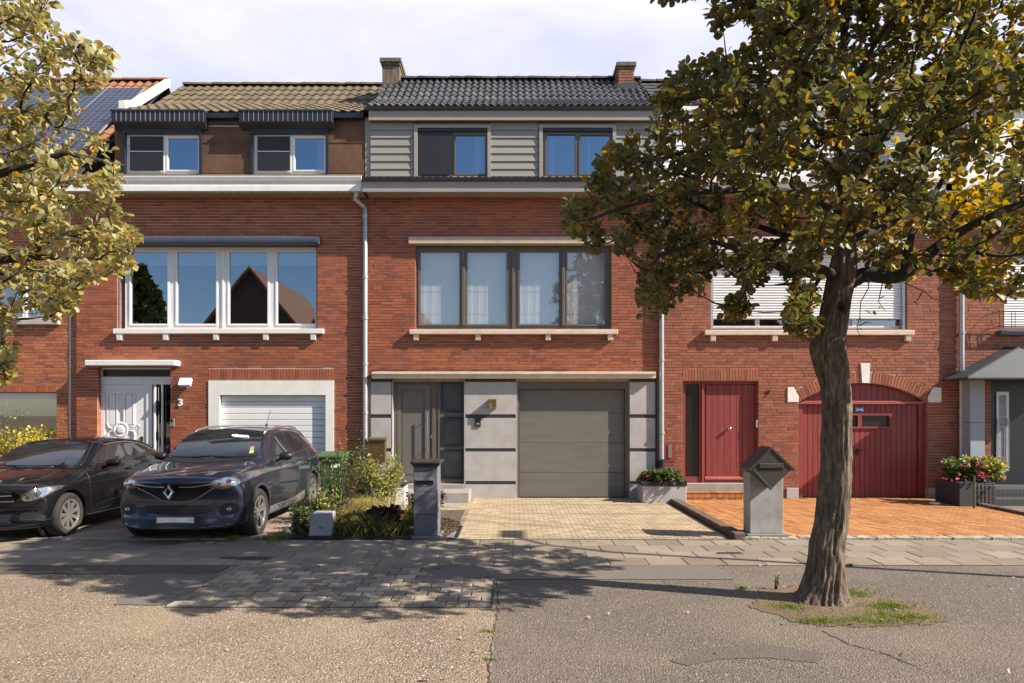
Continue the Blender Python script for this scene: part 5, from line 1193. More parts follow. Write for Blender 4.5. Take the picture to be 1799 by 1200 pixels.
    def decal(s, name, poly, ax, mat, off=.004, sg=1, sp=.04, sm=1, depth=.012, parent=None, smooth=True, fit=False):
        if fit:  # one clean curved sheet of glass instead of following every dent of the body
            H_ = []
            xs_ = [q[0] for q in poly]; zs_ = [q[1] for q in poly]
            for i in range(17):
                for j in range(9):
                    a, b = min(xs_)+(max(xs_)-min(xs_))*i/16, min(zs_)+(max(zs_)-min(zs_))*j/8
                    if inpoly(a, b, poly): H_.append((a, b, s.hit(a, b, ax, sg)[0].y))
            H_ = np.array(H_); F_ = lambda a, b: np.stack([np.ones_like(a), a*a, b, b*b, a**4], -1)
            c_, *_r = np.linalg.lstsq(F_(H_[:, 0], H_[:, 1]), H_[:, 2], rcond=None); res = (F_(H_[:, 0], H_[:, 1]) @ c_-H_[:, 2]).max()
            old = s.hit
            def hit2(a, b, ax_, sg_):
                y = float(F_(np.array([a]), np.array([b])) @ c_)-res*.55; gx = 2*c_[1]*a+4*c_[4]*a**3; gz = c_[2]+2*c_[3]*b
                return Vector((a, y, b)), Vector((gx, -1, gz)).normalized()
            s.hit = hit2
            try: return s.decal(name, poly, ax, mat, off, sg, sp, sm, depth, parent, smooth)
            finally: s.hit = old
        P = chaikin(poly, sm) if sm else list(poly); B = []
        for i in range(len(P)):
            a, b = P[i], P[(i+1) % len(P)]; n = max(1, int(math.dist(a, b)/sp))
            for k in range(n): B.append((a[0]+(b[0]-a[0])*k/n, a[1]+(b[1]-a[1])*k/n))
        nb = len(B); x0, x1 = min(p[0] for p in B), max(p[0] for p in B); z0, z1 = min(p[1] for p in B), max(p[1] for p in B); I = []
        x = x0+sp/2
        while x < x1:
            z = z0+sp/2
            while z < z1:
                if inpoly(x, z, B) and min((x-q[0])**2+(z-q[1])**2 for q in B) > (sp*.45)**2: I.append((x, z))
                z += sp
            x += sp
        A = [Vector(p) for p in B+I]
        r = delaunay_2d_cdt(A, [(i, (i+1) % nb) for i in range(nb)], [], 0, 1e-6)
        vv, ff = r[0], r[2]; bi = [i for i in range(len(vv))]
        ff = [f for f in ff if inpoly(sum(vv[i].x for i in f)/3, sum(vv[i].y for i in f)/3, B)]
        top = []; low = []
        for v in vv:
            h, n = s.hit(v.x, v.y, ax, sg); top.append(tuple(h+n*off)); low.append(tuple(h-n*depth))
        m = MB(); N = len(vv); out = []
        for f in ff:
            a, b, c = [Vector(top[i]) for i in f]; nn = (b-a).cross(c-a); h, n = s.hit(vv[f[0]].x, vv[f[0]].y, ax, sg)
            out.append(tuple(f) if nn.dot(n) > 0 else tuple(reversed(f)))
        m.add(top+low, out+[(i, (i+1) % nb, N+(i+1) % nb, N+i) for i in range(nb)])
        return s.part(name, m, mat, smooth=60 if smooth else False, parent=parent)
    def line(s, pts, ax, sg=1, off=.004, sp=.05, sm=1):
        P = chaikin(pts, sm, False) if sm else pts; out = []
        for a, b in zip(P, P[1:]):
            n = max(1, int(math.dist(a, b)/sp))
            for k in range(n): h, nn = s.hit(a[0]+(b[0]-a[0])*k/n, a[1]+(b[1]-a[1])*k/n, ax, sg); out.append(h+nn*off)
        h, nn = s.hit(*P[-1], ax, sg); out.append(h+nn*off); return out
    def trim(s, name, pts, ax, mat, r=.008, off=.003, sg=1, sm=1, parent=None):
        return s.part(name, MB().tube(s.line(pts, ax, sg, off, sm=sm), r, 8), mat, smooth=50, parent=parent)
    def wheel(s, x, y, r, wd, rr_, spokes, rimmat, style):
        sg = 1 if x > 0 else -1; w = bpy.data.objects.new('wheel', None); COL.objects.link(w); w.parent = s.root; WO[w.name] = (0, 0, 0)
        h = wd/2
        prof = [(rr_, -h+.01), (rr_+.012, -h), (r-.03, -h-.006), (r-.008, -h+.02), (r, -h+.05), (r, h-.05), (r-.008, h-.02), (r-.03, h+.006), (rr_+.012, h), (rr_, h-.01)]
        t = MB()
        n = 40; k = len(prof); vs = []
        for a_, b_ in prof:
            for j in range(n):
                q = 2*math.pi*j/n; vs.append((x+b_, y+a_*math.cos(q), r+a_*math.sin(q)))
        t.add(vs, [(i*n+j, i*n+(j+1) % n, ((i+1) % k)*n+(j+1) % n, ((i+1) % k)*n+j) for i in range(k) for j in range(n)])
        s.part('tyre', t, 'rubber', smooth=50, parent=w)
        rim = MB(); xo = x+sg*(h-.015)
        rim.lathe([(rr_, -h*.9), (rr_, 0)], (x, y, r), 'x', 32) if False else None
        vs = []; prof2 = [(rr_+.004, sg*h-sg*.004), (rr_-.014, sg*h-sg*.002), (rr_-.022, sg*h-sg*.03), (rr_-.03, -sg*h*.6), (.02, -sg*h*.6)]
        for a_, b_ in prof2:
            for j in range(n):
                q = 2*math.pi*j/n; vs.append((x+b_, y+a_*math.cos(q), r+a_*math.sin(q)))
        rim.add(vs, [(i*n+j, i*n+(j+1) % n, (i+1)*n+(j+1) % n, (i+1)*n+j) for i in range(2) for j in range(n)])
        dk = MB().add(vs, [(i*n+j, i*n+(j+1) % n, (i+1)*n+(j+1) % n, (i+1)*n+j) for i in range(2, 4) for j in range(n)])
        s.part('brake_disc', dk, 'dark_plastic', parent=w)
        rim.lathe([(.055, -.02), (.06, 0), (.05, .012)] if sg > 0 else [(.05, -.012), (.06, 0), (.055, .02)], (x+sg*(h-.035), y, r), 'x', 20)
        for q in range(spokes):
            for off in ((-.13, .13) if style == 'twin' else (0,)):
                a0 = 2*math.pi*q/spokes+.3; a1 = a0+off*(1.0)
                ca, sa = math.cos(a0+off*.9), math.sin(a0+off*.9); cb, sb = math.cos(a0+off*1.5), math.sin(a0+off*1.5)
                wdt = (.014, .020) if style == 'twin' else (.020, .030)
                p0 = Vector((0, ca*.045, sa*.045)); p1 = Vector((0, cb*(rr_-.015), sb*(rr_-.015))); d = (p1-p0).normalized(); nrm = Vector((0, -d.z, d.y))
                xa, xb = x+sg*(h-.022), x+sg*(h-.012); bk = -sg*.03; c = Vector((0, y, r)); V = []
                for (p, wv, xx) in ((p0, wdt[0], xa), (p1, wdt[1], xb)):
                    for e, dx_ in ((-1, 0), (1, 0), (1, bk), (-1, bk)): v = c+p+nrm*(wv*e); V.append((xx+dx_, v.y, v.z))
                rim.add(V, [(0, 1, 5, 4), (1, 2, 6, 5), (2, 3, 7, 6), (3, 0, 4, 7)])
        s.part('rim', rim, rimmat, smooth=30, parent=w)
        return w
    def mirror(s, y, z, sg, mat, x=.86):
        m = MB(); vs = []; n = 12
        for i, (t, sc) in enumerate([(0, .3), (.02, .8), (.06, 1), (.13, 1), (.18, .85), (.205, .4)]):
            for j in range(n):
                q = 2*math.pi*j/n; vs.append((sg*(x+.03+t), y+.075*sc*math.cos(q)-.02*(1-t*4), z+.065*sc*math.sin(q)+t*.08))
        k = 6; m.add(vs, [(i*n+j, i*n+(j+1) % n, (i+1)*n+(j+1) % n, (i+1)*n+j) for i in range(k-1) for j in range(n)]+[tuple(range(n)), tuple((k-1)*n+j for j in range(n-1, -1, -1))])
        m.tube([(sg*(x-.06), y+.03, z-.07), (sg*(x+.06), y, z-.045)], .018, 8)
        return s.part('wing_mirror', m, mat, smooth=60)
# ---- dark blue-grey compact SUV
KX = -4.60
K = [(.00, .30, [(0, .25), (.45, .25), (.68, .28), (.74, .42), (.76, .56), (.74, .68), (.66, .76), (.40, .82), (0, .85)]),
     (.10, .33, [(0, .20), (.58, .20), (.82, .24), (.87, .42), (.885, .58), (.87, .72), (.78, .86), (.44, .925), (0, .95)]),
     (.40, .26, [(0, .19), (.62, .19), (.88, .24), (.91, .44), (.92, .62), (.90, .79), (.82, .92), (.45, .985), (0, 1.0)]),
     (.92, .10, [(0, .19), (.62, .19), (.89, .24), (.92, .44), (.93, .64), (.915, .85), (.83, .985), (.46, 1.04), (0, 1.055)]),
     (1.30, .08, [(0, .19), (.62, .19), (.87, .24), (.90, .44), (.91, .64), (.905, .88), (.835, 1.035), (.66, 1.085), (0, 1.11)]),
     (1.60, .07, [(0, .19), (.62, .19), (.87, .24), (.90, .44), (.91, .66), (.90, .93), (.84, 1.055), (.665, 1.31), (0, 1.36)]),
     (1.98, .05, [(0, .19), (.62, .19), (.87, .24), (.90, .44), (.91, .67), (.90, .95), (.835, 1.07), (.635, 1.47), (0, 1.535)]),
     (2.45, .0, [(0, .19), (.62, .19), (.87, .24), (.90, .44), (.91, .68), (.90, .97), (.835, 1.085), (.625, 1.525), (0, 1.585)]),
     (3.15, .0, [(0, .19), (.62, .19), (.87, .24), (.90, .44), (.915, .70), (.905, 1.0), (.835, 1.11), (.615, 1.535), (0, 1.595)]),
     (3.70, -.02, [(0, .20), (.62, .20), (.88, .26), (.92, .46), (.935, .72), (.915, 1.02), (.825, 1.15), (.60, 1.50), (0, 1.56)]),
     (4.08, -.06, [(0, .24), (.62, .24), (.86, .30), (.90, .48), (.91, .74), (.88, 1.04), (.78, 1.16), (.57, 1.42), (0, 1.49)]),
     (4.32, -.12, [(0, .28), (.60, .28), (.80, .34), (.85, .50), (.86, .74), (.82, 1.0), (.72, 1.10), (.52, 1.20), (0, 1.25)]),
     (4.44, -.18, [(0, .34), (.52, .34), (.70, .38), (.76, .50), (.76, .70), (.72, .90), (.62, .98), (.44, 1.02), (0, 1.05)])]
ck = Car((KX, 9.10, 0), 'dark blue-grey SUV with diamond badge parked nose-out before the white garage', 'car', K, 'paint_slate', (.93, 3.56), .345, .90)
for y in (.93, 3.56):
    for sg in (-1, 1): ck.wheel(sg*.795, y, .345, .225, .235, 5, 'silver_paint', 'twin')
def arch(car, y, r0, r1, mat, name='wheel_arch_trim', off=.006):
    for sg in (-1, 1):
        A = [R(a) for a in range(-12, 193, 12)]; P = [(y+r1*math.cos(a), car_r+r1*math.sin(a)) for a in A]+[(y+r0*math.cos(a), car_r+r0*math.sin(a)) for a in A[::-1]]
        P = [(a, max(b, .22)) for a, b in P]
        car.decal(name, P, 'x', mat, off, sg, .05, 0)
car_r = .345
for y in (.93, 3.56): arch(ck, y, .392, .432, 'dark_plastic')
# front: windscreen, grille, lamps
gr = ck.decal('windscreen', [(-.70, 1.115), (-.55, 1.098), (0, 1.092), (.55, 1.098), (.70, 1.115), (.675, 1.22), (.60, 1.42), (.52, 1.478), (0, 1.515), (-.52, 1.478), (-.60, 1.42), (-.675, 1.22)], 'y', 'car_glass', .006, sp=.06, fit=True)
ck.part('screen_surround', MB().tube(ck.line([(-.72, 1.10), (-.69, 1.22), (-.61, 1.43), (-.53, 1.492), (0, 1.53), (.53, 1.492), (.61, 1.43), (.69, 1.22), (.72, 1.10)], 'y', off=.002), .012, 6), 'black_plastic', smooth=True)
for x0, x1, rz in ((-.62, .02, 0), (.05, .68, 0)): ck.part('wiper', MB().tube(ck.line([(x0, 1.118), ((x0+x1)/2, 1.108), (x1, 1.128)], 'y', off=.02), .009, 6), 'black_plastic')
ck.decal('cowl', [(-.76, 1.07), (0, 1.055), (.76, 1.07), (.72, 1.115), (0, 1.095), (-.72, 1.115)], 'y', 'black_plastic', .008, sm=0)
for i, (nm, z) in enumerate((('yellow_sticker', 1.17), ('green_sticker', 1.20), ('orange_sticker', 1.23))): ck.decal('parking_sticker', [(.545-.012*i, z), (.60-.012*i, z+.003), (.60-.012*i, z+.035), (.545-.012*i, z+.032)], 'y', nm, .008, sm=0)
ck.decal('rear_view_mirror', [(.14, 1.40), (.40, 1.38), (.405, 1.415), (.14, 1.435)], 'y', 'blind_white', .03, sm=1)
gl_ = ck.decal('grille', [(-.52, .83), (-.30, .805), (-.15, .815), (-.09, .87), (.09, .87), (.15, .815), (.30, .805), (.52, .83), (.50, .77), (.30, .66), (.17, .585), (-.17, .585), (-.30, .66), (-.50, .77)], 'y', 'black_plastic', .004, sp=.035)
for i, z in enumerate((.62, .655, .69, .725, .76)):
    w = .17+(z-.60)*1.75
    for sg in (-1, 1): ck.trim('grille_bar', [(sg*.085, z), (sg*min(w, .46), z+.006)], 'y', 'dark_plastic', .007, .004, sm=0, parent=gl_)
for sg in (-1, 1):
    ck.trim('chrome_strip', [(sg*.10, .80), (sg*.22, .795), (sg*.36, .805), (sg*.50, .83)], 'y', 'chrome', .009, .006)
    ck.decal('headlight_shell', [(sg*.43, .845), (sg*.49, .758), (sg*.66, .738), (sg*.83, .80), (sg*.925, .91), (sg*.92, .985), (sg*.72, .935)], 'y', 'lamp_dark', .005, sp=.03)
    hl = ck.decal('headlight', [(sg*.46, .842), (sg*.52, .775), (sg*.66, .757), (sg*.82, .815), (sg*.905, .915), (sg*.90, .965), (sg*.72, .922)], 'y', 'lamp_bright', .010, sp=.03)
    ck.decal('indicator', [(sg*.60, .80), (sg*.68, .795), (sg*.70, .815), (sg*.62, .822)], 'y', 'indicator', .014, sp=.02, parent=hl)
    for cx_, rz in ((.60, .022), (.70, .028)):
        h, n_ = ck.hit(sg*cx_, .84+(cx_-.6)*.2, 'y', 1); ck.decal('lamp_lens', [(sg*cx_+rz*math.cos(q), .825+(cx_-.6)*.25+rz*.8*math.sin(q)) for q in [k*.6283 for k in range(10)]], 'y', 'lamp_dark', .0125, sp=.02, parent=hl)
    ck.decal('fog_recess', [(sg*.58, .50), (sg*.60, .38), (sg*.80, .40), (sg*.83, .50), (sg*.76, .555), (sg*.62, .55)], 'y', 'black_plastic', .006, sp=.03)
    h, n_ = ck.hit(sg*.70, .465, 'y', 1)
    fl_ = ck.part('fog_lamp', MB().lathe([(.03, -.02), (.052, -.022), (.058, -.016), (.058, .012)], tuple(h+n_*.004), 'y', 20), 'dark_plastic', smooth=40); ck.part('lens', MB().lathe([(.004, -.026), (.034, -.024), (.036, -.018)], tuple(h+n_*.004), 'y', 16), 'lamp_bright', smooth=True, parent=fl_)
ck.trim('chrome_lip', [(-.52, .77), (-.31, .645), (-.18, .572), (0, .568), (.18, .572), (.31, .645), (.52, .77)], 'y', 'silver_paint', .008, .003)
def diamond(a, b): return [(0, b), (a, 0), (0, -b), (-a, 0)]
bx, bzz = 0, .735; yy = min(ck.hit(0, z_, 'y', 1)[0].y for z_ in (.64, .70, .735, .80, .83))-.03
bd = MB(); o_ = diamond(.082, .105); i_ = diamond(.040, .060); V = []
for P_, yq in ((o_, yy+.02), ([(a*.80, b*.82) for a, b in o_], yy-.008), (i_, yy-.002), (i_, yy+.02)): V += [(a, yq, bzz+b) for a, b in P_]
bd.add(V, [(r*4+j, r*4+(j+1) % 4, (r+1)*4+(j+1) % 4, (r+1)*4+j) for r in range(3) for j in range(4)]); ck.part('diamond_badge', bd, 'chrome')
li = ck.decal('lower_intake', [(-.50, .47), (-.40, .40), (.40, .40), (.50, .47), (.46, .505), (-.46, .505)], 'y', 'black_plastic', .005, sp=.035)
for z in (.43, .455, .48): ck.trim('intake_bar', [(-.42, z), (0, z), (.42, z)], 'y', 'dark_plastic', .006, .005, sm=0, parent=li)
ck.decal('bumper_skirt', [(-.80, .36), (-.84, .24), (-.55, .215), (.55, .215), (.84, .24), (.80, .36), (.50, .335), (-.50, .335)], 'y', 'dark_plastic', .004, sp=.05)
h, n_ = ck.hit(0, .33, 'y', 1); py_ = h.y-.03
np_ = ck.part('number_plate', MB().box(-.255, .265, py_, py_+.012, .255, .375), 'white_tag', bevel=.006)
ck.part('plate_border', MB().slab(-.26, .27, .25, .38, [(-.252, .262, .258, .372)], py_-.004, py_+.008), 'tail_red', parent=np_)
# sides
for sg in (-1, 1):
    ck.decal('window_band', [(1.62, 1.085), (2.5, 1.105), (3.9, 1.17), (3.93, 1.25), (3.65, 1.40), (3.1, 1.475), (2.45, 1.475), (2.12, 1.435), (1.85, 1.27)], 'x', 'black_plastic', .003, sg, .05)
    ck.decal('side_window', [(1.72, 1.11), (2.58, 1.125), (2.60, 1.45), (2.42, 1.455), (2.16, 1.415), (1.92, 1.27)], 'x', 'car_glass', .007, sg, .05)
    ck.decal('side_window', [(2.66, 1.125), (3.36, 1.15), (3.30, 1.43), (3.1, 1.45), (2.66, 1.452)], 'x', 'car_glass', .007, sg, .05)
    ck.decal('side_window', [(3.43, 1.155), (3.84, 1.175), (3.86, 1.24), (3.62, 1.365), (3.38, 1.42)], 'x', 'car_glass', .007, sg, .05)
    ck.trim('window_trim', [(1.60, 1.075), (2.5, 1.095), (3.6, 1.14), (3.95, 1.17)], 'x', 'chrome', .007, .003, sg)
    for pts in ([(1.42, .98), (1.40, .70), (1.45, .36)], [(2.63, 1.10), (2.64, .70), (2.62, .34)], [(3.40, 1.13), (3.36, .90), (3.18, .62), (3.13, .36)], [(1.45, .34), (2.2, .33), (3.13, .34)]): ck.trim('door_gap', pts, 'x', 'black_plastic', .005, .0, sg)
    ck.decal('side_cladding', [(1.40, .37), (1.38, .24), (3.12, .24), (3.10, .40), (2.8, .37), (1.8, .33)], 'x', 'grey_clad', .006, sg, .06, 0)
    ck.trim('sill_strip', [(1.50, .36), (2.4, .35), (3.08, .42)], 'x', 'silver_paint', .009, .008, sg)
    for y in (2.48, 3.28):
        h, n_ = ck.hit(y, .955, 'x', sg); ck.part('door_handle', MB().tube([h+Vector((sg*.004, -.09, 0)), h+Vector((sg*.03, -.06, 0)), h+Vector((sg*.03, .06, .004)), h+Vector((sg*.004, .09, .004))], .014, 8), 'paint_slate', smooth=True)
    P = ck.line([(y, 1.5) for y in (2.1,)], 'x', sg) if False else None
    rail = [Vector((sg*xx, y, z)) for y, xx, z in ((1.98, .565, -.01), (2.12, .57, .025), (2.5, .565, .035), (3.2, .56, .035), (3.6, .545, .025), (3.85, .53, -.01))]
    rail = [Vector((q.x, q.y, ck.hit(q.x, q.y, 'z', 1)[0].z+q.z)) for q in rail]
    ck.part('roof_rail', MB().tube(rail, [.012, .018, .018, .018, .018, .012], 8), 'silver_paint', smooth=True)
    ck.mirror(1.80, 1.10, sg, 'black_plastic')
    ck.decal('tail_lamp', [(4.05, 1.0), (4.30, .92), (4.36, 1.0), (4.2, 1.08), (4.0, 1.07)], 'x', 'tail_red', .006, sg, .03)
    ck.trim('fender_crease', [(.62, .83), (1.2, .90), (2.0, .93)], 'x', 'paint_slate', .014, -.011, sg)
    ck.trim('bonnet_gap', [(sg*.47, .35), (sg*.66, .80), (sg*.72, 1.10)], 'z', 'black_plastic', .004, .0)
    ck.trim('bonnet_crease', [(sg*.22, .22), (sg*.38, .6), (sg*.46, 1.05)], 'z', 'paint_slate', .016, -.0135)
ck.trim('bonnet_gap', [(-.5, .872), (-.2, .895), (0, .905), (.2, .895), (.5, .872)], 'y', 'black_plastic', .004, .0)
ck.decal('rear_window', [(-.58, 1.22), (.58, 1.22), (.50, 1.44), (-.50, 1.44)], 'b', 'car_glass', .006, sp=.08)
ck.part('aerial', MB().tube([(0.05, 3.55, 1.57), (0.055, 3.75, 1.84)], .005, 6).tube([(0.05, 3.53, 1.56), (0.05, 3.58, 1.585)], .018, 8), 'black_plastic')
# ---- black hatchback
MXC = -7.33
H = [(.00, .36, [(0, .26), (.45, .26), (.66, .28), (.72, .38), (.73, .50), (.70, .60), (.60, .68), (.38, .72), (0, .74)]),
     (.12, .38, [(0, .18), (.56, .18), (.80, .21), (.84, .38), (.85, .52), (.83, .64), (.74, .76), (.42, .82), (0, .84)]),
     (.42, .28, [(0, .17), (.60, .17), (.85, .21), (.875, .40), (.885, .55), (.865, .70), (.78, .82), (.44, .875), (0, .89)]),
     (.90, .10, [(0, .17), (.60, .17), (.86, .21), (.89, .40), (.895, .57), (.87, .77), (.78, .88), (.44, .93), (0, .945)]),
     (1.26, .10, [(0, .17), (.60, .17), (.84, .21), (.87, .40), (.88, .57), (.865, .80), (.78, .92), (.62, .965), (0, .99)]),
     (1.60, .08, [(0, .17), (.60, .17), (.84, .21), (.87, .40), (.885, .60), (.865, .84), (.79, .94), (.625, 1.155), (0, 1.21)]),
     (2.0, .05, [(0, .17), (.60, .17), (.84, .21), (.87, .40), (.89, .62), (.865, .86), (.79, .955), (.60, 1.31), (0, 1.385)]),
     (2.50, .0, [(0, .17), (.60, .17), (.84, .21), (.87, .40), (.89, .63), (.865, .87), (.79, .97), (.585, 1.355), (0, 1.425)]),
     (3.05, .0, [(0, .17), (.60, .17), (.84, .21), (.87, .40), (.89, .65), (.865, .89), (.785, .99), (.57, 1.345), (0, 1.42)]),
     (3.60, -.03, [(0, .18), (.60, .18), (.85, .23), (.88, .42), (.89, .66), (.86, .90), (.77, 1.01), (.54, 1.26), (0, 1.36)]),
     (3.95, -.08, [(0, .22), (.60, .22), (.83, .28), (.86, .44), (.86, .68), (.82, .90), (.72, 1.0), (.50, 1.14), (0, 1.22)]),
     (4.18, -.12, [(0, .26), (.58, .26), (.77, .32), (.80, .46), (.80, .66), (.76, .84), (.66, .92), (.46, .97), (0, 1.0)]),
     (4.28, -.16, [(0, .32), (.5, .32), (.66, .36), (.70, .46), (.70, .62), (.66, .76), (.57, .82), (.40, .85), (0, .87)])]
cm = Car((MXC, 9.08, 0), 'glossy black hatchback with star badge at the left, beside the dark blue-grey SUV', 'car', H, 'paint_black', (.91, 3.60), .315, .87)
for y in (.91, 3.60):
    for sg in (-1, 1): cm.wheel(sg*.765, y, .315, .22, .218, 9 if y < 2 else 9, 'silver_paint', 'single')
cm.decal('windscreen', [(-.66, .99), (-.5, .972), (0, .965), (.5, .972), (.66, .99), (.64, 1.08), (.56, 1.26), (.48, 1.31), (0, 1.355), (-.48, 1.31), (-.56, 1.26), (-.64, 1.08)], 'y', 'car_glass', .006, sp=.06, fit=True)
cm.part('screen_surround', MB().tube(cm.line([(-.69, .98), (-.665, 1.08), (-.575, 1.27), (-.49, 1.325), (0, 1.37), (.49, 1.325), (.575, 1.27), (.665, 1.08), (.69, .98)], 'y', off=.002), .011, 6), 'black_plastic', smooth=True)
cm.part('wiper', MB().tube(cm.line([(-.5, .99), (0, .975), (.55, .985)], 'y', off=.02), .009, 6), 'black_plastic')
cg = cm.decal('grille', [(-.50, .70), (-.46, .56), (-.36, .50), (.36, .50), (.46, .56), (.50, .70), (.40, .735), (-.40, .735)], 'y', 'black_plastic', .005, sp=.035)
for z in (.57, .66): cm.trim('grille_bar', [(-.47, z+.01), (-.12, z), (.12, z), (.47, z+.01)], 'y', 'chrome', .014, .008, parent=cg)
for k in range(7): cm.trim('grille_slat', [(-.44, .52+k*.03), (.44, .52+k*.03)], 'y', 'dark_plastic', .004, .005, sm=0, parent=cg)
h, n_ = cm.hit(0, .62, 'y', 1)
st_ = MB(); yy = h.y-.03
for j in range(24):
    pass
ringp = [(math.cos(2*math.pi*j/24)*.09, yy, .62+math.sin(2*math.pi*j/24)*.09) for j in range(25)]; st_.tube(ringp, .008, 6, cap=False)
for k in range(3):
    a = math.pi/2+k*2*math.pi/3; st_.add([(.018*math.cos(a+1.05), yy-.006, .62+.018*math.sin(a+1.05)), (.086*math.cos(a), yy, .62+.086*math.sin(a)), (.018*math.cos(a-1.05), yy-.006, .62+.018*math.sin(a-1.05)), (0, yy-.014, .62)], [(0, 1, 3), (1, 2, 3)])
cm.part('star_badge', st_, 'chrome')
for sg in (-1, 1):
    cm.decal('headlight_shell', [(sg*.52, .60), (sg*.60, .555), (sg*.78, .60), (sg*.855, .70), (sg*.85, .755), (sg*.76, .765), (sg*.62, .70)], 'y', 'lamp_dark', .005, sp=.03)
    hl = cm.decal('headlight', [(sg*.55, .605), (sg*.61, .57), (sg*.77, .612), (sg*.84, .70), (sg*.835, .74), (sg*.76, .752), (sg*.64, .692)], 'y', 'lamp_bright', .010, sp=.03)
    for cx_, cz_, rz in ((.64, .63, .028), (.74, .67, .034)):
        h, n_ = cm.hit(sg*cx_, cz_, 'y', 1); cm.decal('lamp_lens', [(sg*cx_+rz*math.cos(q), cz_+rz*math.sin(q)) for q in [k*.6283 for k in range(10)]], 'y', 'lamp_dark', .0125, sp=.02, parent=hl)
    it_ = cm.decal('side_intake', [(sg*.50, .36), (sg*.56, .30), (sg*.80, .30), (sg*.82, .36), (sg*.70, .44), (sg*.55, .41)], 'y', 'black_plastic', .005, sp=.03)
    for k in range(5): cm.trim('intake_bar', [(sg*.54, .315+k*.022), (sg*(.80-k*.02), .315+k*.022)], 'y', 'dark_plastic', .004, .006, sm=0, parent=it_)
    cm.trim('bumper_fin', [(sg*.42, .33), (sg*.55, .285), (sg*.84, .30)], 'y', 'paint_black', .016, .008)
    cm.decal('window_band', [(1.58, .985), (2.5, 1.0), (3.55, 1.035), (3.78, 1.06), (3.55, 1.19), (3.05, 1.285), (2.5, 1.30), (2.15, 1.27), (1.85, 1.14)], 'x', 'black_plastic', .003, sg, .05)
    cm.decal('side_window', [(1.72, 1.005), (2.56, 1.02), (2.58, 1.275), (2.42, 1.28), (2.18, 1.25), (1.93, 1.14)], 'x', 'car_glass', .007, sg, .05)
    cm.decal('side_window', [(2.64, 1.02), (3.26, 1.04), (3.24, 1.225), (3.0, 1.265), (2.64, 1.275)], 'x', 'car_glass', .007, sg, .05)
    cm.decal('side_window', [(3.32, 1.045), (3.64, 1.065), (3.50, 1.15), (3.30, 1.21)], 'x', 'car_glass', .007, sg, .04)
    cm.trim('window_trim', [(3.68, 1.055), (3.50, 1.175), (3.05, 1.29), (2.5, 1.305), (2.13, 1.275)], 'x', 'silver_paint', .005, .003, sg)
    for pts in ([(1.38, .88), (1.36, .6), (1.42, .30)], [(2.60, .99), (2.62, .6), (2.60, .29)], [(3.32, 1.01), (3.30, .85), (3.16, .6), (3.12, .30)], [(1.42, .29), (3.12, .30)]): cm.trim('door_gap', pts, 'x', 'black_plastic', .005, .0, sg)
    cm.trim('crease', [(1.3, .72), (2.3, .74), (3.5, .86)], 'x', 'paint_black', .016, -.009, sg)
    cm.trim('crease', [(1.5, .36), (2.4, .44), (3.2, .62)], 'x', 'paint_black', .016, -.009, sg)
    cm.trim('sill', [(1.30, .245), (2.4, .23), (3.2, .245)], 'x', 'paint_black', .022, .004, sg)
    for y in (2.46, 3.20):
        h, n_ = cm.hit(y, .865, 'x', sg); cm.part('door_handle', MB().tube([h+Vector((sg*.004, -.09, 0)), h+Vector((sg*.03, -.06, 0)), h+Vector((sg*.03, .06, .004)), h+Vector((sg*.004, .09, .004))], .013, 8), 'paint_black', smooth=True)
    cm.mirror(1.82, 1.0, sg, 'paint_black', .84)
    cm.trim('bonnet_gap', [(sg*.47, .30), (sg*.64, .80), (sg*.68, 1.05)], 'z', 'black_plastic', .004, .0)
    cm.trim('bonnet_crease', [(sg*.25, .25), (sg*.36, .6), (sg*.42, 1.0)], 'z', 'paint_black', .016, -.0135)
    cm.decal('tail_lamp', [(3.95, .90), (4.15, .80), (4.2, .88), (4.08, .96)], 'x', 'tail_red', .006, sg, .03)
li = cm.decal('lower_intake', [(-.45, .33), (-.40, .25), (.40, .25), (.45, .33), (.36, .40), (-.36, .40)], 'y', 'black_plastic', .005, sp=.035)
for k in range(5): cm.trim('intake_bar', [(-.40, .27+k*.026), (.40, .27+k*.026)], 'y', 'dark_plastic', .004, .006, sm=0, parent=li)
cm.decal('rear_window', [(-.5, 1.05), (.5, 1.05), (.44, 1.25), (-.44, 1.25)], 'b', 'car_glass', .006, sp=.08)
# ================================================================== TREES
def leaf_shape(w=.42, fold=.10, curl=.08, n=4):
    """broad rounded leaf with a folded midrib, tip along +y, length 1"""
    mid = [(0, 0, 0)]; L = []; Rr = []
    for i, (t, ww) in enumerate(((.0, .0), (.25, .75), (.55, 1.0), (.85, .62), (1.0, 0))):
        z = -curl*t*t
        if ww == 0: mid.append((0, t, z)) if t else None
        else: mid.append((0, t, z)); L.append((-w*ww, t, z+fold*ww)); Rr.append((w*ww, t, z+fold*ww))
    # vertices: base, m1, m2, m3, tip, L1..3, R1..3
    vs = mid+L+Rr
    fs = [(0, 1, 5), (1, 2, 6, 5), (2, 3, 7, 6), (3, 4, 7), (0, 8, 1), (1, 8, 9, 2), (2, 9, 10, 3), (3, 10, 4)]
    return vs, fs
def leaf_mat3(d, up, r):
    d = d.normalized(); x = d.cross(up)
    if x.length < 1e-3: x = d.orthogonal()
    x.normalize(); z = x.cross(d)
    return Matrix((x, d, z)).transposed() @ Matrix.Rotation(r.gauss(0, .55), 3, 'Y')
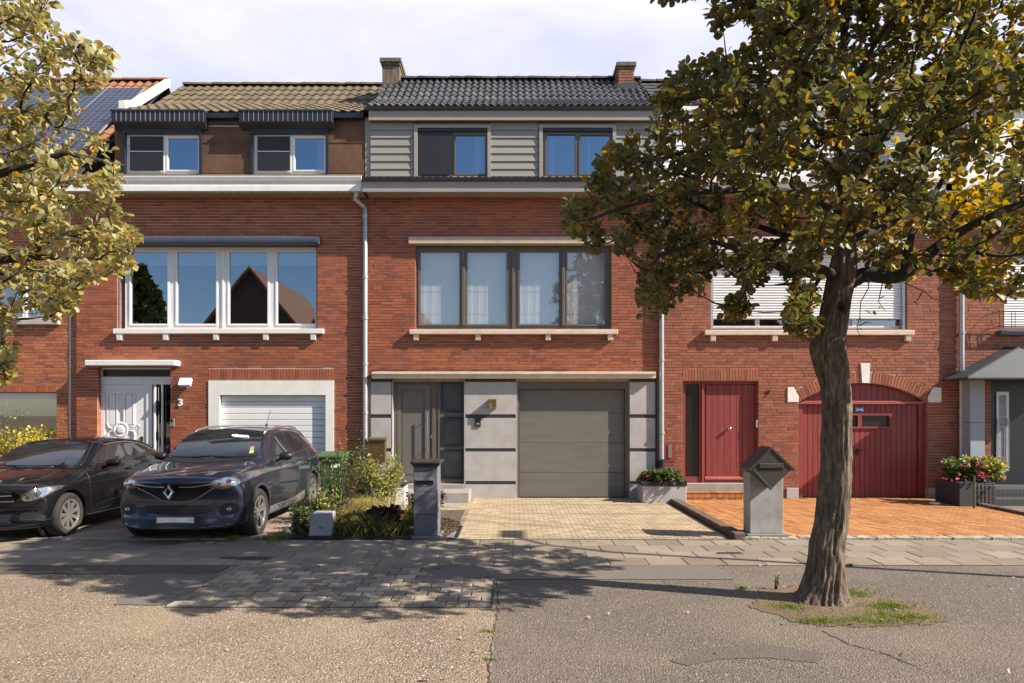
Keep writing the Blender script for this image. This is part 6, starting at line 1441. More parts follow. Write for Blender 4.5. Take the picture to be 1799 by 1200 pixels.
def grow_tree(root, seeds, targets, r, leaf, leafmat_, nleaf, lsz, bark, crown_label=None, reject=None, n_ind=300, twig=.006, berry=None, droop=.25):
    """seeds: list of limbs [(pts, radii)] ; targets: crown points that twigs grow to"""
    nodes = []; par = []
    for pts, anchor in seeds:
        P = [Vector(p) for p in pts]; prev = anchor
        for a, b in zip(P, P[1:]):
            n = max(1, int((b-a).length/.14))
            for k in range(n):
                nodes.append(a.lerp(b, k/n)); par.append(prev); prev = len(nodes)-1
        nodes.append(P[-1]); par.append(prev)
    nseed = len(nodes); A = np.array([tuple(p) for p in nodes]); tips = []; chains = []
    for t in targets:
        d = A-np.array(t); dist = np.sqrt((d*d).sum(1)); bias = np.maximum(0, A[:, 2]-t[2])*.9
        j = int(np.argmin(dist+bias)); a = nodes[j]; t = Vector(t); L = (t-a).length
        if L < .12: continue
        g_ = (a-nodes[par[j]]).normalized() if par[j] is not None and par[j] >= 0 else Vector((0, 0, 1))
        n = max(2, int(L/.13)); c = a+g_*L*.35+Vector((r.uniform(-.1, .1), r.uniform(-.1, .1), r.uniform(0, .15)))*L; prev = j; ch = [j]; new = []
        for k in range(1, n+1):
            u = k/n; p = a*(1-u)**2+c*2*u*(1-u)+t*u*u+Vector((r.gauss(0, .014), r.gauss(0, .014), r.gauss(0, .014)))
            nodes.append(p); par.append(prev); prev = len(nodes)-1; ch.append(prev); new.append(tuple(p))
        A = np.vstack([A, new]); tips.append(prev); chains.append(ch)
    # pipe model radii
    N = len(nodes); kids = np.zeros(N); 
    wgt = np.zeros(N)
    for i in tips: wgt[i] += 1
    for i in range(N-1, -1, -1):
        if wgt[i] == 0: wgt[i] = .6
        if par[i] is not None and par[i] >= 0: wgt[par[i]] += wgt[i] if wgt[i] > 0 else 0
    # avoid double count from dangling seeds
    rad = lambda i: twig*max(1, wgt[i]/2.5)**.42
    big = MB(); small = MB()
    for ch in chains:
        P = [nodes[i] for i in ch]; RR = [min(rad(i), .045) for i in ch]; RR[-1] = twig*.45
        if max(RR) > .016: MB().tube(P, RR, 7, cap=False).build('branch', bark, root, smooth=True)
        else: small.tube(P, RR, 5, cap=False)
    tag(small.build('twig', bark, root, smooth=True), kind='stuff')
    items = []
    for ch in chains:
        m = len(ch); k0 = max(1, int(m*.35))
        for i in range(k0, m):
            a, b = nodes[ch[i-1]], nodes[ch[i]]; g_ = (b-a).normalized() if (b-a).length > 1e-5 else Vector((0, 0, 1))
            c = nleaf if i >= m-1 else max(1, int(nleaf*(.22+.5*(i/m)**2)))
            for _ in range(c):
                v = Vector((r.gauss(0, 1), r.gauss(0, 1), r.gauss(0, 1))); v = (v-g_*v.dot(g_)).normalized()
                d = (v*1.0+g_*r.uniform(.1, 1.1)+Vector((0, 0, r.uniform(-droop*1.4, .25)))).normalized()
                p = a.lerp(b, r.random())+d*r.uniform(.012, .05)
                if reject and reject(p): continue
                s = lsz*r.uniform(.65, 1.2)
                up = Vector((r.gauss(0, .35), r.gauss(0, .35), 1)); items.append((p, leaf_mat3(d, up, r), (s*r.uniform(.85, 1.1), s, s), s))
    keep = items
    # the nearest, largest leaves as pieces of their own, the rest is the crown
    keep_sorted = sorted(keep, key=lambda q: -(q[3]/q[0].y)); pieces_leaf(keep_sorted, leaf, leafmat_, root, n_ind)
    if berry:
        bm_ = MB()
        ico = [(1, 0, 0), (-1, 0, 0), (0, 1, 0), (0, -1, 0), (0, 0, 1), (0, 0, -1)]; icf = [(0, 2, 4), (2, 1, 4), (1, 3, 4), (3, 0, 4), (2, 0, 5), (1, 2, 5), (3, 1, 5), (0, 3, 5)]
        for _ in range(berry):
            ch = r.choice(chains); c = nodes[ch[-1]]+Vector((r.gauss(0, .04), r.gauss(0, .04), r.gauss(-.03, .03)))
            if c.z > 4.6 and r.random() < .6: continue
            for k in range(r.randint(3, 8)):
                q = c+Vector((r.gauss(0, .02), r.gauss(0, .02), r.gauss(0, .02))); bm_.add([tuple(q+Vector(v)*.008) for v in ico], icf)
        tag(bm_.build('berries', 'berry', root, smooth=True), kind='stuff')
    return len(items)
def pieces_leaf(items, shape, mat, root, n):
    sv, sf = shape; me = bpy.data.meshes.new('leaf'); me.from_pydata(sv, [], sf); me.materials.append(M[mat]); wo = WO[root.name]
    vis = [q for q in items if 0 < proj(*q[0])[0] < 1799 and 0 < proj(*q[0])[1] < 1200][:n]; ids = set(id(q) for q in vis)
    for loc, m3, sc, _ in vis:
        o = bpy.data.objects.new('leaf', me); COL.objects.link(o); o.parent = root
        o.matrix_local = Matrix.Translation(loc-Vector(wo)) @ m3.to_4x4() @ Matrix.Diagonal((*sc, 1))
    rest = [q for q in items if id(q) not in ids]; A = np.array(sv); nV = len(sv)
    if not rest: return
    V = np.vstack([(A*np.array(sc)) @ np.array(m3).T+np.array(loc)-np.array(wo) for loc, m3, sc, _ in rest])
    F = []; 
    for k in range(len(rest)): F.extend([tuple(a+k*nV for a in f) for f in sf])
    m2 = bpy.data.meshes.new('crown'); m2.from_pydata(V.tolist(), [], F); m2.materials.append(M[mat])
    o = bpy.data.objects.new('crown', m2); COL.objects.link(o); o.parent = root; o['kind'] = 'stuff'; return o
rt = random.Random(21)
TX, TY = 2.98, 6.55
tr = thing('street_tree', (TX, TY, 0), 'large leafy street tree with grey hollow trunk growing in the road before the red gate', 'tree')
# trunk as one shaped skin of rings: (py, left px, right px) measured at the trunk's depth
ringsT = [(1062, 1388, 1496), (1050, 1398, 1488), (1035, 1406, 1486), (1005, 1417, 1488), (960, 1422, 1489), (900, 1432, 1495), (840, 1438, 1497), (780, 1441, 1498), (720, 1442, 1499), (680, 1440, 1497), (655, 1434, 1494), (630, 1426, 1489), (610, 1422, 1487), (595, 1425, 1488), (575, 1432, 1491), (545, 1439, 1495), (510, 1446, 1501), (480, 1452, 1507), (455, 1459, 1508), (430, 1466, 1505), (400, 1470, 1502), (370, 1472, 1500), (330, 1471, 1497), (280, 1470, 1493), (220, 1472, 1492), (150, 1474, 1491), (80, 1476, 1490), (0, 1478, 1489), (-100, 1480, 1488)]
tv = []; nr = 96; RN = len(ringsT)
from mathutils import noise as mnoise
dens = []
for i in range(RN-1):
    a, b = ringsT[i], ringsT[i+1]; k = max(1, int(abs(a[0]-b[0])/4))
    for q in range(k): t = q/k; dens.append(tuple(a[j]+(b[j]-a[j])*t for j in range(3)))
dens.append(ringsT[-1]); tm = MB()
TRI = [(-1.0, .18), (-.62, -.72), (.34, -1.08), (.98, -.28), (.72, .78), (-.35, .95)]
def tri_r(a):
    ca, sa = math.cos(a), math.sin(a); best = 1
    for i in range(6):
        (x1, y1), (x2, y2) = TRI[i], TRI[(i+1) % 6]; dx, dy = x2-x1, y2-y1; den = ca*dy-sa*dx
        if abs(den) < 1e-9: continue
        t = (x1*dy-y1*dx)/den; u = (x1*sa-y1*ca)/den
        if t > 0 and -1e-6 <= u <= 1+1e-6: best = t
    return best
for py, l, r_0 in dens:
    z = PZ(py, TY); cx = PX((l+r_0)/2, TY); rad_ = (r_0-l)/2/1200*TY
    flare = max(0, 1-z/.35) if z < .35 else 0
    for j in range(nr):
        a = 2*math.pi*j/nr
        nz = mnoise.noise(Vector((math.cos(a)*1.6, math.sin(a)*1.6, z*1.1)))*.09-abs(mnoise.noise(Vector((math.cos(a)*4, math.sin(a)*4, z*1.3+3))))*.17-abs(mnoise.noise(Vector((math.cos(a)*9+5, math.sin(a)*9, z*2.6+3))))*.11+mnoise.noise(Vector((math.cos(a)*18, math.sin(a)*18, z*9)))*.045
        rt_ = rad_*(.95*(.35+.65*tri_r(a))+nz*(1 if z < 3.4 else .5)+flare*.24*max(0, math.sin(a*3.5+1))**3+flare*.06)
        # healed branch scar with a hollow, facing the street
        x = cx+rt_*math.cos(a); y = TY+rt_*math.sin(a)*.97
        ddx = (x-PX(1482, TY-.15)); ddz = (z-PZ(537, TY-.15)); 
        if y < TY:
            q = math.hypot(ddx, ddz*.8)
            if q < .045: y += .14*(1-(q/.045)**2)
            elif q < .085: y -= .022*math.sin((q-.045)/.04*math.pi)
            q = math.hypot(x-PX(1468, TY-.15), (z-PZ(612, TY-.15)))
            if q < .09: y += .02*math.cos(q/.09*math.pi)-.01
        tv.append((x, y, z))
nd = len(dens); tm.add(tv, [(i*nr+j, i*nr+(j+1) % nr, (i+1)*nr+(j+1) % nr, (i+1)*nr+j) for i in range(nd-1) for j in range(nr)])
tm.build('trunk', 'bark', tr, smooth=True)
def limb(pts, r0, r1, root, Y0=TY, name='limb', mat='bark_dark'):
    P = [Vector((PX(px, Y), Y, PZ(py, Y))) for px, py, Y in pts]
    Q = []
    for i in range(len(P)-1):
        p0, p1, p2, p3 = P[max(i-1, 0)], P[i], P[i+1], P[min(i+2, len(P)-1)]
        for k in range(5):
            t = k/5; Q.append(.5*((2*p1)+(-p0+p2)*t+(2*p0-5*p1+4*p2-p3)*t*t+(-p0+3*p1-3*p2+p3)*t**3))
    Q.append(P[-1]); n = len(Q); RR = [(r0+(r1-r0)*(i/(n-1))**.8)*rt.uniform(.93, 1.07) for i in range(n)]
    MB().tube(Q, RR, 12, jit=.05).build(name, mat, root, smooth=True); return Q
LB = [([(1490, 495, 6.55), (1525, 482, 6.5), (1570, 488, 6.4), (1605, 470, 6.35), (1640, 440, 6.3), (1675, 415, 6.25), (1740, 380, 6.1), (1830, 345, 6.0)], .082, .03),
      ([(1590, 478, 6.38), (1600, 420, 6.5), (1625, 370, 6.7), (1665, 300, 6.9), (1700, 220, 7.0)], .045, .018),
      ([(1466, 485, 6.5), (1430, 470, 6.4), (1395, 478, 6.2), (1355, 462, 6.1), (1300, 440, 6.0), (1240, 425, 6.0), (1160, 450, 6.0)], .055, .016),
      ([(1478, 430, 6.6), (1440, 418, 6.8), (1400, 420, 7.0), (1340, 400, 7.2), (1250, 370, 7.3), (1160, 330, 7.3), (1090, 350, 7.3)], .05, .014),
      ([(1495, 400, 6.5), (1540, 380, 6.4), (1580, 350, 6.3), (1612, 300, 6.2), (1640, 230, 6.1), (1670, 130, 6.0)], .052, .02),
      ([(1497, 420, 6.6), (1560, 395, 6.9), (1610, 360, 7.1), (1690, 340, 7.3), (1800, 290, 7.4)], .045, .018),
      ([(1480, 380, 6.5), (1400, 340, 6.2), (1310, 335, 5.9), (1210, 340, 5.7), (1110, 360, 5.6), (1040, 385, 5.6)], .04, .012),
      ([(1482, 330, 6.5), (1420, 280, 6.6), (1340, 262, 6.7), (1230, 262, 6.8), (1140, 285, 6.9)], .036, .012),
      ([(1482, 270, 6.5), (1430, 220, 6.2), (1360, 190, 6.0), (1270, 170, 5.9), (1200, 175, 5.9)], .034, .012),
      ([(1482, 200, 6.5), (1420, 130, 6.7), (1340, 120, 6.9), (1270, 140, 7.0)], .028, .01),
      ([(1482, 120, 6.5), (1440, 60, 6.4), (1380, 20, 6.3), (1280, 0, 6.2)], .026, .01),
      ([(1484, 300, 6.5), (1550, 240, 6.8), (1620, 150, 7.0), (1680, 40, 7.1)], .034, .014),
      ([(1484, 180, 6.5), (1530, 90, 6.3), (1590, 0, 6.1), (1640, -120, 6.0)], .03, .012),
      ([(1484, 60, 6.5), (1500, -80, 6.6), (1470, -220, 6.7)], .03, .012),
      ([(1488, 350, 6.5), (1500, 320, 5.9), (1530, 280, 5.3), (1560, 230, 5.0)], .034, .012),
      ([(1480, 300, 6.5), (1450, 280, 5.9), (1400, 250, 5.4), (1340, 220, 5.2)], .03, .011),
      ([(1484, 360, 6.5), (1500, 330, 7.2), (1480, 290, 8.0), (1450, 230, 8.6)], .034, .012),
      ([(1650, 430, 6.3), (1700, 440, 5.9), (1760, 450, 5.7), (1830, 440, 5.6)], .024, .01)]
seeds = [([(PX((l+r_0)/2, TY), TY, PZ(py, TY)) for py, l, r_0 in ringsT if py < 470], -1)]
for pts, r0, r1 in LB:
    Q = limb(pts, r0, r1, tr); seeds.append(([tuple(q) for q in Q[2:]], -1))
def crown_ok(p):
    px, py = proj(*p)
    if px > 1799 or py < 0: return True
    if 1444 < px < 1510 and 452 < py < 620 and p.y < TY: return False
    if 1500 <= px < 1600 and 462 < py < 500 and p.y < TY: return False
    return inpoly(px, py, TREE_P)
def rmax(z):
    zs = [2.45, 2.9, 3.4, 3.9, 4.5, 5.1, 5.8, 6.5, 7.1, 7.5]; rs = [1.35, 2.0, 2.55, 2.65, 2.35, 2.1, 1.9, 1.5, .9, .2]
    return float(np.interp(z, zs, rs))
targ = []
while len(targ) < 2400:
    z = 2.5+5.0*rt.random()**1.05; Rm = rmax(z); a = rt.uniform(0, 6.283); q = Rm*math.sqrt(rt.uniform(.02, 1)); x = TX+.1+q*math.cos(a); y = TY+q*math.sin(a)*.78
    p = Vector((x, y, z))
    if not crown_ok(p) or y < 4.2: continue
    al = (x-TX)*.959-(y-TY)*.284
    if al > .3 and z < 1.95+.62*al: continue
    if z < 3.1 and 1436 < proj(*p)[0] < 1512 : continue
    if 2.4 < z < 3.2 and mnoise.noise(p*1.3) < -.12: continue
    if mnoise.noise(p*1.15+Vector((7, 3, 1))) < -.24: continue
    targ.append(p)
for px, py, n, s_ in ((1140, 520, 9, 16), (1128, 470, 7, 16), (1300, 540, 9, 20), (1290, 520, 5, 18), (1410, 545, 14, 24), (1400, 575, 6, 16), (1010, 385, 12, 22), (1060, 330, 12, 25), (1080, 275, 10, 20), (1265, 30, 8, 18), (1170, 175, 10, 22), (1200, 130, 8, 16), (1700, 490, 8, 25), (1770, 500, 8, 25), (1180, 480, 10, 30)):
    for _ in range(n):
        Y = rt.uniform(5.7, 6.9); p = Vector((PX(px+rt.gauss(0, s_*.6), Y), Y, PZ(py+rt.gauss(0, s_*.6), Y)))
        if crown_ok(p): targ.append(p)
targ.sort(key=lambda p: min((p-Vector(s)).length for s in seeds[0][0][::2]))
LS = leaf_shape()
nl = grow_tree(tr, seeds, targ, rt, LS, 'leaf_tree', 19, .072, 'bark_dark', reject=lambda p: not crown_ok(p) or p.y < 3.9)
# bare hanging twigs beside the trunk
tw = MB(); tl_ = []
for pts in ([(1528, 488), (1524, 508), (1515, 530), (1509, 556), (1504, 580), (1510, 590)], [(1522, 545), (1528, 552), (1537, 548)], [(1508, 572), (1520, 566), (1531, 569)], [(1557, 490), (1550, 510), (1541, 530), (1549, 541), (1560, 545)], [(1590, 498), (1606, 505), (1622, 513), (1640, 524), (1652, 527)], [(1622, 513), (1614, 527), (1606, 532)], [(1545, 525), (1554, 519)]):
    P = [Vector((PX(a, 6.35)+rt.uniform(-.008, .008), 6.35+rt.uniform(-.03, .03), PZ(b, 6.35)+rt.uniform(-.008, .008))) for a, b in pts]; n = len(P)
    tw.tube(P, [.0058*(1-.6*i/(n-1)) for i in range(n)], 5)
    for p in P[2:]:
        if rt.random() < .55:
            v = Vector((rt.gauss(0, 1), rt.gauss(0, 1), rt.gauss(-.3, .6))).normalized(); tl_.append((p, leaf_mat3(v, Vector((0, 0, 1)), rt), (.06, .06, .06), .06))
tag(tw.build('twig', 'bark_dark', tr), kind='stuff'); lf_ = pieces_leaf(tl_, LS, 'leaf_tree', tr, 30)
# left tree, lit from the front, with orange berries
rl_ = random.Random(33)
LX, LY = -6.95, 6.7
tl = thing('berry_tree', (LX, LY, -.6), 'yellow-green tree with orange berries, its crown hanging in from the left edge', 'tree')
MB().tube([(LX, LY, -.6), (LX+.03, LY, .1), (LX-.02, LY, 1.2), (LX+.05, LY, 2.4), (LX+.02, LY, 3.6), (LX, LY, 5.2), (LX, LY, 6.6)], [.27, .21, .19, .18, .13, .07, .03], 20, jit=.05).build('trunk', 'bark', tl, smooth=True)
seeds = [([(LX+.05, LY, 2.4), (LX+.02, LY, 3.6), (LX, LY, 5.2), (LX, LY, 6.6)], -1)]
def limb3(P, r0, r1, root):
    P = [Vector(p) for p in P]; n = len(P)
    MB().tube(P, [r0+(r1-r0)*i/(n-1) for i in range(n)], 8, jit=.04).build('limb', 'bark_dark', root, smooth=True); return P
for P, r0, r1 in (([(LX, LY, 2.5), (LX+.8, LY-.1, 2.95), (LX+1.6, LY+.1, 3.3), (LX+2.3, LY+.1, 3.35), (LX+2.9, LY, 3.3)], .08, .015),
                  ([(LX, LY, 3.0), (LX+.7, LY+.4, 3.8), (LX+1.5, LY+.5, 4.3), (LX+2.3, LY+.4, 4.5), (LX+2.9, LY+.3, 4.35)], .07, .015),
                  ([(LX, LY, 3.4), (LX+.6, LY-.5, 4.2), (LX+1.4, LY-.6, 4.9), (LX+2.2, LY-.4, 5.3)], .06, .015),
                  ([(LX, LY, 3.8), (LX+.5, LY+.1, 4.8), (LX+1.2, LY+.2, 5.6), (LX+1.8, LY+.2, 6.1)], .05, .012),
                  ([(LX, LY, 2.8), (LX-.8, LY+.3, 3.4), (LX-1.7, LY+.2, 3.9), (LX-2.4, LY, 4.1)], .07, .015),
                  ([(LX, LY, 2.7), (LX+.3, LY+.8, 3.3), (LX+.6, LY+1.6, 3.7), (LX+1.2, LY+2.0, 4.0)], .06, .015),
                  ([(LX, LY, 2.7), (LX+.4, LY-.8, 3.1), (LX+1.0, LY-1.3, 3.5), (LX+1.5, LY-1.5, 3.6)], .06, .015),
                  ([(LX, LY, 3.6), (LX-.6, LY-.5, 4.6), (LX-1.3, LY-.6, 5.4)], .05, .012)):
    limb3(P, r0, r1, tl); seeds.append((P, -1))
def left_ok(p):
    px, py = proj(*p)
    return px < -5 or py < 0 or inpoly(px, py, LEFT_P)
targ = []
while len(targ) < 2050:
    z = rl_.uniform(2.2, 7.0); Rm = float(np.interp(z, [2.2, 2.8, 3.4, 4.2, 5.2, 6.2, 7.0], [2.2, 2.9, 3.1, 3.15, 2.9, 2.3, .8])); a = rl_.uniform(0, 6.283); q = Rm*math.sqrt(rl_.uniform(.05, 1))
    p = Vector((LX+q*math.cos(a), LY+q*math.sin(a)*.75, z))
    if p.x < LX and rl_.random() < .5: continue
    if not left_ok(p) or mnoise.noise(p*1.2) < -.2: continue
    targ.append(p)
for px, py, n, s_ in ((222, 460, 9, 20), (215, 410, 8, 22), (150, 480, 10, 26), (110, 520, 12, 26), (10, 620, 8, 20), (180, 100, 10, 24), (60, 30, 10, 30), (200, 320, 10, 20), (10, 660, 5, 10)):
    for _ in range(n):
        Y = rl_.uniform(5.6, 6.8); p = Vector((PX(px+rl_.gauss(0, s_*.6), Y), Y, PZ(py+rl_.gauss(0, s_*.6), Y)))
        if left_ok(p): targ.append(p)
targ.sort(key=lambda p: (p-Vector((LX, LY, p.z))).length)
grow_tree(tl, seeds, targ, rl_, LS, 'leaf_tree_pale', 17, .077, 'bark_dark', reject=lambda p: not left_ok(p), berry=420)
tl.location = (LX*.75, LY*.75, 0); tl.scale = (.75, .75, .75)
# trees across the street
def far_tree(x, y, h, rr0, label, n=2600):
    r = random.Random(int(x*7+99)); t = thing('garden_tree', (x, y, 0), label, 'tree', 'trees across the street')
    MB().tube([(x, y, 0), (x+.1, y, h*.35), (x, y, h*.8)], [.22, .16, .05], 8).build('trunk', 'bark_dark', t, smooth=True)
    V = []; F = []
    for k in range(n):
        a = r.uniform(0, 6.28); u = r.random(); zz = h*(.22+.78*u); w = rr0*math.sin(min(1, (1.02-u)*1.25)*math.pi/2)*(.75+.25*mnoise.noise(Vector((math.cos(a)*1.5, math.sin(a)*1.5, zz))))*math.sqrt(r.uniform(.15, 1))
        c = Vector((x+w*math.cos(a), y+w*math.sin(a), zz)); d = Vector((r.gauss(0, 1), r.gauss(0, 1), r.gauss(0, 1))).normalized()*.28; e = d.orthogonal().normalized()*.16; b = len(V)
        V += [tuple(c-d), tuple(c+e), tuple(c+d), tuple(c-e)]; F.append((b, b+1, b+2, b+3))
    tag(MB().add(V, F).build('crown', 'leaf_far', t), kind='stuff')
for i, (x, y, h, q) in enumerate(((-22.2, -12, 10.6, 3.0), (-20.8, -10.5, 6.0, 2.2), (-3.5, -13, 4.5, 2.5), (8, -12, 5.5, 2.0), (-14.6, -10.6, 4.9, 2.6), (-10.4, -10.9, 6.2, 1.5), (-17.6, -10.8, 4.2, 2.0))):
    far_tree(x, y, h, q, ['tall dark tree across the street at the far left', 'lower bushy tree beside the tall dark one across the street', 'low wide tree across the street between the gable houses', 'small tree across the street before the right gable house', 'round bush across the street before the big brick gable', 'slim young tree across the street right of the big brick gable', 'low bush across the street left of the big brick gable'][i])
# ================================================================== PLANTS AND SMALL THINGS
rp = random.Random(5)
def blades(mb, cx, cy, rx, ry, n, h, w=.004, lean=.5, z0=.0, arch=False, r=rp, spread=None):
    for _ in range(n):
        a = r.uniform(0, 6.28); q = abs(r.gauss(0, .62)); x, y = cx+rx*q*math.cos(a), cy+ry*q*math.sin(a)
        hh = h*r.uniform(.4, 1.1); b = r.uniform(0, 6.28) if not arch else a+r.gauss(0, .5); l = lean*r.uniform(.2, 1)*hh; dx, dy = math.cos(b)*l, math.sin(b)*l; ww = w*r.uniform(.7, 1.3); px_, py_ = -math.sin(b)*ww+ww*.5, math.cos(b)*ww
        if arch: mb.add([(x-px_, y-py_, z0), (x+px_, y+py_, z0), (x+px_+dx*.5, y+py_+dy*.5, z0+hh*.75), (x-px_+dx*.5, y-py_+dy*.5, z0+hh*.75), (x+px_*.7+dx*1.2, y+py_*.7+dy*1.2, z0+hh*.95), (x-px_*.7+dx*1.2, y-py_*.7+dy*1.2, z0+hh*.95), (x+dx*2.0, y+dy*2.0, z0+hh*.72)], [(0, 1, 2, 3), (3, 2, 4, 5), (5, 4, 6)])
        else: mb.add([(x-px_, y-py_, z0), (x+px_, y+py_, z0), (x+px_*.5+dx*.5, y+py_*.5+dy*.5, z0+hh*.65), (x+dx, y+dy, z0+hh)], [(0, 1, 2), (0, 2, 3)])
    return mb
def shrub(name, label, cat, x, y, stems, h, rad_, leafm, ls, per, z0=.03, spread=.5, bark='bark_dark', shape=None, lean=(0, 0), lo=.2, narrow=.42, group=None, top_only=False):
    t = thing(name, (x, y, z0), label, cat, group); sm = MB(); items = []
    for k in range(stems):
        a = rp.uniform(0, 6.28); e = Vector((x+lean[0]+rad_*math.cos(a)*rp.uniform(.3, 1), y+lean[1]+rad_*math.sin(a)*rp.uniform(.3, 1), z0+h*rp.uniform(.7, 1.05)*(1 if shape is None else shape(a)))); b = Vector((x+rp.uniform(-.05, .05)*stems*.15, y+rp.uniform(-.05, .05)*stems*.15, z0)); c = b.lerp(e, .5)+Vector((0, 0, h*.12))
        P = [b*(1-u)**2+c*2*u*(1-u)+e*u*u for u in [i/6 for i in range(7)]]; sm.tube(P, [.009*(1-i*.12) for i in range(7)], 4, cap=False)
        for i in range(1, 7):
            if i/6 < lo: continue
            for _ in range(per):
                p = P[i-1].lerp(P[i], rp.random()); v = Vector((rp.gauss(0, 1), rp.gauss(0, 1), rp.gauss(.3, .6))).normalized(); q = p+v*rp.uniform(.01, spread*.12*h)
                s = ls*rp.uniform(.6, 1.25); items.append((q, leaf_mat3(v, Vector((rp.gauss(0, .5), rp.gauss(0, .5), 1)), rp), (s*narrow/.42, s, s), s))
    sm.build('stem', bark, t, smooth=True); pieces_leaf(sorted(items, key=lambda q: -q[3]), LS, leafm, t, 0); 
    return t
# mulch
V = MB(); chips = []
for _ in range(2600):
    x, y = rp.uniform(-3.3, -.8), rp.uniform(9.74, 12.3)
    if inpoly(x, y, [(-3.30, 9.72), (-.95, 9.72), (-.80, 10.6), (-.85, 11.2), (-2.4, 12.6), (-3.34, 12.9)]):
        chips.append((Vector((x, y, .035+rp.uniform(0, .02))), Matrix.Rotation(rp.uniform(0, 6.28), 3, 'Z') @ Matrix.Rotation(rp.gauss(0, .4), 3, 'X'), (rp.uniform(.02, .06), rp.uniform(.012, .03), rp.uniform(.004, .012)), 1))
sv, sf = unitbox(); A_ = np.array(sv); V = []; F = []
for k, (l, m3, sc, _) in enumerate(chips): V.append((A_*np.array(sc)) @ np.array(m3).T+np.array(l)); F.extend([tuple(a+k*8 for a in f) for f in sf])
me = bpy.data.meshes.new('bark_mulch'); me.from_pydata(np.vstack(V).tolist(), [], F); me.materials.append(M['bark_chips']); o = bpy.data.objects.new('bark_mulch', me); COL.objects.link(o); tag(o, 'loose brown bark mulch around the garden plants', 'mulch', kind='stuff')
shrub('nandina_shrub', 'tall airy green shrub beside the dark SUV in the front garden', 'shrub', PX(594, 11.0), 11.0, 26, 1.20, .56, 'leaf_shrub', .052, 10, spread=.9, lo=.38, narrow=.2, lean=(.02, 0))
shrub('nandina_shrub', 'slender upright stems with variegated leaves left in the garden', 'shrub', PX(575, 10.4), 10.4, 12, .62, .20, 'leaf_variegated', .045, 9, spread=.9, lo=.2, narrow=.25)
shrub('euonymus_shrub', 'dense cream-edged shrub below the bronze wall mailbox', 'shrub', PX(672, 11.6), 11.6, 26, .98, .44, 'leaf_variegated', .045, 19, spread=1.2, lo=.45)
shrub('slender_shrub', 'thin upright green shoots rising left of the bronze mailbox', 'shrub', PX(632, 11.9), 11.9, 6, 1.48, .24, 'leaf_shrub', .05, 7, spread=.4, lo=.3, narrow=.28)
shrub('heuchera', 'low dark red-brown leaf mound in the middle of the garden', 'plant', PX(678, 10.35), 10.35, 36, .30, .24, 'leaf_purple', .085, 6, spread=1.0, lo=.3)
shrub('barberry_shrub', 'purple-brown twiggy shrub behind the stone mailbox pillar', 'shrub', PX(748, 10.75), 10.75, 26, .52, .42, 'leaf_purple', .04, 10, spread=.8, lo=.3)
shrub('small_shrub', 'small grey-green shrub between the SUV wheel and the concrete cube', 'shrub', PX(530, 10.0), 10.0, 16, .42, .16, 'leaf_shrub', .03, 14, spread=.8, lo=.15)
for px, Y, h_, rx, n, m_, lb_ in ((650, 11.1, .42, .16, 1100, 'blade_gold', 'golden arching grass tuft behind the dark red plant'), (625, 10.6, .30, .14, 800, 'blade_gold', 'pale grass tuft left of the dark red plant'), (735, 10.9, .34, .16, 900, 'blade_gold', 'yellow grass tuft left of the stone pillar'), (565, 11.6, .35, .16, 600, 'blade_olive', 'olive grass tuft under the tall airy shrub')):
    t = thing('ornamental_grass', (PX(px, Y), Y, .03), lb_, 'grass plant', 'ornamental grass tufts in the garden'); blades(MB(), PX(px, Y), Y, rx, rx, n, h_, .003, .9, .03, True).build('blades', m_, t)
t = thing('creeping_conifer', (PX(632, 9.98), 9.98, .03), 'low olive-green feathery mound in front of the garden', 'plant'); m = blades(MB(), PX(632, 9.98), 9.98, .58, .22, 3800, .20, .005, 1.3, .03); blades(m, PX(640, 10.1), 10.1, .35, .15, 1200, .28, .005, 1.0, .03); m.build('foliage', 'blade_olive', t)
# weeds and grass, uncountable
gm = MB()
blades(gm, PX(505, 9.9), 9.95, .18, .55, 900, .10, .004, .7); blades(gm, PX(470, 9.6), 9.62, .3, .06, 500, .07, .004, .7); blades(gm, PX(415, 9.62), 9.60, .16, .05, 260, .08); blades(gm, PX(345, 9.58), 9.58, .12, .03, 80, .05); blades(gm, PX(30, 9.6), 9.6, .25, .06, 160, .05)
for px, py in ((1035, 953), (1008, 953), (1240, 951), (1280, 958), (1300, 890), (1168, 884), (640, 1063), (700, 1066), (590, 1066), (800, 1068), (862, 1040), (860, 1110), (862, 1160), (858, 1015), (770, 1000), (420, 1000), (375, 1020), (1195, 886), (1240, 925)):
    Y = 2160/(py-725); blades(gm, PX(px, Y), Y, .09, .03, 50, .035, .003, .8)
tag(gm.build('weeds', 'grass'), 'small green weeds and grass in the paving joints', 'weeds', kind='stuff')
dp = [(2.45, 6.95), (2.75, 7.1), (3.2, 7.05), (3.7, 6.75), (3.95, 6.3), (3.9, 5.85), (3.4, 5.7), (2.7, 5.68), (2.3, 5.85), (2.1, 6.3)]
wavy_sheet('tree_pit', [(3.0+(x-3.0)*.88, 6.35+(y-6.35)*.9) for x, y in dp], .005, 'dirt', .05, .06)
gm = MB()
for cx, cy, rx, ry, n, h_ in ((2.62, 5.86, .25, .10, 500, .04), (3.3, 6.75, .30, .16, 700, .05), (3.5, 6.3, .24, .14, 600, .045), (3.5, 5.98, .25, .10, 500, .035), (2.55, 6.3, .16, .12, 300, .04), (3.15, 5.85, .45, .18, 500, .03), (3.3, 6.05, .3, .2, 400, .03), (3.0, 5.95, .6, .3, 500, .02), (2.35, 6.95, .08, .03, 80, .04), (3.95, 8.0, .08, .04, 80, .04)): blades(gm, cx, cy, rx, ry, n, h_, .003, 1.3, .005)
tag(gm.build('tree_pit_grass', 'grass'), 'patchy green grass round the foot of the street tree', 'grass', kind='stuff')
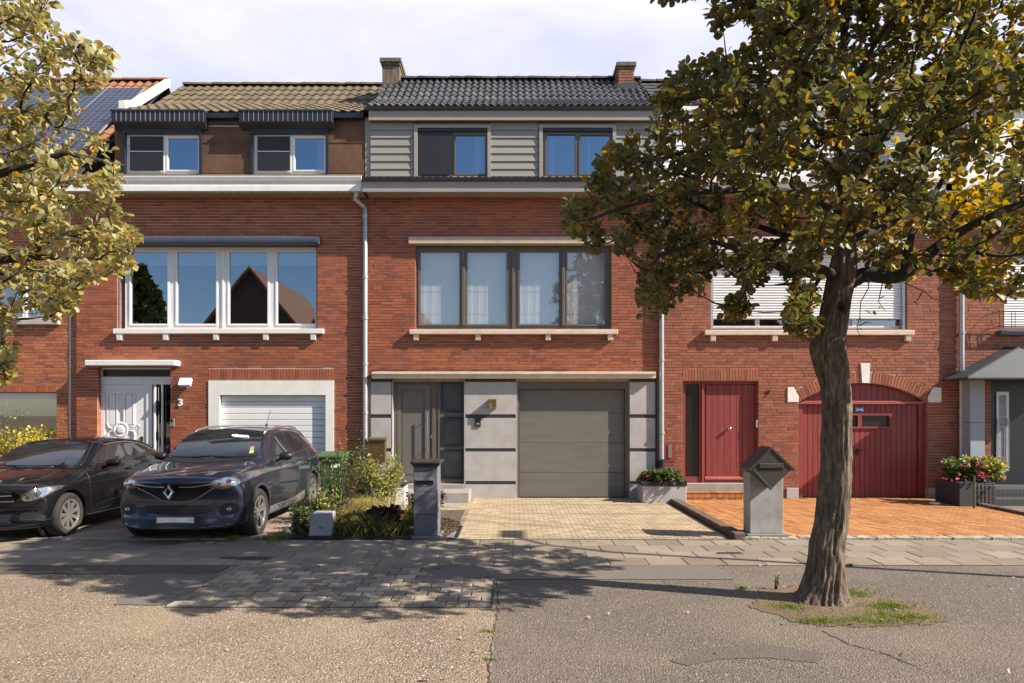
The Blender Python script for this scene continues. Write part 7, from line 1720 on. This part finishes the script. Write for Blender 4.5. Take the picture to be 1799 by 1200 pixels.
t = shrub('weed_seedling', 'single small dark weed standing left of the tree trunk', 'plant', PX(1364, 6.95), 6.95, 2, .17, .03, 'leaf_shrub', .022, 3, z0=.0, lo=.2)
# litter and fallen leaves
fal = [(7, 1110, 'y'), (490, 1168, 'w'), (398, 1046, 'w'), (221, 1040, 'w'), (403, 1143, 'w'), (488, 1170, 'y'), (240, 1190, 'w'), (755, 1131, 'w'), (808, 1125, 'w'), (697, 1081, 'w'), (675, 973, 'w'), (1200, 1078, 'y'), (1210, 1080, 'w'), (1238, 1070, 'w'), (1262, 1151, 'w'), (1072, 1082, 'w'), (1037, 1089, 'w'), (10, 1191, 'b'), (745, 1199, 'b'), (1580, 1157, 'w'), (1452, 1087, 'b'), (1374, 1097, 'w'), (1380, 1034, 'w'), (1388, 1030, 'b'), (1578, 1075, 'w'), (1520, 1042, 'w'), (1776, 1037, 'w'), (1779, 1018, 'w'), (1776, 1187, 'w'), (1740, 1030, 'b'), (903, 1072, 'w'), (1116, 1068, 'b'), (864, 1058, 'w'), (985, 1200, 'b'), (3, 1055, 'w'), (790, 1146, 'w'), (1600, 1094, 'b'), (1500, 1040, 'b'), (1490, 1098, 'b'), (1337, 995, 'w'), (842, 1147, 'w'), (965, 1010, 'b')]
def leaf_place(px, py):
    if px < 260: return 'on the gravel before the black hatchback' if py > 1045 else 'on the asphalt near the black hatchback'
    if px < 860 and py > 1070: return 'on gravel before the block paving'
    if px < 860: return 'beside the block paving'
    if px < 1300 and py > 1100: return 'on the asphalt near the seam'
    if px < 1300: return 'on the asphalt left of the tree shadow' if px < 1100 else 'near the tree shadow'
    if px < 1620 and py < 1110: return 'at the foot of the street tree'
    if px < 1650: return 'by the dark patch in the asphalt' if py > 1110 else 'right of the street tree'
    return 'on the asphalt at the far right'
names_ = {'w': 'pale', 'y': 'yellow', 'b': 'brown'}; groups_ = {}
for q in fal: groups_.setdefault((q[2], leaf_place(q[0], q[1])), []).append(q)
def leaf_label(q):
    G = sorted(groups_[(q[2], leaf_place(q[0], q[1]))]); n = len(G); i = G.index(q); pl = leaf_place(q[0], q[1])
    if n == 1: return '%s fallen leaf lying alone %s' % (names_[q[2]], pl)
    o = 'leftmost' if i == 0 else 'rightmost' if i == n-1 else {1: 'second from left', 2: 'third from left', 3: 'fourth from left', 4: 'fifth from left', 5: 'sixth from left'}.get(i, 'another')
    return '%s fallen leaf, %s of those %s' % (names_[q[2]], o, pl)
for i, (px, py, c) in enumerate(fal):
    Y = 2160/(py-725); s = rp.uniform(.03, .055); m3 = Matrix.Rotation(rp.uniform(0, 6.28), 3, 'Z') @ Matrix.Rotation(rp.gauss(0, .3), 3, 'X')
    me = bpy.data.meshes.new('fallen_leaf'); vs, fs = leaf_shape(.38, .16, -.12); me.from_pydata([tuple(m3 @ Vector((v[0]*s, v[1]*s, v[2]*s))) for v in vs], [], fs); me.materials.append(M[{'w': 'litter_white', 'y': 'litter_yellow', 'b': 'litter_brown'}[c]])
    o = bpy.data.objects.new('fallen_leaf', me); COL.objects.link(o); o.location = (PX(px, Y), Y, .02)
    mn = min((m3 @ Vector(v)).z*s for v in vs); o.location.z = -mn+.012
    tag(o, leaf_label((px, py, c)), 'fallen leaf', {'w': 'pale fallen leaves', 'y': 'yellow fallen leaves', 'b': 'brown fallen leaves'}[c])
# drain covers
for px, py, w_, d_, lb_ in ((1283, 974, .32, .09, 'small rusty drain cover in the pavement before the diamond mailbox'), (448, 983, .42, .16, 'oval rust-brown cover in the pavement behind the block paving'), (402, 982, .2, .08, 'small dark cover in the pavement left of the rust-brown one')):
    Y = 2160/(py-725); x = PX(px, Y); t = thing('drain_cover', (x, Y, .012), lb_, 'drain cover')
    MB().box(x-w_/2, x+w_/2, Y-d_/2, Y+d_/2, .010, .020).build('frame', 'curb_brown', t)
    for k in range(6): MB().box(x-w_/2+.02+k*(w_-.04)/6, x-w_/2+.01+(k+1)*(w_-.04)/6, Y-d_/2+.015, Y+d_/2-.015, .020, .024).build('bar', 'dark_plastic', t)
# stone mailbox pillar
Y = 9.72; x0, x1 = PX(727, Y), PX(769, Y); t = thing('mailbox_pillar', ((x0+x1)/2, Y, 0), 'grey stone mailbox pillar with dark cap and letter slot in front of the garden', 'mailbox')
dpt = .42
MB().box(x0-.03, x1+.05, Y-.05, Y+dpt+.04, 0, .05).build('foot', 'bluestone', t, bevel=.01)
for za, zb in ((.05, .345), (.35, .665), (.67, 1.03)): MB().box(x0, x1, Y, Y+dpt, za, zb).build('stone_block', 'pillar_stone', t, bevel=.006)
MB().box(x0-.045, x1+.045, Y-.05, Y+dpt+.05, 1.07, 1.115).box(x0-.02, x1+.02, Y-.025, Y+dpt+.02, 1.03, 1.07).build('cap', 'mailbox_brown', t, bevel=.014, segs=2)
MB().box(PX(731, Y), PX(762, Y), Y-.012, Y+.0, PZ(851, Y), PZ(844, Y)).build('slot', 'black_plastic', t); MB().box(PX(730, Y), PX(763, Y), Y-.03, Y+.0, PZ(844.5, Y), PZ(841, Y)).build('flap', 'pillar_stone', t, bevel=.004)
MB().box(PX(743, Y), PX(750, Y), Y-.006, Y, PZ(853.5, Y), PZ(852, Y)).build('name_plate', 'zinc', t)
# sidestone slabs at its foot
structure(MB().box(x0-.12, x1+.28, Y-.02, Y+.55, .0, .022), 'paving_slab', 'bluestone')
# concrete cube by the garden
Y = 9.62; xa, xb = PX(543, Y), PX(579, Y); t = thing('marker_block', ((xa+xb)/2, Y, 0), 'small tapered grey concrete block at the left corner of the garden', 'concrete block')
MB().box(xa-.01, xb+.03, Y-.02, Y+.36, 0, .065).build('foot', 'anthracite', t, bevel=.005)
a, b = xa+.0, xb+.025
MB().add([(a, Y, .065), (b, Y, .065), (b, Y+.34, .065), (a, Y+.34, .065), (a+.02, Y+.02, .375), (b-.02, Y+.02, .375), (b-.02, Y+.32, .375), (a+.02, Y+.32, .375)], [(0, 3, 2, 1), (4, 5, 6, 7), (0, 1, 5, 4), (1, 2, 6, 5), (2, 3, 7, 6), (3, 0, 4, 7)]).build('body', 'cube_stone', t, bevel=.006)
# crumpled cup in the weeds
t = thing('paper_cup', (PX(508, 9.9), 9.9, .0), 'crumpled white paper cup in the grass left of the concrete block', 'paper cup'); MB().tube([(PX(503, 9.9), 9.9, .10), (PX(514, 9.9), 9.88, .045)], [.035, .025], 10).build('cup', 'white_tag', t); MB().tube([(PX(503, 9.9)-.004, 9.9, .103), (PX(503, 9.9), 9.9, .097)], [.039, .038], 12).build('rim', 'shutter_blue', t)
# diamond mailbox
Y = 9.72; t = thing('diamond_mailbox', (PX(1349, Y), Y, 0), 'dark brown diamond-shaped mailbox on a concrete post by the orange driveway', 'mailbox')
MB().box(PX(1312, Y), PX(1384, Y), Y-.05, Y+.36, .02, .075).build('foot', 'bluestone', t, bevel=.006)
MB().box(PX(1319, Y), PX(1377.5, Y), Y+.02, Y+.30, .075, .95).build('post', 'concrete_post', t, bevel=.006)
cx, cz, hd = PX(1356, Y-.14), PZ(824, Y-.15), .305; yb = Y-.14
dm = lambda s_: [(cx, cz-s_*.97), (cx+s_, cz), (cx, cz+s_*.97), (cx-s_, cz)]
MB().prism_y(dm(hd-.012), yb+.008, Y+.26).build('case', 'mailbox_brown', t, bevel=.004)
hood = MB(); s1 = hd+.012
for sg in (-1, 1):
    hood.add([(cx, yb-.004, cz+s1*.97), (cx+sg*s1*1.03, yb-.004, cz-.01), (cx+sg*s1*1.03, Y+.28, cz-.01), (cx, Y+.28, cz+s1*.97), (cx, yb-.004, cz+s1*.97-.035), (cx+sg*(s1*1.03-.022), yb-.004, cz-.03), (cx+sg*(s1*1.03-.022), Y+.28, cz-.03), (cx, Y+.28, cz+s1*.97-.035)], [(0, 1, 2, 3), (4, 5, 6, 7), (0, 1, 5, 4), (1, 2, 6, 5), (3, 2, 6, 7)])
hood.build('hood', 'mailbox_brown', t, bevel=.003)
MB().prism_y([(cx-.27, cz-.015), (cx-.245, cz+.005), (cx+.012, cz-.285), (cx-.012, cz-.30)], yb-.008, yb+.03).build('door_edge', 'mailbox_brown', t, bevel=.003)
MB().box(PX(1334, yb), PX(1377, yb), yb-.012, yb+.01, PZ(822.5, yb), PZ(814, yb)).build('flap', 'mailbox_brown', t, bevel=.006); MB().box(PX(1334, yb), PX(1377, yb), yb+.0, yb+.01, PZ(825, yb), PZ(822.8, yb)).build('slot', 'black_plastic', t)
for k in range(4): MB().box(PX(1365+k*2.2, yb), PX(1366.3+k*2.2, yb), yb-.015, yb-.012, PZ(818.5, yb), PZ(816.8, yb)).build('lettering', 'brass', t)
# stone planter by the red door
Y = 13.5; x0, x1 = PX(1129.5, Y), PX(1206.5, Y)
t = thing('planter', ((x0+x1)/2, Y, 0), 'light grey stone planter with green plants left of the red front door', 'planter')
MB().box(x0, x1, Y, Y+.62, 0, .355).build('box', 'stone_grey', t, bevel=.012); MB().slab(x0-.015, x1+.01, .355, .44, [], Y-.01, Y+.63).build('rim', 'anthracite', t, bevel=.008)
pt = shrub('succulent_bed', 'low green plants filling the light grey stone planter', 'plant', (x0+x1)/2, Y+.28, 70, .20, .40, 'leaf_shrub', .055, 9, z0=.42, spread=1.4, lo=.3)
fp = MB()
for k in range(16):
    c = Vector((x0+.05+rp.uniform(0, .12), Y+.1+rp.uniform(-.05, .2), .50+rp.uniform(0, .08))); fp.add([tuple(c+Vector((rp.uniform(-.02, .02), rp.uniform(-.02, .02), rp.uniform(-.02, .02)))) for _ in range(4)], [(0, 1, 2, 3)])
fp.build('flowers', 'petal_pink', pt)
# dark planters with geraniums
for i, (pa, pb, Ya, h_, lb_) in enumerate(((1686.5, 1716, 13.0, .47, 'dark grey square planter at the right end of the orange driveway'), (1716, 1750, 13.1, .45, 'dark slate planter before the grey door, right of the square planter'))):
    xa, xb = PX(pa, Ya), PX(pb, Ya); t = thing('planter', ((xa+xb)/2, Ya, 0), lb_, 'planter')
    d_ = .75 if i == 0 else .6
    MB().slab(xa, xb, 0, h_, [], Ya, Ya+d_).build('box', 'planter_dark', t, bevel=.01)
    if i: 
        for k in range(5): MB().box(xa+.01+k*(xb-xa)/5, xa-.01+(k+1)*(xb-xa)/5, Ya-.012, Ya, .01, h_-.01).build('panel', 'planter_dark', t, bevel=.004)
for i, (px, Y, n, rd, hh, lm, lb_) in enumerate(((1690, 13.4, 34, .42, .42, 'leaf_green', 'red-pink geraniums in the square dark planter'), (1730, 13.4, 32, .45, .46, 'leaf_variegated', 'bright yellow-green flowering plant in the slate planter'))):
    t = shrub('geranium', lb_, 'flowers', PX(px, Y), Y, n, hh, rd, lm, .07, 9, z0=.44, spread=1.0, lo=.25)
    fm = MB()
    for k in range(22 if i == 0 else 7):
        c = Vector((PX(px, Y)+rp.uniform(-.5, .35), Y+rp.uniform(-.5, .1), .44+rp.uniform(.05, hh*1.1)))
        for _ in range(8):
            q = c+Vector((rp.gauss(0, .017), rp.gauss(0, .017), rp.gauss(0, .017))); d = Vector((rp.gauss(0, 1), rp.gauss(0, 1), rp.gauss(0, 1))).normalized()*.022; e = d.orthogonal().normalized()*.018; fm.add([tuple(q-d), tuple(q+e), tuple(q+d), tuple(q-e)], [(0, 1, 2, 3)])
    fm.build('blossoms', 'petal_pink', t)
# low wire fence on the right
Yf = 12.75; xa = PX(1712, Yf); fe = thing('wire_fence', (xa, Yf, 0), 'low green wire fence with a post at the right edge', 'fence')
MB().tube([(xa, Yf, 0), (xa, Yf, .62)], .018, 8).build('post', 'green_plastic', fe); m = MB()
for k in range(24): m.tube([(xa+.02+k*.065, Yf-.02*k, .02), (xa+.02+k*.065, Yf-.02*k, .46)], .0025, 4, cap=False)
for k in range(5): m.tube([(xa, Yf, .05+k*.1), (xa+1.56, Yf-.48, .05+k*.1)], .0025, 4, cap=False)
m.build('mesh', 'zinc', fe)
t = thing('paper_scrap', (PX(1642, 13.3), 13.3, .02), 'small white carton lying before the square dark planter', 'litter'); MB().box(PX(1637, 13.3), PX(1650, 13.3), 13.25, 13.37, .016, .055).build('carton', 'white_tag', t, bevel=.005)
# green wheelie bin
Y = 13.05; xa, xb = PX(561, Y), PX(600, Y); t = thing('wheelie_bin', ((xa+xb)/2, Y, 0), 'green wheelie bin with white sticker beside the white garage door', 'bin')
MB().add([(xa+.05, Y+.05, .06), (xb-.05, Y+.05, .06), (xb-.05, Y+.45, .06), (xa+.05, Y+.45, .06), (xa, Y, .93), (xb, Y, .93), (xb, Y+.52, .93), (xa, Y+.52, .93)], [(0, 3, 2, 1), (4, 5, 6, 7), (0, 1, 5, 4), (1, 2, 6, 5), (2, 3, 7, 6), (3, 0, 4, 7)]).build('body', 'green_plastic', t, bevel=.02, segs=2)
MB().prism_x([(Y-.05, .94), (Y-.04, .985), (Y+.25, 1.05), (Y+.56, 1.03), (Y+.57, .94)], xa-.03, xb+.03).build('lid', 'green_plastic', t, bevel=.012, segs=2)
MB().box(xa-.01, xb+.01, Y-.02, Y+.54, .86, .935).build('rim', 'green_plastic', t, bevel=.008); MB().box(PX(582, Y), PX(597, Y), Y+.0, Y+.006, PZ(822, Y), PZ(815, Y)).build('sticker', 'white_tag', t)
for x in (xa+.03, xb-.03): MB().lathe([(.1, -.025), (.1, .025)], (x, Y+.45, .1), 'x', 20).build('wheel', 'rubber', t, smooth=40)
MB().tube([(xa+.05, Y+.6, .98), (xb-.05, Y+.6, .98)], .015, 8).build('handle', 'green_plastic', t)
# white trough near the door
Y = 12.7; xa, xb = PX(655, Y), PX(712, Y); t = thing('planter', ((xa+xb)/2, Y, 0), 'white trough planter half hidden behind the cream-edged shrub', 'planter'); MB().box(xa, xb, Y, Y+.35, 0, .44).build('box', 'white_paint', t, bevel=.01); MB().box(xa-.015, xb+.015, Y-.015, Y+.365, .441, .465).build('rim', 'dark_band', t)
# yellow hedge in front of house 1
shrub('golden_shrub', 'golden yellow shrub behind the black hatchback at the left edge', 'shrub', PX(15, 13.6), 13.6, 60, 1.40, .75, 'leaf_gold', .06, 22, z0=0, spread=.8, lo=.45)
shrub('thin_shrub', 'bare twiggy shrub before the grey vertical blinds', 'shrub', PX(12, 12.9), 12.9, 16, 1.95, .5, 'leaf_variegated', .05, 3, z0=0, spread=.5, lo=.6)
shrub('thin_shrub', 'small green sprout at the corner of the light brick house', 'shrub', PX(97, 14.0), 14.0, 5, 1.33, .12, 'leaf_green', .06, 8, z0=0, spread=.5, lo=.8)
# street lamp just outside the picture on the right, whose thin shadow crosses the road
lp = thing('street_lamp', (8.9, 6.5, 0), 'slim grey street lamp post standing right of the picture', 'street lamp')
MB().tube([(8.9, 6.5, 0), (8.9, 6.5, 6.0), (8.7, 6.8, 6.5), (8.4, 7.4, 6.6)], [.06, .045, .04, .035], 12).build('post', 'zinc', lp, smooth=True); MB().box(8.2, 8.5, 7.3, 7.9, 6.52, 6.62).build('lamp_head', 'zinc', lp, bevel=.02)
